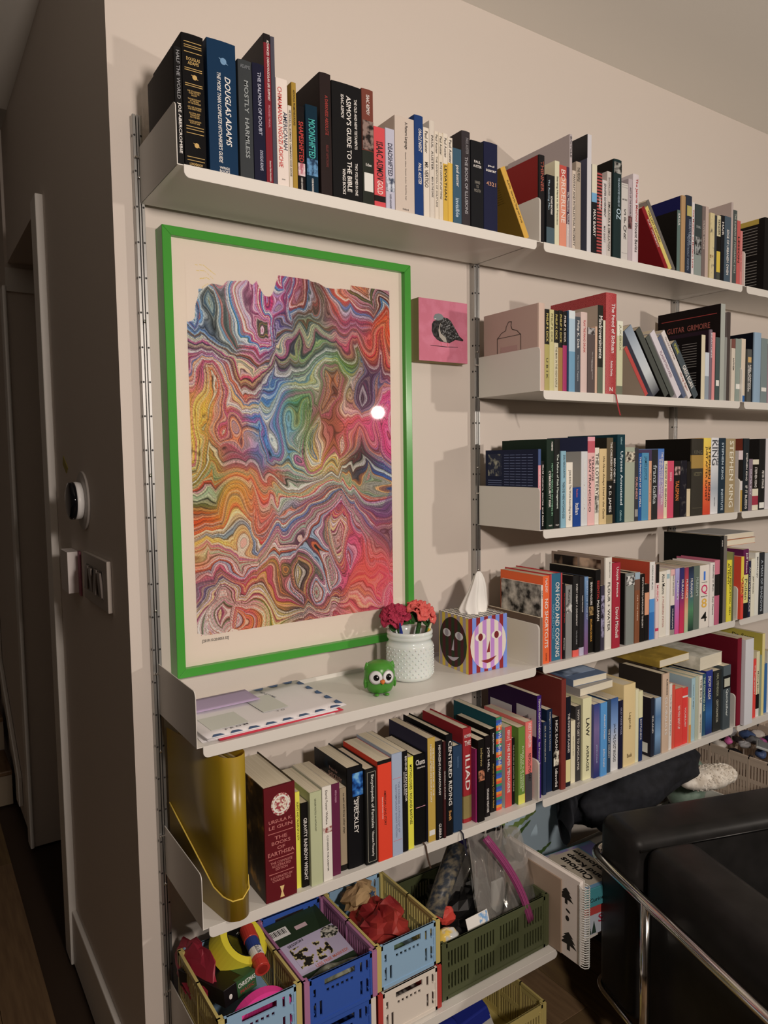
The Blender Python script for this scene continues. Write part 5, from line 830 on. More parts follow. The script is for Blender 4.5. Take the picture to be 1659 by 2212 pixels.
# combed marbling: strands follow a strongly bent height field, pulled up and down by soft combs
pu, pv = U.copy(), VV.copy()
for it, (s, a) in enumerate(((3.4, .11), (6.5, .075))):
    du, dv = vnoise(pu, pv, s, 21+it), vnoise(pu, pv, s, 51+it); pu = pu+a*du; pv = pv+a*dv*1.2
comb = np.zeros_like(U)
for i in range(120):
    cu, cv, r_, st_ = rs.rand(), rs.rand()*1.55, .04+.08*rs.rand(), (rs.rand()-.5)*.38
    qu = U-cu+.05*vnoise(U, VV, 8, 300+i % 5); comb += st_*np.exp(-(np.abs(qu)/(r_*.55))**.95)*np.exp(-((VV-cv)/(r_*1.7))**2)
pv2 = pv+comb+.09*vnoise(pu, pv, 5.0, 91)+.035*vnoise(pu, pv, 11.0, 92)
CP = [(.03,.05,'d8c8b4'),(.2,.08,'c8a0b0'),(.33,.1,'b03a74'),(.45,.03,'b8407c'),(.55,.06,'6a3a34'),(.7,.05,'c8604a'),(.8,.1,'8a4a66'),(.95,.05,'3a2a24'),(.97,.12,'d84a20'),
 (.05,.16,'3a6aa0'),(.15,.15,'4a6a5a'),(.1,.26,'8a6a9c'),(.3,.2,'b8506c'),(.42,.18,'4a4a80'),(.55,.16,'4a5c48'),(.62,.23,'4c7c70'),(.75,.2,'a04a64'),(.9,.22,'b8403c'),
 (.05,.34,'9a4a5c'),(.25,.32,'c86a4c'),(.4,.33,'4a78a8'),(.6,.32,'7a8a70'),(.75,.3,'4c7a34'),(.9,.32,'4a3a54'),(.05,.44,'d8b04a'),(.2,.45,'b85a4c'),(.35,.42,'4a7ab0'),(.47,.45,'5c86a8'),(.55,.42,'4a7a3c'),(.7,.43,'8a4a3c'),(.85,.42,'c8605c'),(.97,.42,'c84c7a'),
 (.05,.53,'a8943c'),(.2,.54,'8c4c60'),(.33,.52,'4a70a0'),(.4,.56,'c05034'),(.5,.55,'6a947c'),(.62,.55,'8a9484'),(.68,.5,'d8b44a'),(.85,.54,'3a2c28'),(.93,.57,'3a64a0'),
 (.05,.62,'3a5a2c'),(.2,.62,'c88a3c'),(.3,.63,'c85a48'),(.45,.64,'9aa898'),(.6,.62,'b89a98'),(.75,.62,'8a9c90'),(.92,.64,'6a4468'),(.04,.7,'d8401c'),(.15,.69,'c8a048'),(.3,.71,'c0605a'),(.47,.72,'9a9aa0'),(.6,.72,'8a4464'),(.72,.7,'5c4440'),(.85,.72,'964a6c'),
 (.08,.77,'dcb85c'),(.22,.77,'c09a6a'),(.38,.78,'8a4468'),(.52,.78,'5c4c7c'),(.65,.79,'4a3a3c'),(.8,.78,'7c6068'),(.93,.77,'7a4a50'),(.05,.84,'c8602c'),(.2,.83,'c8806a'),(.35,.85,'c8b44c'),(.48,.86,'545a4a'),(.6,.86,'8aa08a'),(.75,.84,'c0506c'),(.88,.85,'d8604a'),(.96,.85,'c84c5c'),
 (.06,.91,'4a5c94'),(.18,.91,'a84a5c'),(.35,.91,'8c4c54'),(.5,.92,'5c3c3c'),(.65,.93,'8c4c50'),(.8,.92,'d85a4c'),(.93,.92,'d85a74'),(.08,.96,'8c3424'),(.2,.97,'c85c54'),(.35,.97,'c8a838'),(.47,.96,'5c4c50'),(.62,.98,'a04c58'),(.8,.98,'d86a60'),(.95,.98,'d0506c'),(.04,.995,'d8c4bc')]
num = np.zeros((NV, NU, 3)); den = np.zeros((NV, NU))
wu, wv = U+.5*(pu-U), V+.6*(pv2-VV)/1.55
for (cu, cv, c) in CP:
    wgt = 1/(((wu-cu)**2+((wv-cv)*1.5)**2)**2.0+2e-5); den += wgt
    num += wgt[..., None]*np.array([int(c[i:i+2], 16)/255 for i in (0, 2, 4)])
base = num/den[..., None]; base = np.clip(base.mean(-1, keepdims=True)+(base-base.mean(-1, keepdims=True))*1.04, 0, 1)
PAL = np.array([[int(c[i:i+2], 16)/255 for i in (0, 2, 4)] for c in ('f0e4d2','e6cc62','c23a36','2c2c48','3a6a3c','c85a8a','4a80b8','e0803c','2a201c','f0e0cc','8a3a5a','e8d48c','f2e8d8','f0e4d2','d8c8b8')])
hsh = rs.randint(0, len(PAL), 4096); amt = rs.rand(4096)
calm = ((U > .72) & (V > .83)) | ((np.abs(U-.5) < .1) & (np.abs(V-.68) < .08))
detail = np.clip(vnoise(U, VV, 3.1, 5)*.8+.9, .5, 1); detail = np.where(U+V*.9 > 1.55, detail*.45, detail)
col = base.copy()
for (fq, wgt_, off) in ((30, .75, 0), (66, .62, 700), (135, .42, 1500)):              # broad and hair-fine strands
    ph = fq*pv2+.15*fq*pu*vnoise(U, VV, 2, 40); bi = np.floor(ph).astype(int); fr_ = ph-bi
    k1 = PAL[hsh[(bi+off) % 4096]]; a1 = wgt_*(amt[(bi+off) % 4096] > .42)*(.45+.55*amt[(bi*7+off) % 4096])*detail
    soft = np.clip((.5-np.abs(fr_-.5))*6, 0, 1); a1 = a1*soft
    col = col*(1-a1[..., None])+k1*a1[..., None]
    edge = np.clip((np.abs(fr_-.5)*2-.70)/.30, 0, 1)*(.20+.5*detail)*(1 if fq < 60 else .8)
    col = col*(1-.62*edge[..., None])
hat = np.sin((U*210+6*vnoise(U, VV, 14, 70))*2.2)*np.sin((VV*190+6*vnoise(U, VV, 14, 71))*2.2); col = np.clip(col*(1+(.09*hat)[..., None]), 0, 1)
grain = (np.random.RandomState(3).rand(NV, NU)-.5)*.14; col = np.clip(col*(1+grain[..., None]), 0, 1)
col = np.clip((col-.47)*1.22+.49, 0, 1); paper = np.array([0xdc, 0xcb, 0xb6])/255
rag = vnoise(U, VV, 9, 61)*.07+vnoise(U, VV, 22, 62)*.03+comb*.25
wm = ((U*1.0+V*2.0+rag*1.6) < .30) & (V < .16)
wm |= (V < .03+.05*vnoise(U, VV*.1, 13, 63)) & (U < .78) & (U > .2)
wm |= ((1-V)*2.2+U*.8+rag < .085)
streak = (np.abs(fr_-.5) < .12) & ((bi % 3) == 0)
col[wm] = paper
col[wm & streak & (V > .5)] = np.array([0xb0, 0x5a, 0x70])/255
sel = wm & streak & (V < .12) & (np.abs(U-.12+.1*vnoise(U, VV, 12, 9)) < .05); col[sel] = np.array([0xd8, 0xb8, 0x50])/255
linc = np.where(col <= .04045, col/12.92, ((col+.055)/1.055)**2.4)*np.array(GAIN)*.92; linc = np.minimum(linc, .84); linc[(col == paper).all(-1)] = (.90, .80, .70)
me = bpy.data.meshes.new('art_print')
X = AX0+U*(AX1-AX0); Z = AZ1-V*(AZ1-AZ0)
co = np.stack([X, np.full_like(X, -0.0303), Z], -1).reshape(-1, 3)
i0 = (np.arange(NV-1)[:, None]*NU+np.arange(NU-1)[None, :]).ravel()
faces = np.stack([i0, i0+NU, i0+NU+1, i0+1], -1)
me.from_pydata(co.tolist(), [], faces.tolist())
at = me.color_attributes.new('ink', 'FLOAT_COLOR', 'POINT'); at.data.foreach_set('color', np.concatenate([linc.reshape(-1, 3), np.ones((NU*NV, 1))], 1).astype(np.float32).ravel())
INK = bpy.data.materials.new('printed_ink'); INK.use_nodes = True; nt = INK.node_tree; bb = nt.nodes['Principled BSDF']; bb.inputs['Roughness'].default_value = .7
an = nt.nodes.new('ShaderNodeAttribute'); an.attribute_name = 'ink'; nt.links.new(an.outputs['Color'], bb.inputs['Base Color']); me.materials.append(INK)
ao = bpy.data.objects.new('art_print', me); COL.objects.link(ao); ao.parent = fr
WM = lambda x, y, z: frameM((x, y, z), (1, 0, 0), (0, 0, 1))
text('[2019.10.20:0053.32]', fr, WM(0.128, -.0305, 1.180), .062, .008, mat('#2a2420', .7), 'print_number', shear=.1)
text('Andersson', fr, WM(0.588, -.0305, 1.183), .045, .010, mat('#1c1816', .7), 'signature', shear=.4)
MB().box(FX0+rw, -0.0355, FZ0+rw, FX1-rw, -0.0340, FZ1-rw).build('glass_pane', clear_mat((.99, .99, .99), .05, .02), fr)
# ---------------------------------------------------------------- pigeon canvas
pc = tag(empty('canvas_print', (0.694, 0, 1.832)), 'small square pink canvas with grey pigeon on wall', 'picture')
CW, CH = 0.163, 0.160
cv = MB(); cv.box(0, -0.040, 0, CW, -0.0005, CH).build('canvas_edge', mat('#8f7a52', .8), pc)
MB().box(0, -0.0404, 0, CW, -0.0400, CH).build('canvas_face', noise_mat('#c26f80', '#bb6676', 30, .75), pc)
PM = frameM((0, -.0404, 0), (1, 0, 0), (0, 0, 1))
def pg(x, y): return ((x-295)/895*CW, CH-((y-235)+(295-x)*.11)/1190*CH)
def ppoly(pts, name, m, th): flat([pg(*p) for p in pts], PM, name, m, pc, th)
ppoly([(560,680),(530,740),(525,870),(555,960),(620,1040),(690,1080),(790,1100),(850,1110),(960,1050),(1100,1075),(1115,1050),(1040,980),(960,830),(880,680),(820,625),(740,610),(640,650)], 'bird_body', noise_mat('#1f1c1b', '#3c3836', 120, .7), .0002)
ppoly([(565,650),(562,600),(590,550),(650,535),(710,555),(745,605),(720,650),(640,675),(600,660)], 'bird_head', mat('#6f7472', .7), .0004)
ppoly([(720,660),(760,615),(830,640),(880,690),(950,830),(1030,970),(1000,1020),(900,1030),(780,1000),(710,920),(690,820),(700,720)], 'bird_wing', noise_mat('#23201e', '#8d8a86', 330, .7, 1, .5, .66), .0004)
ppoly([(705,690),(690,720),(668,820),(690,920),(780,1000),(800,1100),(740,1080),(660,980),(645,860),(670,750)], 'wing_edge', mat('#9a9082', .7), .0006)
ppoly([(575,632),(605,628),(605,642),(575,645)], 'beak', mat('#c9c2b8', .7), .0006)
ppoly([(500,1140),(790,1175),(1010,1185),(1010,1195),(780,1188),(500,1150)], 'ground_line', mat('#2a1c20', .7), .0003)
for a in ((690, 1080), (812, 1100)): ppoly([(a[0]-6, a[1]), (a[0]+8, a[1]), (a[0]+14, a[1]+85), (a[0]+2, a[1]+85)], 'bird_leg', mat('#c25a66', .7), .0004)
# ---------------------------------------------------------------- things on the fourth left shelf
ZO = ZS['O']+.0004
owl = tag(empty('owl_figurine', (.462, -.186, ZO), (0, 0, math.radians(-22))), 'small glossy green owl figurine with big white eyes', 'figurine')
OG = mat('#3f7f24', .28)
prof = [(0, .0), (.022, .0005), (.028, .004), (.0345, .018), (.0365, .032), (.036, .046), (.0335, .058), (.0275, .067), (.016, .0715), (0, .073)]
MB().lathe(prof, (0, 0, .003), 36, 0, 1, .92).build('body', OG, owl, smooth=True)
for s in (-1, 1):
    MB().lathe([(.010, 0), (.0075, .006), (.003, .012), (.0, .0155)], (0, 0, 0), 14, 0, 1, .6).build('ear_tuft', OG, owl, smooth=True).matrix_local = Matrix.Translation((s*.0265, -.003, .060)) @ Matrix.Rotation(s*.35, 4, 'Y')
    ez, ex = .0445, s*.0145
    def eye(r, off, m, name, dx=0, dz=0):
        q = MB().lathe([(0, .0022), (r*.7, .0018), (r, 0.0)], (0, 0, 0), 24).build(name, m, owl, smooth=True)
        q.matrix_local = Matrix.Translation((ex+dx, -.0305-off, ez+dz)) @ Matrix.Rotation(s*.42, 4, 'Z') @ Matrix.Rotation(math.radians(90-6), 4, 'X')
    eye(.0160, .0, mat('#e8e2da', .25), 'eye_white'); eye(.0080, .0018, mat('#0f0d0c', .15), 'pupil', .001, .0); eye(.0018, .0036, mat('#f0ece6', .2), 'eye_glint', .003, .002)
    MB().sphere((0, 0, 0), .012, 8, 0, (.35, .8, 1.1)).build('wing', OG, owl, smooth=True).location = (s*.0345, -.004, .026)
    MB().sphere((s*.012, -.027, .0032), .0048, 6, 0, (1.2, 1.2, .65)).build('foot', OG, owl, smooth=True)
MB().lathe([(.0065, 0), (.005, .004), (0, .011)], (0, 0, 0), 12, 0, 1, .8).build('beak', mat('#c2621c', .3), owl, smooth=True).matrix_local = Matrix.Translation((0, -.0355, .037)) @ Matrix.Rotation(math.radians(118), 4, 'X')
MB().tube([(.0362*math.sin(a), -.0335*math.cos(a), .031+.0012*math.cos(a*9)) for a in [i*.1-1.1 for i in range(23)]], .0009, 6).build('collar_line', OG, owl, smooth=True)
# hobnail jar with flowers and pens
JX, JY = .590, -.130
jar = tag(empty('milk_glass_jar', (JX, JY, ZO)), 'white milk glass jar with raised hobnail dots holding flowers', 'jar')
MG = mat('#d8d4c8', .14, name='milk_glass'); MG.node_tree.nodes['Principled BSDF'].inputs['Subsurface Weight'].default_value = .15
jp = [(0, .0), (.046, .0), (.053, .003), (.0575, .010), (.058, .020), (.058, .083), (.0575, .087), (.053, .092), (.0525, .099), (.0555, .101), (.057, .105), (.0555, .1085), (.0555, .110), (.0572, .114), (.0565, .119), (.0535, .1205), (.0505, .119), (.050, .10), (.050, .012), (0, .010)]
MB().lathe(jp, (0, 0, 0), 56).build('jar_body', MG, jar, smooth=True)
hb = MB()
for j in range(9):
    for i in range(26):
        a = 2*math.pi*(i+.5*(j % 2))/26; z = .014+j*.0082
        hb.sphere((.0578*math.cos(a), .0578*math.sin(a), z), .0025, 3)
hb.build('hobnail_dots', MG, jar, smooth=True)['kind'] = 'stuff'
def flower(loc, col, colD, lab, tilt, R=.03):
    f = tag(empty('crochet_flower', loc, tilt), lab, 'flower', 'crochet flowers in the jar')
    fm = noise_mat(col, colD, 420, .9, 1.15, .38, .6, 3, bump=.9)
    rr = random.Random(hash(lab) % 1000)
    for ring, (n, r, z, sz) in enumerate(((6, R*.86, -.002, .0185), (5, R*.62, .008, .0165), (4, R*.34, .014, .0125), (1, 0, .016, .010))):
        for i in range(n):
            a = 2*math.pi*i/n+ring*.5; c = (r*math.cos(a), r*math.sin(a), z)
            def sf(u, v, c=c, a=a, sz=sz):
                th = u*2*math.pi; rho = v
                x = sz*rho*math.cos(th); y = sz*rho*math.sin(th); zz = sz*.50*rho**2*(1 if math.cos(th) > -.2 else .4)+.0030*math.sin(6*th+a*3)*rho**2
                zz -= .016*max(0, math.cos(th))**2*rho**3
                X = c[0]+x*math.cos(a)-y*math.sin(a); Y = c[1]+x*math.sin(a)+y*math.cos(a)
                return (X, Y, c[2]+zz)
            MB().grid(sf, 26, 7, 0, True).build('petal', fm, f, smooth=True, solid=.0034)
    lm = noise_mat('#22401c', '#35592a', 300, .9, 1.1, .35, .65, 3, bump=.8)
    for i in range(4):
        a = i*1.57+.6
        def lf(u, v, a=a):
            w_ = .013*math.sin(math.pi*min(1, v*1.02))**.7*(u-.5)*2; L = v*.036
            x, y, z = L, w_, -.004-.55*L-6*w_*w_*3
            return (x*math.cos(a)-y*math.sin(a), x*math.sin(a)+y*math.cos(a), z)
        MB().grid(lf, 6, 9).build('leaf', lm, f, smooth=True, solid=.0025)
    iv = Matrix.Rotation(tilt[2], 4, 'Z') @ Matrix.Rotation(tilt[1], 4, 'Y') @ Matrix.Rotation(tilt[0], 4, 'X')
    dn = iv.inverted() @ (Vector((JX, JY, ZO+.02))-Vector(loc))
    MB().tube([(0, 0, -.002), tuple(dn*.35), tuple(dn*.9)], .0055, 8).build('stem', lm, f, smooth=True)
    return f
flower((.558, -.112, ZO+.157), '#8c2036', '#a83048', 'dark red crocheted flower in the white jar', (.35, -.45, 0), .026)
flower((.622, -.138, ZO+.163), '#c24a44', '#d8665a', 'coral pink crocheted flower in the white jar', (.45, .30, 0), .029)
def pen(lab, top, bot, r, col, cap, cat='pen'):
    p = tag(empty('pen', bot), lab, cat, 'pens in the jar')
    d = Vector(top)-Vector(bot)
    MB().tube([(0, 0, 0), tuple(d*.82)], r, 10).build('barrel', mat(col, .25), p, smooth=False)
    MB().tube([tuple(d*.82), tuple(d*.9), tuple(d)], [r*1.1, r*.75, r*.45], 10).build('tip', mat(cap, .3), p)
pen('blue pen standing at the left inside the white jar', (.541, -.158, ZO+.147), (.575, -.135, ZO+.013), .0042, '#1f2f7c', '#1c2a6c')
pen('yellow pencil leaning right inside the white jar', (.632, -.168, ZO+.148), (.600, -.140, ZO+.013), .0032, '#cfa62c', '#d8c49a', 'pencil')
pen('green marker at the right rim of the white jar', (.648, -.140, ZO+.146), (.618, -.120, ZO+.013), .0058, '#4c8a48', '#3c7a3c', 'marker')
# tissue box
TB = tag(empty('tissue_box', (.717, -.2033, ZO), (0, 0, math.radians(-2.5))), 'cube tissue box printed with two striped oval faces', 'tissue box')
BW, BD, BH = .125, .126, .141
front = ramp_mat(((0, '#7c1f22'), (.5, '#6f86c8')), 0, 'CONSTANT', .5, 1.1, 'Generated', (5.0, 0))
left = ramp_mat(((0, '#cfb03a'), (.5, '#9a8a8c')), 1, 'CONSTANT', .5, 1.1, 'Generated', (5.0, .1))
def checker_mat():
    m = bpy.data.materials.new('checkered_print'); m.use_nodes = True; nt = m.node_tree; b = nt.nodes['Principled BSDF']; b.inputs['Roughness'].default_value = .5
    tc = nt.nodes.new('ShaderNodeTexCoord'); ck = nt.nodes.new('ShaderNodeTexChecker'); ck.inputs['Scale'].default_value = 12
    ck.inputs['Color1'].default_value = hx('#d8ccb4'); ck.inputs['Color2'].default_value = hx('#2c2c40'); mp = nt.nodes.new('ShaderNodeMapping'); mp.inputs['Rotation'].default_value = (0, 0, .785)
    nt.links.new(tc.outputs['Generated'], mp.inputs[0]); nt.links.new(mp.outputs[0], ck.inputs['Vector']); nt.links.new(ck.outputs[0], b.inputs['Base Color']); return m
tb = MB()
tb.add([(0,0,0),(BW,0,0),(BW,0,BH),(0,0,BH)], [(0,1,2,3)], 0); tb.add([(0,0,0),(0,0,BH),(0,BD,BH),(0,BD,0)], [(0,1,2,3)], 1)
tb.add([(BW,0,0),(BW,BD,0),(BW,BD,BH),(BW,0,BH)], [(0,1,2,3)], 1); tb.add([(0,BD,0),(0,BD,BH),(BW,BD,BH),(BW,BD,0)], [(0,1,2,3)], 0)
tb.add([(0,0,BH),(BW,0,BH),(BW,BD,BH),(0,BD,BH)], [(0,1,2,3)], 2); tb.add([(0,0,0),(0,BD,0),(BW,BD,0),(BW,0,0)], [(0,1,2,3)], 2)
tb.build('box_body', [front, left, checker_mat()], TB)
def striped_oval(M, cx, cy, rx, ry, c1, c2, n, nm):
    for i in range(n):
        a, b = -rx+2*rx*i/n, -rx+2*rx*(i+1)/n; pts = []
        for k in range(7):
            x = a+(b-a)*k/6; pts.append((cx+x, cy-ry*math.sqrt(max(0, 1-(x/rx)**2))))
        for k in range(7):
            x = b-(b-a)*k/6; pts.append((cx+x, cy+ry*math.sqrt(max(0, 1-(x/rx)**2))))
        flat(pts, M, nm, mat(c1 if i % 2 else c2, .5, 0, 1.0), TB, .0002)
def face(M, cx, cy, wht, pup, feat, rows, flip):
    def almond(x, y, s, rot):
        p = []
        for k in range(13): a = math.pi*k/12; p.append((s*math.cos(a), s*.62*math.sin(a)))
        for k in range(1, 12): a = math.pi+math.pi*k/12; p.append((s*math.cos(a), s*.62*math.sin(a)))
        return [(x+q[0]*math.cos(rot)-q[1]*math.sin(rot), y+q[0]*math.sin(rot)+q[1]*math.cos(rot)) for q in p]
    for dx, dy in ((-.026, .018), (.026, .018)):
        flat(almond(cx+dx, cy+dy, .0165, 0), M, 'printed_eye', mat(wht, .5, 0, 1.0), TB, .0004)
        flat(ell(cx+dx, cy+dy, .0075, .0095, 18), M, 'printed_iris', mat(pup, .5, 0, 1.0), TB, .0006)
    flat([(cx-.006, cy-.024), (cx+.004, cy-.024), (cx+.004, cy+.006)], M, 'printed_nose', mat(feat, .5, 0, 1.0), TB, .0004)
    flat([(cx-.024, cy-.043)]+[(cx-.024+.048*t, cy-.043+.005*t-.011*math.sin(math.pi*t)) for t in (.2, .4, .6, .8)]+[(cx+.026, cy-.036), (cx, cy-.042)], M, 'printed_mouth', mat(feat, .5, 0, 1.0), TB, .0004)
Mf = frameM((0, -.0002, 0), (1, 0, 0), (0, 0, 1)); Ml = frameM((-.0002, BD, 0), (0, -1, 0), (0, 0, 1))
striped_oval(Mf, .064, .070, .058, .064, '#b07ab4', '#cfc0ae', 9, 'printed_oval'); face(Mf, .064, .072, '#e6dccc', '#6f1c20', '#7c1f22', 0, 0)
striped_oval(Ml, .062, .070, .058, .064, '#4a1a20', '#27331c', 9, 'printed_oval'); face(Ml, .062, .072, '#cfc8c4', '#9c9298', '#b3a8ac', 0, 0)
TS = mat('#e2d9cc', .9, name='tissue_paper')
def tis(u, v):
    a = 2*math.pi*u; t = v
    w_ = (.046*(1-t)**.75+.0045)*(.72+.28*min(1, t*6)); th_ = .020*(1-t)**.8+.0025
    fold = 1+.30*math.cos(3*a+.8+.6*t)*(1-.5*t)+.16*math.cos(7*a+2.2*t)
    x = w_*math.cos(a)*(1+.10*math.sin(5*a+3*t)); y = th_*math.sin(a)*fold
    notch = .016*math.exp(-((x+.012)/.008)**2)*(1-t)            # deep crease between the two lobes
    lobe = .022*max(0, -x/.046)*t*0
    h_ = .104*(1 if x > -.012 else 1-.30*min(1, (-.012-x)/.03))
    return (BW/2+.004+.016*t+x, BD/2+y-(-1 if y > 0 else 1)*notch*.4+.003*math.sin(6*t), BH+.0005+t*h_-.004*(abs(x)/.046)*(1-t))
MB().grid(tis, 72, 20, 0, True).build('tissue', TS, TB, smooth=True)
# mail pile
ML = 0
def sheet(name, lab, cx, cy, w, d, z, rot, m, th=.0012, curl=.0, cat='envelope'):
    e = tag(empty(name, (cx, cy, z), (0, 0, rot)), lab, cat, 'mail on the shelf')
    def g(u, v): return ((u-.5)*w, (v-.5)*d, th+curl*((u-.5)**2*2+.5*(v-.5)**2))
    mb = MB(); mb.grid(g, 9, 7); mb.build('sheet', m, e, smooth=True, solid=th)
    return e
WP = mat('#e4d9d2', .7); 
sheet('letter', 'thin white letter at the bottom of the mail pile', .165, -.143, .29, .205, ZO+.0004, -.03, WP, .001, 0, 'letter')
sheet('red_envelope', 'red envelope edge showing beneath the large white envelope', .185, -.152, .28, .20, ZO+.0022, .03, mat('#b8283a', .6), .0014)
sheet('letter', 'folded white letter between red envelope and large envelope', .170, -.148, .29, .20, ZO+.0045, .01, mat('#cfc6c0', .7), .0014, 0, 'letter')
ev = sheet('mailing_envelope', 'large white envelope with blue triangle border on shelf', .176, -.140, .315, .222, ZO+.0072, .035, WP, .0014, .006)
NAVY = mat('#3a5272', .6)
def etri(x, y, a):
    M = ev_M = frameM((x, y, .0032+.006*((x/.315)**2*2+.5*(y/.222)**2)), (math.cos(a), math.sin(a), 0), (-math.sin(a), math.cos(a), 0))
    flat([(-.013, 0), (.013, 0), (.008, .010), (-.005, .012)], M, 'border_triangle', NAVY, ev)
for i in range(8): etri(-.135+i*.038, -.110, 0); etri(-.135+i*.038, .110, math.pi)
for i in range(5): etri(.156, -.085+i*.042, math.pi/2)
text('FIRST CLASS MAIL', ev, frameM((.055, .06, .0042), (.2, -1, 0), (1, .2, 0)), .06, .007, mat('#3a4450', .6), 'lettering')
text('F R O M', ev, frameM((-.085, -.083, .0055), (1, .05, 0), (-.05, 1, 0)), .05, .007, mat('#2a2826', .6), 'lettering')
text('T O', ev, frameM((.03, -.05, .0042), (1, .05, 0), (-.05, 1, 0)), .02, .006, mat('#2a2826', .6), 'lettering')
MB().box(-.135, -.075, .0052, -.055, .0, .0056).build('address_window', mat('#b9b5a8', .35), ev); MB().box(-.005, -.04, .0042, .055, .06, .0046).build('address_window', mat('#b9b5a8', .35), ev)
sheet('mauve_card', 'plain mauve card lying on the large white envelope', .118, -.070, .155, .082, ZO+.0150, .02, mat('#a58ea6', .7), .0012, 0, 'card')
# ---------------------------------------------------------------- yellow expanding file
yf = tag(empty('expanding_file', (.056, -.152, ZS['S']+.0008), (0, 0, math.radians(9.5))), 'translucent yellow plastic expanding file with elastic band', 'file')
YM = bpy.data.materials.new('yellow_plastic'); YM.use_nodes = True; b_ = YM.node_tree.nodes['Principled BSDF']
b_.inputs['Base Color'].default_value = (.46, .28, .015, 1); b_.inputs['Roughness'].default_value = .3; b_.inputs['Transmission Weight'].default_value = .12; b_.inputs['Subsurface Weight'].default_value = .2
YD = mat('#6a5210', .5)
hw, hd, hh = .026, .122, .330
def fold(u):                                          # U-shaped outline, rounded towards the viewer
    pts = [(-hw, hd)]+[(-hw, -hd+hw)]+[(-hw*math.cos(a), -hd+hw-hw*math.sin(a)) for a in [math.pi*i/10 for i in range(1, 10)]]+[(hw, -hd+hw), (hw, hd)]
    return pts
mb = MB(); o_ = fold(0); n_ = len(o_)
mb.add([(p[0], p[1], 0) for p in o_]+[(p[0], p[1], hh) for p in o_], [(i, i+1, i+1+n_, i+n_) for i in range(n_-1)])
mb.build('cover', YM, yf, smooth=True, solid=.0012)
for i in range(5):
    x = -hw+.006+i*.010
    MB().box(x-.0022, -hd+.012+.006*abs(i-2), .006, x+.0022, hd-.004, hh-.012-(.002*i)).build('divider', mat('#8a6f1c' if i % 2 else '#b59a68', .6), yf)
for x in (-.010, 0, .010): MB().box(x-.0006, -hd-.0002+.0016*(abs(x) > 0)+.0005, 0.002, x+.0006, -hd+.003+.0022*(abs(x) > 0), hh-.004).build('spine_crease', mat('#b08f1c', .35), yf)
el = [(-hw-.0018, hd-.004, .165)]+[(-hw-.0020, hd-.004-i*.036, .165-i*.0225) for i in range(1, 6)]+[(-hw-.0018, -hd+.024, .048), (-hw*.7, -hd+.0045, .043), (0, -hd-.0024, .044), (hw*.75, -hd+.005, .054), (hw+.0022, -hd+.022, .07), (hw+.0022, -hd+.05, .10)]
MB().tube(el, .0016, 6).build('elastic_band', mat('#c9a83c', .5), yf, smooth=True)
# ---------------------------------------------------------------- thermostat, switches and box on the dark wall
th = tag(empty('thermostat', (-.0505, .405, 1.482)), 'black faced round thermostat with white rim on dark wall', 'thermostat')
RX = Matrix.Rotation(math.radians(-90), 4, 'Y')
MB().lathe([(0, 0), (.074, 0), (.0755, .003), (.074, .006), (0, .006)], n=40).build('wall_plate', mat('#a89c90', .45), th, smooth=False, bevel=.001).matrix_local = RX
MB().lathe([(.040, .006), (.0470, .009), (.0485, .018), (.0480, .024), (0, .024)], n=40).build('rim', mat('#d6cdc2', .3), th, smooth=True).matrix_local = RX
MB().lathe([(.0478, .0235), (.0482, .030), (.0465, .036), (.035, .0395), (.02, .041), (0, .0415)], n=40).build('glass_face', mat('#0b0b0d', .06), th, smooth=True).matrix_local = RX
sp = tag(empty('light_switch_plate', (-.0505, .27, 1.293)), 'brushed four gang light switch plate on dark wall', 'switch')
MB().box(-.010, -.128, -.060, 0, .128, .060).build('plate', mat('#9c8e80', .4), sp, bevel=.002)
for i in range(4):
    y = -.072+i*.048
    MB().box(-.0115, y-.016, -.033, -.0095, y+.016, .033).build('switch_bezel', mat('#4c423a', .3), sp)
    MB().prism([(y-.0135, -.030), (y+.0135, -.030), (y+.0135, .030), (y-.0135, .030)], 0, -.0165, -.011).build('rocker', mat('#6f6258', .25, .2), sp, bevel=.0015).rotation_euler = (0, .06 if i % 2 else -.06, 0)
wb = tag(empty('wall_box', (-.0505, .55, 1.285)), 'small white box mounted on wall beside the switches', 'box')
MB().box(-.030, -.05, -.056, 0, .05, .056).build('housing', mat('#cbbdb2', .5), wb, bevel=.001)
MB().box(-.004, -.075, -.062, -.0005, -.0505, .058).build('backing_card', mat('#8a4a56', .6), wb)
tp = tag(MB().prism([(.60, 1.565), (.66, 1.60), (.67, 1.575), (.625, 1.55)], 0, -.0515, -.0502).build('yellow_tape', mat('#8f7f26', .6)), 'torn scrap of yellow tape on wall above thermostat', 'tape')
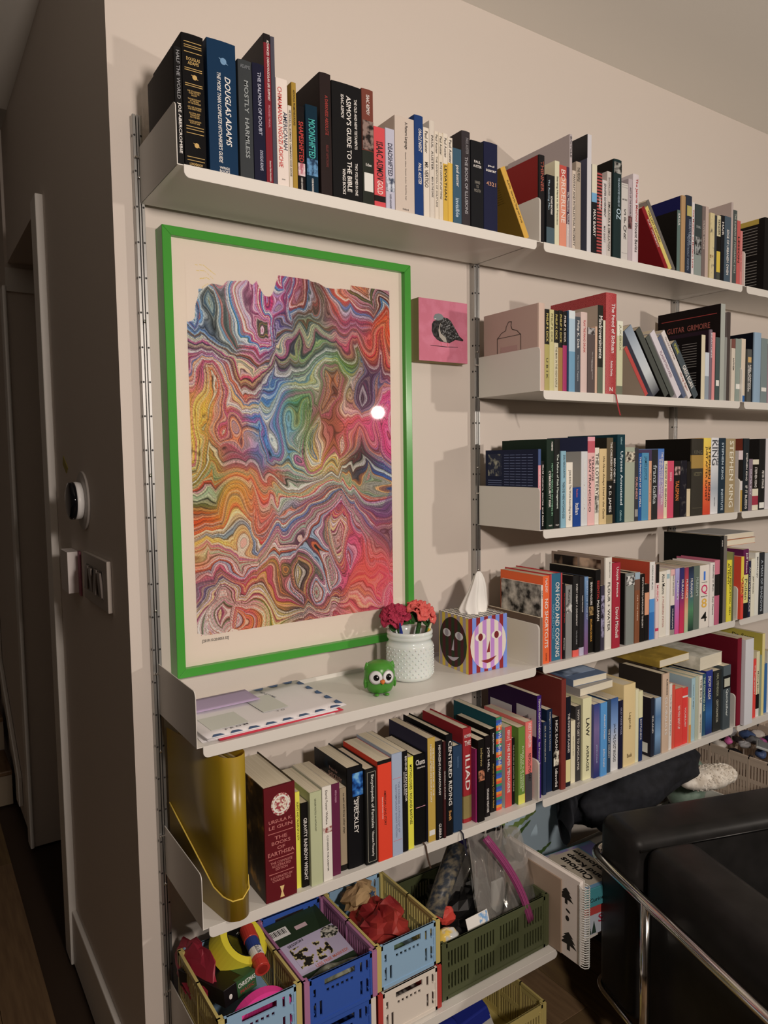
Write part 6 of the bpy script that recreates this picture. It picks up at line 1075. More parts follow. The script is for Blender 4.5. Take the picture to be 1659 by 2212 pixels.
# ---------------------------------------------------------------- plastic crates
def crate(lab, x0, y0, z0, w, d, h, side, end, handle=True, sec=2, rows=2, rot=0, seccol=None, nslit=8):
    c = tag(empty('storage_crate', (x0, y0, z0), (0, 0, rot)), lab, 'crate', 'plastic storage crates')
    sm = mat(side, .45); em = mat(end, .45); t = .0035; b = .010
    # end panels at front (y = 0) and back (y = d)
    for k in (0, 1):
        holes = []
        iw = w-2*b
        if handle:
            holes.append((iw*.24, h*.70, iw*.72, h*.84))
            for i in range(6): holes.append((iw*.27+i*iw*.075, h*.56, iw*.27+i*iw*.075+.006, h*.63))
            for xx in (.80, .90): holes.append((iw*xx, h*.62, iw*xx+.0055, h*.84)); 
            for xx in (.07, .16, .80, .90): holes.append((iw*xx, h*.14, iw*xx+.0055, h*.44))
            holes.append((iw*.07, h*.55, iw*.07+.0055, h*.72))
        else:
            for s in range(sec+1):
                for r in range(2):
                    for i in range(7):
                        xx = iw*(s+.10)/(sec+1)+i*iw*.82/(sec+1)/7; holes.append((xx, h*(.14+r*.38), xx+.0045, h*(.42+r*.38)))
        mb = MB(); y = 0 if k == 0 else d
        M = frameM((b, y+(t if k == 0 else 0), .004), (1, 0, 0), (0, 0, 1))
        holed(mb, iw, h-.006, t, holes, M); mb.build('end_panel', em, c)
        rb = MB(); yy = -.0015 if k == 0 else d-t-.001
        rb.box(b, yy, h-.012, w-b, yy+t+.0025, h-.002); rb.box(b, yy, .002, w-b, yy+t+.0025, .010)
        rb.box(b, yy, .002, b+.006, yy+t+.0025, h-.001); rb.box(w-b-.006, yy, .002, w-b, yy+t+.0025, h-.001)
        for zf in (.25, .45, .65, .85):
            rb.box(b-.004, yy+.0005, h*zf, b+.012, yy+t+.0018, h*zf+.003); rb.box(w-b-.012, yy+.0005, h*zf, w-b+.004, yy+t+.0018, h*zf+.003)
        rb.build('end_ribs', em, c)
    for k in (0, 1):
        holes = []; L = d-2*t
        for s in range(sec):
            for r in range(rows):
                for i in range(nslit):
                    yy = L*(s+.06)/sec+i*L*.9/sec/nslit; z_a = h*(.12+r*.80/rows); holes.append((yy, z_a, yy+L*.9/sec/nslit*.5, z_a+h*.80/rows*.78))
        mb = MB(); x = t if k == 0 else w
        M = frameM((0 if k == 0 else w-t, d-t, .003), (0, -1, 0), (0, 0, 1)) @ Matrix.Translation((0, 0, -t))
        holed(mb, L, h-.004, t, holes, M); mb.build('side_panel', sm, c)
        rb = MB(); xx = -.0012 if k == 0 else w-t-.0012
        rb.box(xx, .001, h-.008, xx+t+.0024, d-.001, h); rb.box(xx, .001, .0, xx+t+.0024, d-.001, .007)
        for s in range(sec+1):
            yy = t+(d-2*t)*s/sec; rb.box(xx, max(.001, yy-.002), 0, xx+t+.0024, min(d-.001, yy+.002), h)
        # the side colour wraps round the corner as a post
        for yy0, yy1 in ((-.0025, .012), (d-.012, d+.0025)):
            rb.box(xx if k == 0 else w-b-.001, yy0, .004, (b+.001) if k == 0 else w+.0012, yy1, h-.001)
        rb.build('side_rim', sm, c)
    MB().box(.003, .003, 0, w-.003, d-.003, .004).build('base', em, c)
    return c
LB, YL, PK, BL, WH, RD, OL, BG = '#7f9cb0', '#b09c58', '#9a6280', '#2a4c94', '#cbbcaa', '#a8332c', '#474a2e', '#b09a84'
ZB = ZS['B']+.0006; CH_ = .105; CY = -.318; CD = .238
crate('lower blue crate beneath the yellow and light blue one', .008, CY, ZB, .168, CD, CH_, WH, BL)
crate('lower blue crate with beige sides beneath the pink one', .184, CY, ZB, .168, CD, CH_, WH, BL)
crate('lower white crate with red side posts beside olive crate', .358, CY-.004, ZB, .170, CD, CH_, RD, WH)
Z2 = ZB+CH_+.0006
crate('yellow sided light blue crate holding tape and glue stick', .004, CY, Z2, .172, CD, CH_, YL, LB, nslit=10)
crate('pink sided royal blue crate holding a board game', .182, CY-.004, Z2, .172, CD, CH_, PK, BL, nslit=10)
crate('yellow sided light blue crate holding red wrapping', .358, CY, Z2, .170, CD, CH_, YL, LB, nslit=10)
crate('large olive green crate filled with plastic bags', .540, -.312, ZB, .345, .262, .140, OL, OL, False, 3)
crate('pale yellow crate standing on the floor under bottom shelf', .545, -.300, .0006, .345, .262, .158, YL, YL, False, 3)
crate('beige pink crate full of toys behind the black sofa', 1.915, -.330, ZB, .32, .295, .228, BG, BG, False, 4, 3, nslit=6)
crate('second beige crate further right behind the toy crate', 2.300, -.300, ZB, .30, .27, .20, BG, BG, False, 4, 2, nslit=6)
# --- contents of the yellow crate
def ring(r0, r1, w, n=40):
    mb = MB(); return mb.lathe([(r0, 0), (r1, 0), (r1, w), (r0, w), (r0, 0)], n=n)
tpz = tag(empty('tape_roll', (.104, -.138, .520), Vector((.41, -.46, .81)).to_track_quat('Z', 'Y').to_euler()), 'roll of yellow tape with black labelled core', 'tape roll')
ring(.041, .058, .045).build('tape', mat('#cdbb1c', .4, 0, 1.0), tpz, smooth=False)
ring(.0385, .0408, .045).build('core', mat('#141312', .5), tpz)
TWM = mat('#e6e0d4', .5)
for i in range(6):
    a = i*1.047+.35; rr = .0383
    text('BLICK', tpz, frameM((rr*math.cos(a), rr*math.sin(a), .012), (math.sin(a), -math.cos(a), 0), (0, 0, 1)), .030, .008, TWM, 'lettering')
gs = tag(empty('glue_stick', (.138, -.180, .535), (math.radians(12), 0, math.radians(-6))), 'red capped glue stick with blue and white label', 'glue stick')
G90 = Matrix.Rotation(math.radians(90), 4, 'X')
def gpart(pr, m, n): MB().lathe(pr, n=20).build(n, m, gs, smooth=False, bevel=.0006, seg=1).matrix_local = G90
gpart([(0, -.062), (.0155, -.062), (.0165, -.058), (.0165, -.025), (0, -.025)], mat('#b03024', .35), 'cap')
gpart([(0, -.025), (.0150, -.025), (.0150, .035), (0, .035)], ramp_mat(((0, '#2a3a74'), (.45, '#d0c6b8'), (.8, '#b03a30')), 2, 'CONSTANT', .4), 'label_tube')
gpart([(.012, .052), (.0165, .052), (.0165, .035), (0, .035), (0, .04), (.012, .04), (.012, .052)], mat('#b03024', .35), 'base_dial')
text('GLUE', gs, frameM((.002, -.012, .0156), (.1, -1, 0), (1, .1, 0)), .022, .008, mat('#1c2038', .5), 'lettering')
bx_ = tag(empty('craft_box', (.056, -.165, .500), (math.radians(-9), 0, math.radians(17))), 'black and green christmas craft box lying in yellow crate', 'box')
MB().box(-.040, -.080, -.017, .040, .075, .017).build('carton', mat('#121010', .35), bx_, bevel=.0008)
MB().box(-.008, -.0806, -.0172, .0402, -.070, .0172).build('end_flap', mat('#2c4a2a', .4), bx_)
MB().box(.012, -.08, .0170, .0402, -.01, .0174).build('green_label', mat('#33522f', .4), bx_)
text('CHRISTMAS', bx_, frameM((.017, -.0810, .006), (1, 0, 0), (0, 0, 1)), .044, .009, TWM, 'lettering')
text('MAGIC', bx_, frameM((.017, -.0810, -.007), (1, 0, 0), (0, 0, 1)), .036, .007, mat('#8a2c28', .5), 'lettering')
flat(ell(0, 0, .004, .005, 12)+[], frameM((-.025, -.0806, -.002), (1, 0, 0), (0, 0, 1)), 'snowman_print', mat('#d8cfc4', .5), bx_)
def crumple(name, lab, cat, c, sx, sy, sz, m, seed, amp=.25, n=28, rot=(0,0,0), grp=None, freq=3, solid=0, sub=0, kid='surface', facet=False):
    r = np.random.RandomState(seed); ph_ = r.rand(12)*6.28; fq = r.randint(1, freq+2, (12, 2))
    e = tag(empty(name, c, rot), lab, cat, grp)
    def f(u, v):
        a = 2*math.pi*u; b = math.pi*(v*.998+.001)
        d_ = 1+amp*sum(math.sin(fq[i][0]*a+ph_[i])*math.sin(fq[i][1]*b+ph_[i]*2)/(1+.35*i) for i in range(10))*.45
        if facet: d_ *= 1+(r.rand()-.5)*.34
        return (sx*d_*math.sin(b)*math.cos(a), sy*d_*math.sin(b)*math.sin(a), -sz*d_*math.cos(b))
    MB().grid(f, n, n//2+2, 0, True).build(kid, m, e, smooth=not facet, subsurf=sub)
    return e
crumple('paper_bag', 'crumpled red paper packet at the left of yellow crate', 'packet', (.022, -.130, .512), .010, .080, .045, mat('#8c2030', .45), 4, .12, 16, rot=(0, math.radians(24), math.radians(8)), facet=True)
pt = tag(empty('washi_tape', (.098, -.2935, .468), (math.radians(88), math.radians(3), 0)), 'neon pink tape roll at the front of yellow crate', 'tape roll')
ring(.058, .0685, .020, 48).build('tape', mat('#e8368c', .45, 0, 1.0), pt)
crumple('plastic_packet', 'clear plastic packet at the front left of yellow crate', 'packet', (.045, -.262, .455), .032, .034, .016, noise_mat('#3c3a36', '#b5b0a6', 70, .2, 1, .45, .7), 8, .3)
# --- contents of the pink crate
gm = tag(empty('board_game', (.268, -.185, .478), (math.radians(10), 0, math.radians(4))), 'green and white game box lying in blue crate', 'game box')
MB().box(-.074, -.088, -.02, .074, .100, .02).build('carton', mat('#22301e', .4), gm, bevel=.001)
MB().box(-.074, -.060, .0201, .074, .030, .0206).build('lid_panel', mat('#a89cae', .45), gm)
MB().box(-.05, -.045, .0207, .035, .012, .0211).build('lid_picture', noise_mat('#a89cae', '#1f1c18', 55, .45, 1.0, .5, .56, 3, c3='#b5a35a'), gm)
flat(ell(.056, .012, .022, .017, 24), frameM((0, 0, .0208), (1, 0, 0), (0, 1, 0)), 'round_badge', noise_mat('#1c2018', '#b9b2a0', 160, .5), gm)
text('SESSION', gm, frameM((-.028, .022, .0212), (1, .1, 0), (-.1, 1, 0)), .04, .007, mat('#1c1812', .5), 'lettering')
text('LESS FREE MARKED!', gm, frameM((.022, -.052, .0212), (1, .05, 0), (-.05, 1, 0)), .085, .008, mat('#b5604a', .5), 'lettering')
MB().box(-.070, .052, .0201, -.022, .078, .0207).build('barcode_label', mat('#cfc8be', .5), gm)
for i in range(12): MB().box(-.066+i*.0034, .060, .0208, -.066+i*.0034+(.0012 if i % 3 else .0022), .075, .0210).build('barcode_bar', mat('#161412', .5), gm)
MB().box(-.006, .055, .0201, .024, .066, .0206).build('red_label', mat('#b89a9a', .5), gm)
crumple('plastic_packet', 'dull green plastic wrapped packet at the front of blue crate', 'packet', (.268, -.283, .478), .072, .026, .026, noise_mat('#4a4c3c', '#8d8a74', 30, .18, 1, .4, .7), 12, .2)
crumple('sponge_packet', 'white packet behind the blue crate handle', 'packet', (.262, -.296, .445), .045, .012, .012, mat('#c2c4bc', .3), 13, .15)
crumple('plastic_dish', 'grey plastic dish at the back of blue crate', 'dish', (.225, -.110, .482), .036, .026, .016, mat('#5c605a', .2), 19, .06)
# --- contents of the light blue crate
crumple('gift_wrap', 'crumpled shiny red wrapping in light blue crate', 'wrapping', (.438, -.205, .500), .062, .070, .036, noise_mat('#701a1c', '#8f2c24', 12, .3, 1.0), 21, .30, 22, freq=4, facet=True)
crumple('kraft_bag', 'crumpled brown kraft paper bag in light blue crate', 'bag', (.430, -.135, .528), .046, .034, .028, noise_mat('#8a6b48', '#a08056', 8, .7, 1.0), 23, .20, 16, rot=(math.radians(-20), 0, .2), facet=True)
flat([(.009*(1 if i % 2 == 0 else .45)*math.cos(i*math.pi/5+.3), .009*(1 if i % 2 == 0 else .45)*math.sin(i*math.pi/5+.3)) for i in range(10)], frameM((.445, -.1685, .545), (1, 0, 0), (0, .35, 1)), 'paper_star', mat('#22344c', .6), None)
stt = bpy.data.objects.get('paper_star'); tag(stt, 'small dark blue paper star on the kraft bag', 'star')
crumple('green_pouch', 'dark green pouch at the front of light blue crate', 'pouch', (.425, -.285, .478), .028, .018, .024, mat('#33452c', .5), 25, .2)
# --- contents of the olive crate
tu = tag(empty('rolled_poster', (.575, -.235, .478)), 'rolled printed sheet sticking out of olive crate', 'roll')
d_ = Vector((.145, .085, .085))
MB().tube([(0, 0, 0), tuple(d_*.5), tuple(d_)], [.024, .025, .026], 20).build('roll', noise_mat('#2c3036', '#6f6450', 12, .35, 1.0, .42, .66, 5, stretch=(4, 7, 7)), tu, smooth=True)
crumple('black_bag', 'black plastic bag filling the middle of olive crate', 'bag', (.700, -.185, .425), .11, .085, .055, mat('#0d0c0c', .35), 31, .2, 20, facet=True)
crumple('paper_scrap', 'bright red crumpled paper at left of olive crate', 'paper', (.607, -.243, .470), .026, .018, .020, mat('#b03428', .5), 33, .3, 12, facet=True)
crumple('candy_packet', 'clear packet of colourful beads at left of olive crate', 'packet', (.580, -.282, .448), .032, .018, .020, noise_mat('#c2a040', '#a8a49c', 30, .15, 1.1, .45, .55), 35, .15)
cd = tag(empty('printed_card', (.668, -.292, .452), (math.radians(70), 0, math.radians(2))), 'white card with blue print in olive crate', 'card')
MB().box(-.035, -.022, 0, .035, .022, .001).build('card_sheet', mat('#cfc6ba', .6), cd); MB().box(.005, -.01, .0011, .033, .02, .0014).build('blue_print', noise_mat('#6a93b8', '#cfc6ba', 90, .6), cd)
def strip(name, lab, cat, fn, nu, nv, m, solid=.0006):
    e = tag(empty(name, (0, 0, 0)), lab, cat); o = MB().grid(fn, nu, nv).build('sheet', m, e, smooth=True, solid=solid); return e
def arc(u, v):
    a = .2+v*1.35; return (.600+.175*v+.012*math.sin(a), -.235+.02*u+.07*v, .445+.155*math.sin(v*1.2)*1.0-.055*(1-u))
strip('plastic_sheet', 'curved clear plastic sheet inside olive crate', 'sheet', arc, 5, 16, clear_mat((.75, .74, .72), .3, .08, .12))
crumple('purple_strap', 'dark purple strap hanging into olive crate', 'strap', (.735, -.150, .575), .013, .022, .058, mat('#241a4c', .4), 37, .2, 20, rot=(0, math.radians(25), 0))
# zip bag draped over the olive crate's right end
zb = tag(empty('zip_bag', (0, 0, 0)), 'clear plastic zip bag with pink seal over olive crate', 'bag')
FILM = clear_mat((.88, .87, .85), .5, .10, .22); PZ = mat('#7c3056', .4)
rz = np.random.RandomState(5); za = rz.rand(8)*6.28
def zbag(side):
    def f(u, v):                                      # u across, v from top to bottom
        x = .690+.170*u+.050*v*(u-.1); z = .640-.030*u-.200*v-.030*u*v
        bulge = .026*math.sin(math.pi*min(1, max(0, u)))*math.sin(math.pi*min(1, v*.95+.05))
        w_ = sum(math.sin((3+i)*u*3+za[i]+4*v*(i % 3))*.0035/(1+.3*i) for i in range(6))
        return (x, -.222-.055*v+side*(bulge+.004)+w_, z)
    return f
MB().grid(zbag(-1), 22, 22).build('front_film', FILM, zb, smooth=True); MB().grid(zbag(1), 22, 22).build('back_film', FILM, zb, smooth=True)
zs = []
for i in range(15):
    t = i/14; zs.append((.718+.105*t+.012*math.sin(math.pi*t), -.262-.052*t-.012*math.sin(math.pi*t), .640-.228*t))
mbz = MB()
for a, b in zip(zs, zs[1:]):
    mbz.add([(a[0]-.009, a[1], a[2]-.004), (a[0]+.009, a[1]-.002, a[2]+.004), (b[0]+.009, b[1]-.002, b[2]+.004), (b[0]-.009, b[1], b[2]-.004)], [(0, 1, 2, 3)])
mbz.build('zip_seal', PZ, zb, smooth=True, solid=.0012)
for off in (-.004, .004): MB().tube([(p[0]+off, p[1]-.0022, p[2]+off*.3) for p in zs], .0012, 6).build('zip_bead', mat('#8c3c64', .35), zb, smooth=True)
ia = tag(MB().box(.735, -.268, .435, .775, -.262, .520).build('plastic_holder', mat('#b9b4aa', .35), bevel=.002), 'white plastic holder inside the clear zip bag', 'holder')
# --- floor crate contents
bt = tag(empty('detergent_bottle', (.660, -.215, .0050), (0, math.radians(-14), .3)), 'white and blue bottle in the crate on the floor', 'bottle')
MB().lathe([(0, 0), (.042, 0), (.045, .01), (.045, .10), (.036, .128), (.022, .140)], n=24, sy=.65).build('bottle_body', mat('#c2beb2', .35), bt, smooth=True)
MB().lathe([(.024, .138), (.026, .142), (.026, .168), (.02, .175), (0, .175)], n=20).build('cap', mat('#1f2c84', .35), bt, smooth=True)
text('Qrus', bt, frameM((-.001, -.0302, .075), (1, 0, 0), (0, 0, 1)), .05, .02, mat('#3c4a44', .5), 'lettering'); MB().box(.0, -.0312, .025, .03, -.028, .05).build('green_label', mat('#2f6a2c', .45), bt)
bt2 = tag(empty('spray_bottle', (.770, -.195, .0050), (0, math.radians(-20), -.2)), 'blue topped white carton in the crate on the floor', 'carton')
MB().box(-.045, -.03, 0, .045, .03, .120).build('carton', mat('#b9b2a8', .5), bt2, bevel=.002); MB().box(-.0455, -.0305, .105, .0455, .0305, .145).build('blue_top', mat('#1f2c84', .4), bt2, bevel=.004)
# --- toys in the beige crate
TOY = ('#5c5a58', '#8a3a6a', '#22243c', '#b5a99a', '#c2568c', '#2c2624', '#3a4a6a', '#a89a8c', '#c2b04a', '#6a2c5c', '#1c1a1c', '#9a9490')
ADJ = ('dull', 'glossy', 'worn', 'rounded'); TCN = ('grey', 'purple', 'navy', 'beige', 'pink', 'black', 'blue', 'tan', 'yellow', 'plum', 'charcoal', 'silver')
WH_ = ('near the rim', 'in the middle', 'against the wall side')
for i in range(24):
    xx = 1.945+(i % 5)*.062; yy = -.30+(i//5)*.058
    lab_ = 'small %s %s toy lying %s of the beige crate' % (ADJ[i % 4] if i < 12 else ADJ[(i+1) % 4], TCN[i % 12], WH_[min(2, i//8)])
    crumple('toy', lab_, 'toy', (xx+random.uniform(-.008, .008), yy, .525+random.uniform(-.006, .022)), random.uniform(.016, .030), random.uniform(.010, .026), random.uniform(.010, .020), mat(TOY[i % 12], .4), 60+i, .3, 12, (0, 0, random.uniform(0, 3)), 'toys in the beige crate')
kb = tag(empty('toy_keyboard', (2.00, -.255, .562), (math.radians(12), math.radians(8), .5)), 'light grey slatted toy on top of the toy crate', 'toy')
MB().box(-.05, -.022, 0, .05, .022, .008).build('slab', mat('#9a9a94', .4), kb, bevel=.002)
for i in range(8): MB().box(-.044+i*.0115, -.016, .0085, -.036+i*.0115, .016, .0105).build('key', mat('#6a6a68', .4), kb)
# ---------------------------------------------------------------- sketchbook, game boxes, tree board by the gap
skb = tag(empty('sketchbook', (.900, 0, ZB)), 'spiral bound white sketchbook with black tree drawings', 'sketchbook')
MB().box(-.006, -.410, .0, .006, -.150, .215).build('pages', mat('#cfc0b2', .7), skb)
MB().box(-.0105, -.352, .002, -.0062, -.150, .195).build('kraft_cover', mat('#947c66', .75), skb)
MB().box(.0062, -.412, -.0, .0085, -.150, .217).build('back_cover', mat('#c2b6a8', .7), skb)
for i in range(34):
    z = .006+i*.0061; pts = [(.0125*math.cos(a), -.419+.0135*math.sin(a), z+.0012*math.sin(a)) for a in [2*math.pi*k/8 for k in range(9)]]
    MB().tube(pts, .0012, 5, caps=False).build('spiral_loop', mat('#c2bcb0', .3), skb, smooth=True)
SM = frameM((-.0061, 0, 0), (0, -1, 0), (0, 0, 1)); INKB = mat('#1f1c18', .7)
def tree(cx, z0, s):
    p = [(-.1, 0), (.1, 0), (.1, .3), (.55, .25), (.28, .5), (.45, .5), (.2, .75), (.32, .75), (0, 1.0), (-.32, .75), (-.2, .75), (-.45, .5), (-.28, .5), (-.55, .25), (-.1, .3)]
    flat([(cx+q[0]*s, z0+q[1]*s) for q in p], SM, 'drawn_tree', INKB, skb)
tree(.374, .020, .048); tree(.366, .138, .042); flat(ell(.370, .102, .006, .007, 10), SM, 'drawn_leaf', INKB, skb); flat(ell(.372, .122, .008, .003, 10, rot=-.4), SM, 'drawn_leaf', INKB, skb)
gb = tag(empty('puzzle_box', (.955, -.352, ZB+.083), (0, 0, math.radians(-6))), 'teal puzzle box with bold black words on lid', 'game box')
MB().box(0, 0, 0, .215, .185, .050).build('carton', mat('#3c8084', .45), gb, bevel=.0015)
MB().box(.004, .004, .0502, .211, .181, .0506).build('lid_print', noise_mat('#5f86a0', '#a89c8a', 9, .45, 1.0, .45, .6, 2, c3='#7a6a94'), gb)
MB().box(.030, .015, .0507, .155, .170, .0510).build('word_panel', mat('#a89a86', .5), gb)
GM = lambda x: frameM((x, .092, .0512), (0, 1, 0), (-1, 0, 0))
for i, wd_ in enumerate(('Stay', 'Curious', 'and Keep', 'Exploring')): text(wd_, gb, GM(.046+i*.030), .105+.014*i, .025, mat('#14110f', .5), 'lettering', bold=.035)
text('Stay Curious', gb, frameM((.05, -.0006, .018), (1, 0, 0), (0, 0, 1)), .09, .014, mat('#141c1c', .5), 'lettering')
MB().box(.160, .03, .0507, .208, .17, .0509).build('lilac_panel', mat('#6f6a9c', .5), gb)
rb = tag(empty('red_white_box', (.965, -.345, ZB+.0004), (0, 0, math.radians(-6))), 'white and red box with S and trees under puzzle box', 'game box')
MB().box(0, 0, 0, .22, .19, .0815).build('carton', mat('#a8aaae', .45), rb, bevel=.0015)
MB().box(-.0004, -.0004, .055, .12, .01, .0818).build('red_panel', mat('#a83a34', .45), rb)
text('S', rb, frameM((.075, -.0007, .04), (1, 0, 0), (0, 0, 1)), .016, .022, mat('#9c2038', .5), 'lettering', bold=.02)
for cx in (.035, .052): flat([(cx-.008, .004), (cx+.008, .004), (cx, .038)], frameM((0, -.0006, 0), (1, 0, 0), (0, 0, 1)), 'printed_tree', mat('#26382c', .5), rb)
tbn = tag(empty('forest_board', (.935, -.060, ZB+.0004)), 'illustrated board with green fir leaves behind puzzle box', 'board')
MB().box(0, 0, 0, .30, .012, .235).build('panel', mat('#8f9ca0', .5), tbn)
TG = [mat('#3f5426', .5), mat('#5a6a30', .5), mat('#2c4428', .5)]
def frond(x, z, L, rot, m):
    p = [(0, 0)]
    for k in range(6): p += [(L*(k+.2)/6, -.018*(1-k/7)), (L*(k+.9)/6, -.008*(1-k/7))]
    p.append((L, 0))
    for k in range(5, -1, -1): p += [(L*(k+.9)/6, .008*(1-k/7)), (L*(k+.2)/6, .018*(1-k/7))]
    flat([(x+q[0]*math.cos(rot)-q[1]*math.sin(rot), z+q[0]*math.sin(rot)+q[1]*math.cos(rot)) for q in p], frameM((0, -.0003, 0), (1, 0, 0), (0, 0, 1)), 'printed_leaf', m, tbn)
for i, (x, z, L, r_) in enumerate(((.01, .10, .15, .5), (.03, .16, .14, .25), (.02, .05, .16, .1), (.12, .03, .12, .4), (.02, .19, .12, .6))): frond(x, z, L, r_, TG[i % 3])
# ---------------------------------------------------------------- sofa
LE = noise_mat('#171513', '#1f1c1a', 18, .42, 1.0, .35, .7, 5, bump=.12)
so = tag(empty('leather_sofa', (1.045, -.335, 0), (0, 0, math.radians(-18))), 'black leather sofa with chrome tube frame', 'sofa')
def cush(name, x0, y0, z0, x1, y1, z1, bev=.035):
    return MB().box(x0, y0, z0, x1, y1, z1).build(name, LE, so, smooth=True, bevel=bev, seg=5)
cush('back_cushion', .0, -.160, .16, 1.42, 0, .645)
cush('arm_cushion', .022, -.80, .16, .168, -.163, .632)
cush('arm_cushion', 1.255, -.80, .16, 1.40, -.163, .632)
cush('seat_cushion', .170, -.80, .26, 1.253, -.163, .43); cush('seat_base', .170, -.79, .15, 1.253, -.163, .258, .02)
for (a, b) in (((.02, -.158, .612), (1.40, -.158, .612)), ((.165, -.166, .600), (.165, -.79, .600))):
    MB().tube([a, ((a[0]+b[0])/2, (a[1]+b[1])/2, a[2]), b], .0035, 6).build('piping', mat('#0d0c0b', .3), so, smooth=True)
def bend(p, q, r, rad=.06, n=7):                      # polyline p-q-r with the middle rounded
    p, q, r = Vector(p), Vector(q), Vector(r); a = q+(p-q).normalized()*rad; b = q+(r-q).normalized()*rad; out = []
    for i in range(n+1):
        t = i/n; out.append(a*(1-t)**2+q*2*t*(1-t)+b*t*t)
    return out
TR = .0125; zr = .53
rail = [Vector((1.2, .022, zr))]+bend((1.2, .022, zr), (-.010, .022, zr), (-.010, -.5, zr))+bend((-.010, -.3, zr), (-.010, -.84, zr), (.6, -.84, zr))+[Vector((1.2, -.84, zr-.25))]
rail = [Vector((1.2, .022, zr))]+bend((1.2, .022, zr), (-.010, .022, zr), (-.010, -.5, zr))+bend((-.010, -.3, zr), (-.010, -.84, zr), (-.010, -.84, .2))+[Vector((-.010, -.84, .02))]
MB().tube(rail, TR, 14).build('top_rail', CHROME, so, smooth=True)
MB().tube([(-.010, -.225, zr), (-.010, -.225, .012)], TR, 14).build('leg', CHROME, so, smooth=True)
MB().tube([(1.415, -.225, zr), (1.415, -.225, .012)], TR, 14).build('leg', CHROME, so, smooth=True)
low = [Vector((1.2, .012, .175))]+bend((1.2, .012, .175), (-.004, .012, .175), (-.004, -.5, .175))+[Vector((-.004, -.84, .175))]
MB().tube(low, .007, 10).build('lower_rail', CHROME, so, smooth=True)
# ---------------------------------------------------------------- clothes behind the sofa
JM = noise_mat('#1b1b1d', '#242427', 40, .85, 1.0, .3, .7, 5, bump=.3)
j = tag(empty('black_jacket', (1.400, -.170, .548), (0, 0, -.14)), 'black fabric jacket heaped behind the sofa back', 'jacket')
rj = np.random.RandomState(9); pj = rj.rand(10)*6.28
def jk(u, v):
    a = 2*math.pi*u; b = math.pi*(v*.998+.001); env = 1+.10*math.sin(3*a+1)+.05*math.sin(7*a+4*b)
    d_ = env+.030*math.sin(9*a+3*b+pj[0])+.045*math.sin(4*a-5*b+pj[1])+.015*math.sin(14*b+4*a+pj[2])
    x = .270*d_*math.sin(b)*math.cos(a); y = .105*d_*math.sin(b)*math.sin(a); z = -.075*d_*math.cos(b)
    z += .035*math.sin(2.2*(x/.3)+.6)+(.02 if z > 0 else 0)
    return (x, y, z)
MB().grid(jk, 80, 44, 0, True).build('cloth_body', JM, j, smooth=True)
def slv(u, v):
    a = 2*math.pi*u; t = v; r = .052*(1+.12*math.sin(3*a+6*t)+.08*math.sin(14*t))*(1-.25*t)
    return (-.24-.06*t+.3*r*math.cos(a), .0-.045*t+r*math.cos(a), .02-.075*t+r*.7*math.sin(a)+.02*math.sin(3*t))
MB().grid(slv, 26, 18, 0, True).build('sleeve', JM, j, smooth=True)
fl = crumple('fleece_blanket', 'white fluffy fleece end lying right of the black jacket', 'blanket', (1.690, -.245, .532), .105, .052, .034, noise_mat('#a89a88', '#c9bdac', 45, .95, 1.1, .35, .65, 3, bump=1.0, kind='noise'), 41, .10, 30, (0, 0, -.2))
rf = np.random.RandomState(2); fmb = MB()
for i in range(420):                                  # small curls, thickest along the rolled right-hand edge
    x = -.095+.195*rf.rand()**.6; c_ = math.sqrt(max(.02, 1-(x/.108)**2)); an = rf.rand()*6.28
    fmb.sphere((x, .050*c_*math.cos(an), .033*c_*math.sin(an)), .0042+(.0038 if x > .07 else 0), 3)
fmb.build('fleece_tufts', noise_mat('#a89a88', '#c9bdac', 45, .95, 1.1, .35, .65, 3), fl, smooth=True)['kind'] = 'stuff'
crumple('green_bag', 'crumpled pale green plastic bag behind the white fleece', 'bag', (1.775, -.110, .440), .085, .065, .105, noise_mat('#6a7a68', '#8f9c8a', 20, .3, 1.0, .4, .7), 43, .22, 34)
finish_texts()
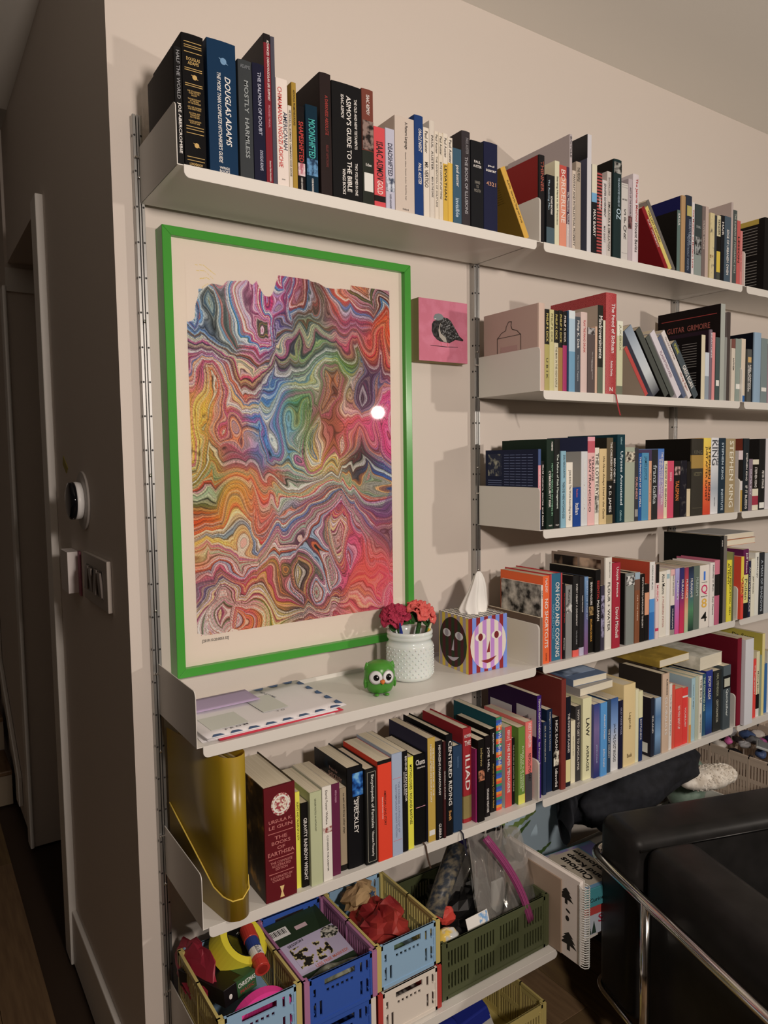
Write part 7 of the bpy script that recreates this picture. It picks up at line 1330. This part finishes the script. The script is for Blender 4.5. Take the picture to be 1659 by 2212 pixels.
# pieces that belong to a part rather than to the whole thing go one level down
DOWN = {'storage_crate': {'end_ribs': 'end_panel', 'side_rim': 'side_panel'}, 'owl_figurine': {'pupil': 'eye_white', 'eye_glint': 'eye_white'},
        'picture_frame': {'art_print': 'mat_board', 'print_number': 'mat_board', 'signature': 'mat_board'}, 'tape_roll': {'lettering': 'core'}, 'glue_stick': {'lettering': 'label_tube'},
        'tissue_box': {'printed_oval': 'box_body', 'printed_eye': 'box_body', 'printed_iris': 'box_body', 'printed_nose': 'box_body', 'printed_mouth': 'box_body'},
        'wall_shelf': {'shelf_pin': 'end_plate'}, 'light_switch_plate': {'rocker': 'switch_bezel'}, 'puzzle_box': {'lettering': 'carton', 'word_panel': 'carton', 'lilac_panel': 'carton', 'lid_print': 'carton'},
        'sketchbook': {'drawn_tree': 'pages', 'drawn_leaf': 'pages'}, 'crochet_flower': {'leaf': 'stem'}, 'milk_glass_jar': {'hobnail_dots': 'jar_body'},
        'mailing_envelope': {'border_triangle': 'sheet', 'lettering': 'sheet', 'address_window': 'sheet'}, 'toy_keyboard': {'key': 'slab'},
        'board_game': {'lid_panel': 'carton', 'lid_picture': 'carton', 'round_badge': 'carton', 'lettering': 'carton', 'barcode_label': 'carton', 'barcode_bar': 'carton', 'red_label': 'carton'},
        'canvas_print': {'bird_body': 'canvas_face', 'bird_head': 'canvas_face', 'bird_wing': 'canvas_face', 'wing_edge': 'canvas_face', 'beak': 'canvas_face', 'ground_line': 'canvas_face', 'bird_leg': 'canvas_face'},
        'expanding_file': {'spine_crease': 'cover'}, 'craft_box': {'lettering': 'carton', 'snowman_print': 'carton', 'green_label': 'carton', 'end_flap': 'carton'},
        'book': {'barcode_bar': 'barcode_label', 'seal_ring': 'award_seal', 'planet_ring': 'planet_emblem'}}
base_ = lambda n: n.split('.')[0]
kids = {}
for o in bpy.data.objects:
    if o.parent: kids.setdefault(o.parent.name, []).append(o)
for root in [o for o in bpy.data.objects if o.parent is None]:
    rule = DOWN.get(base_(root.name))
    if not rule: continue
    ch = kids.get(root.name, []); seen = {}
    for c in ch:
        tgt = rule.get(base_(c.name))
        if not tgt: continue
        cand = [q for q in ch if base_(q.name) == tgt]
        if not cand: continue
        i = seen.get(base_(c.name), 0); seen[base_(c.name)] = i+1
        p = cand[min(i, len(cand)-1)]
        c.parent = p; c.matrix_parent_inverse = p.matrix_basis.inverted()
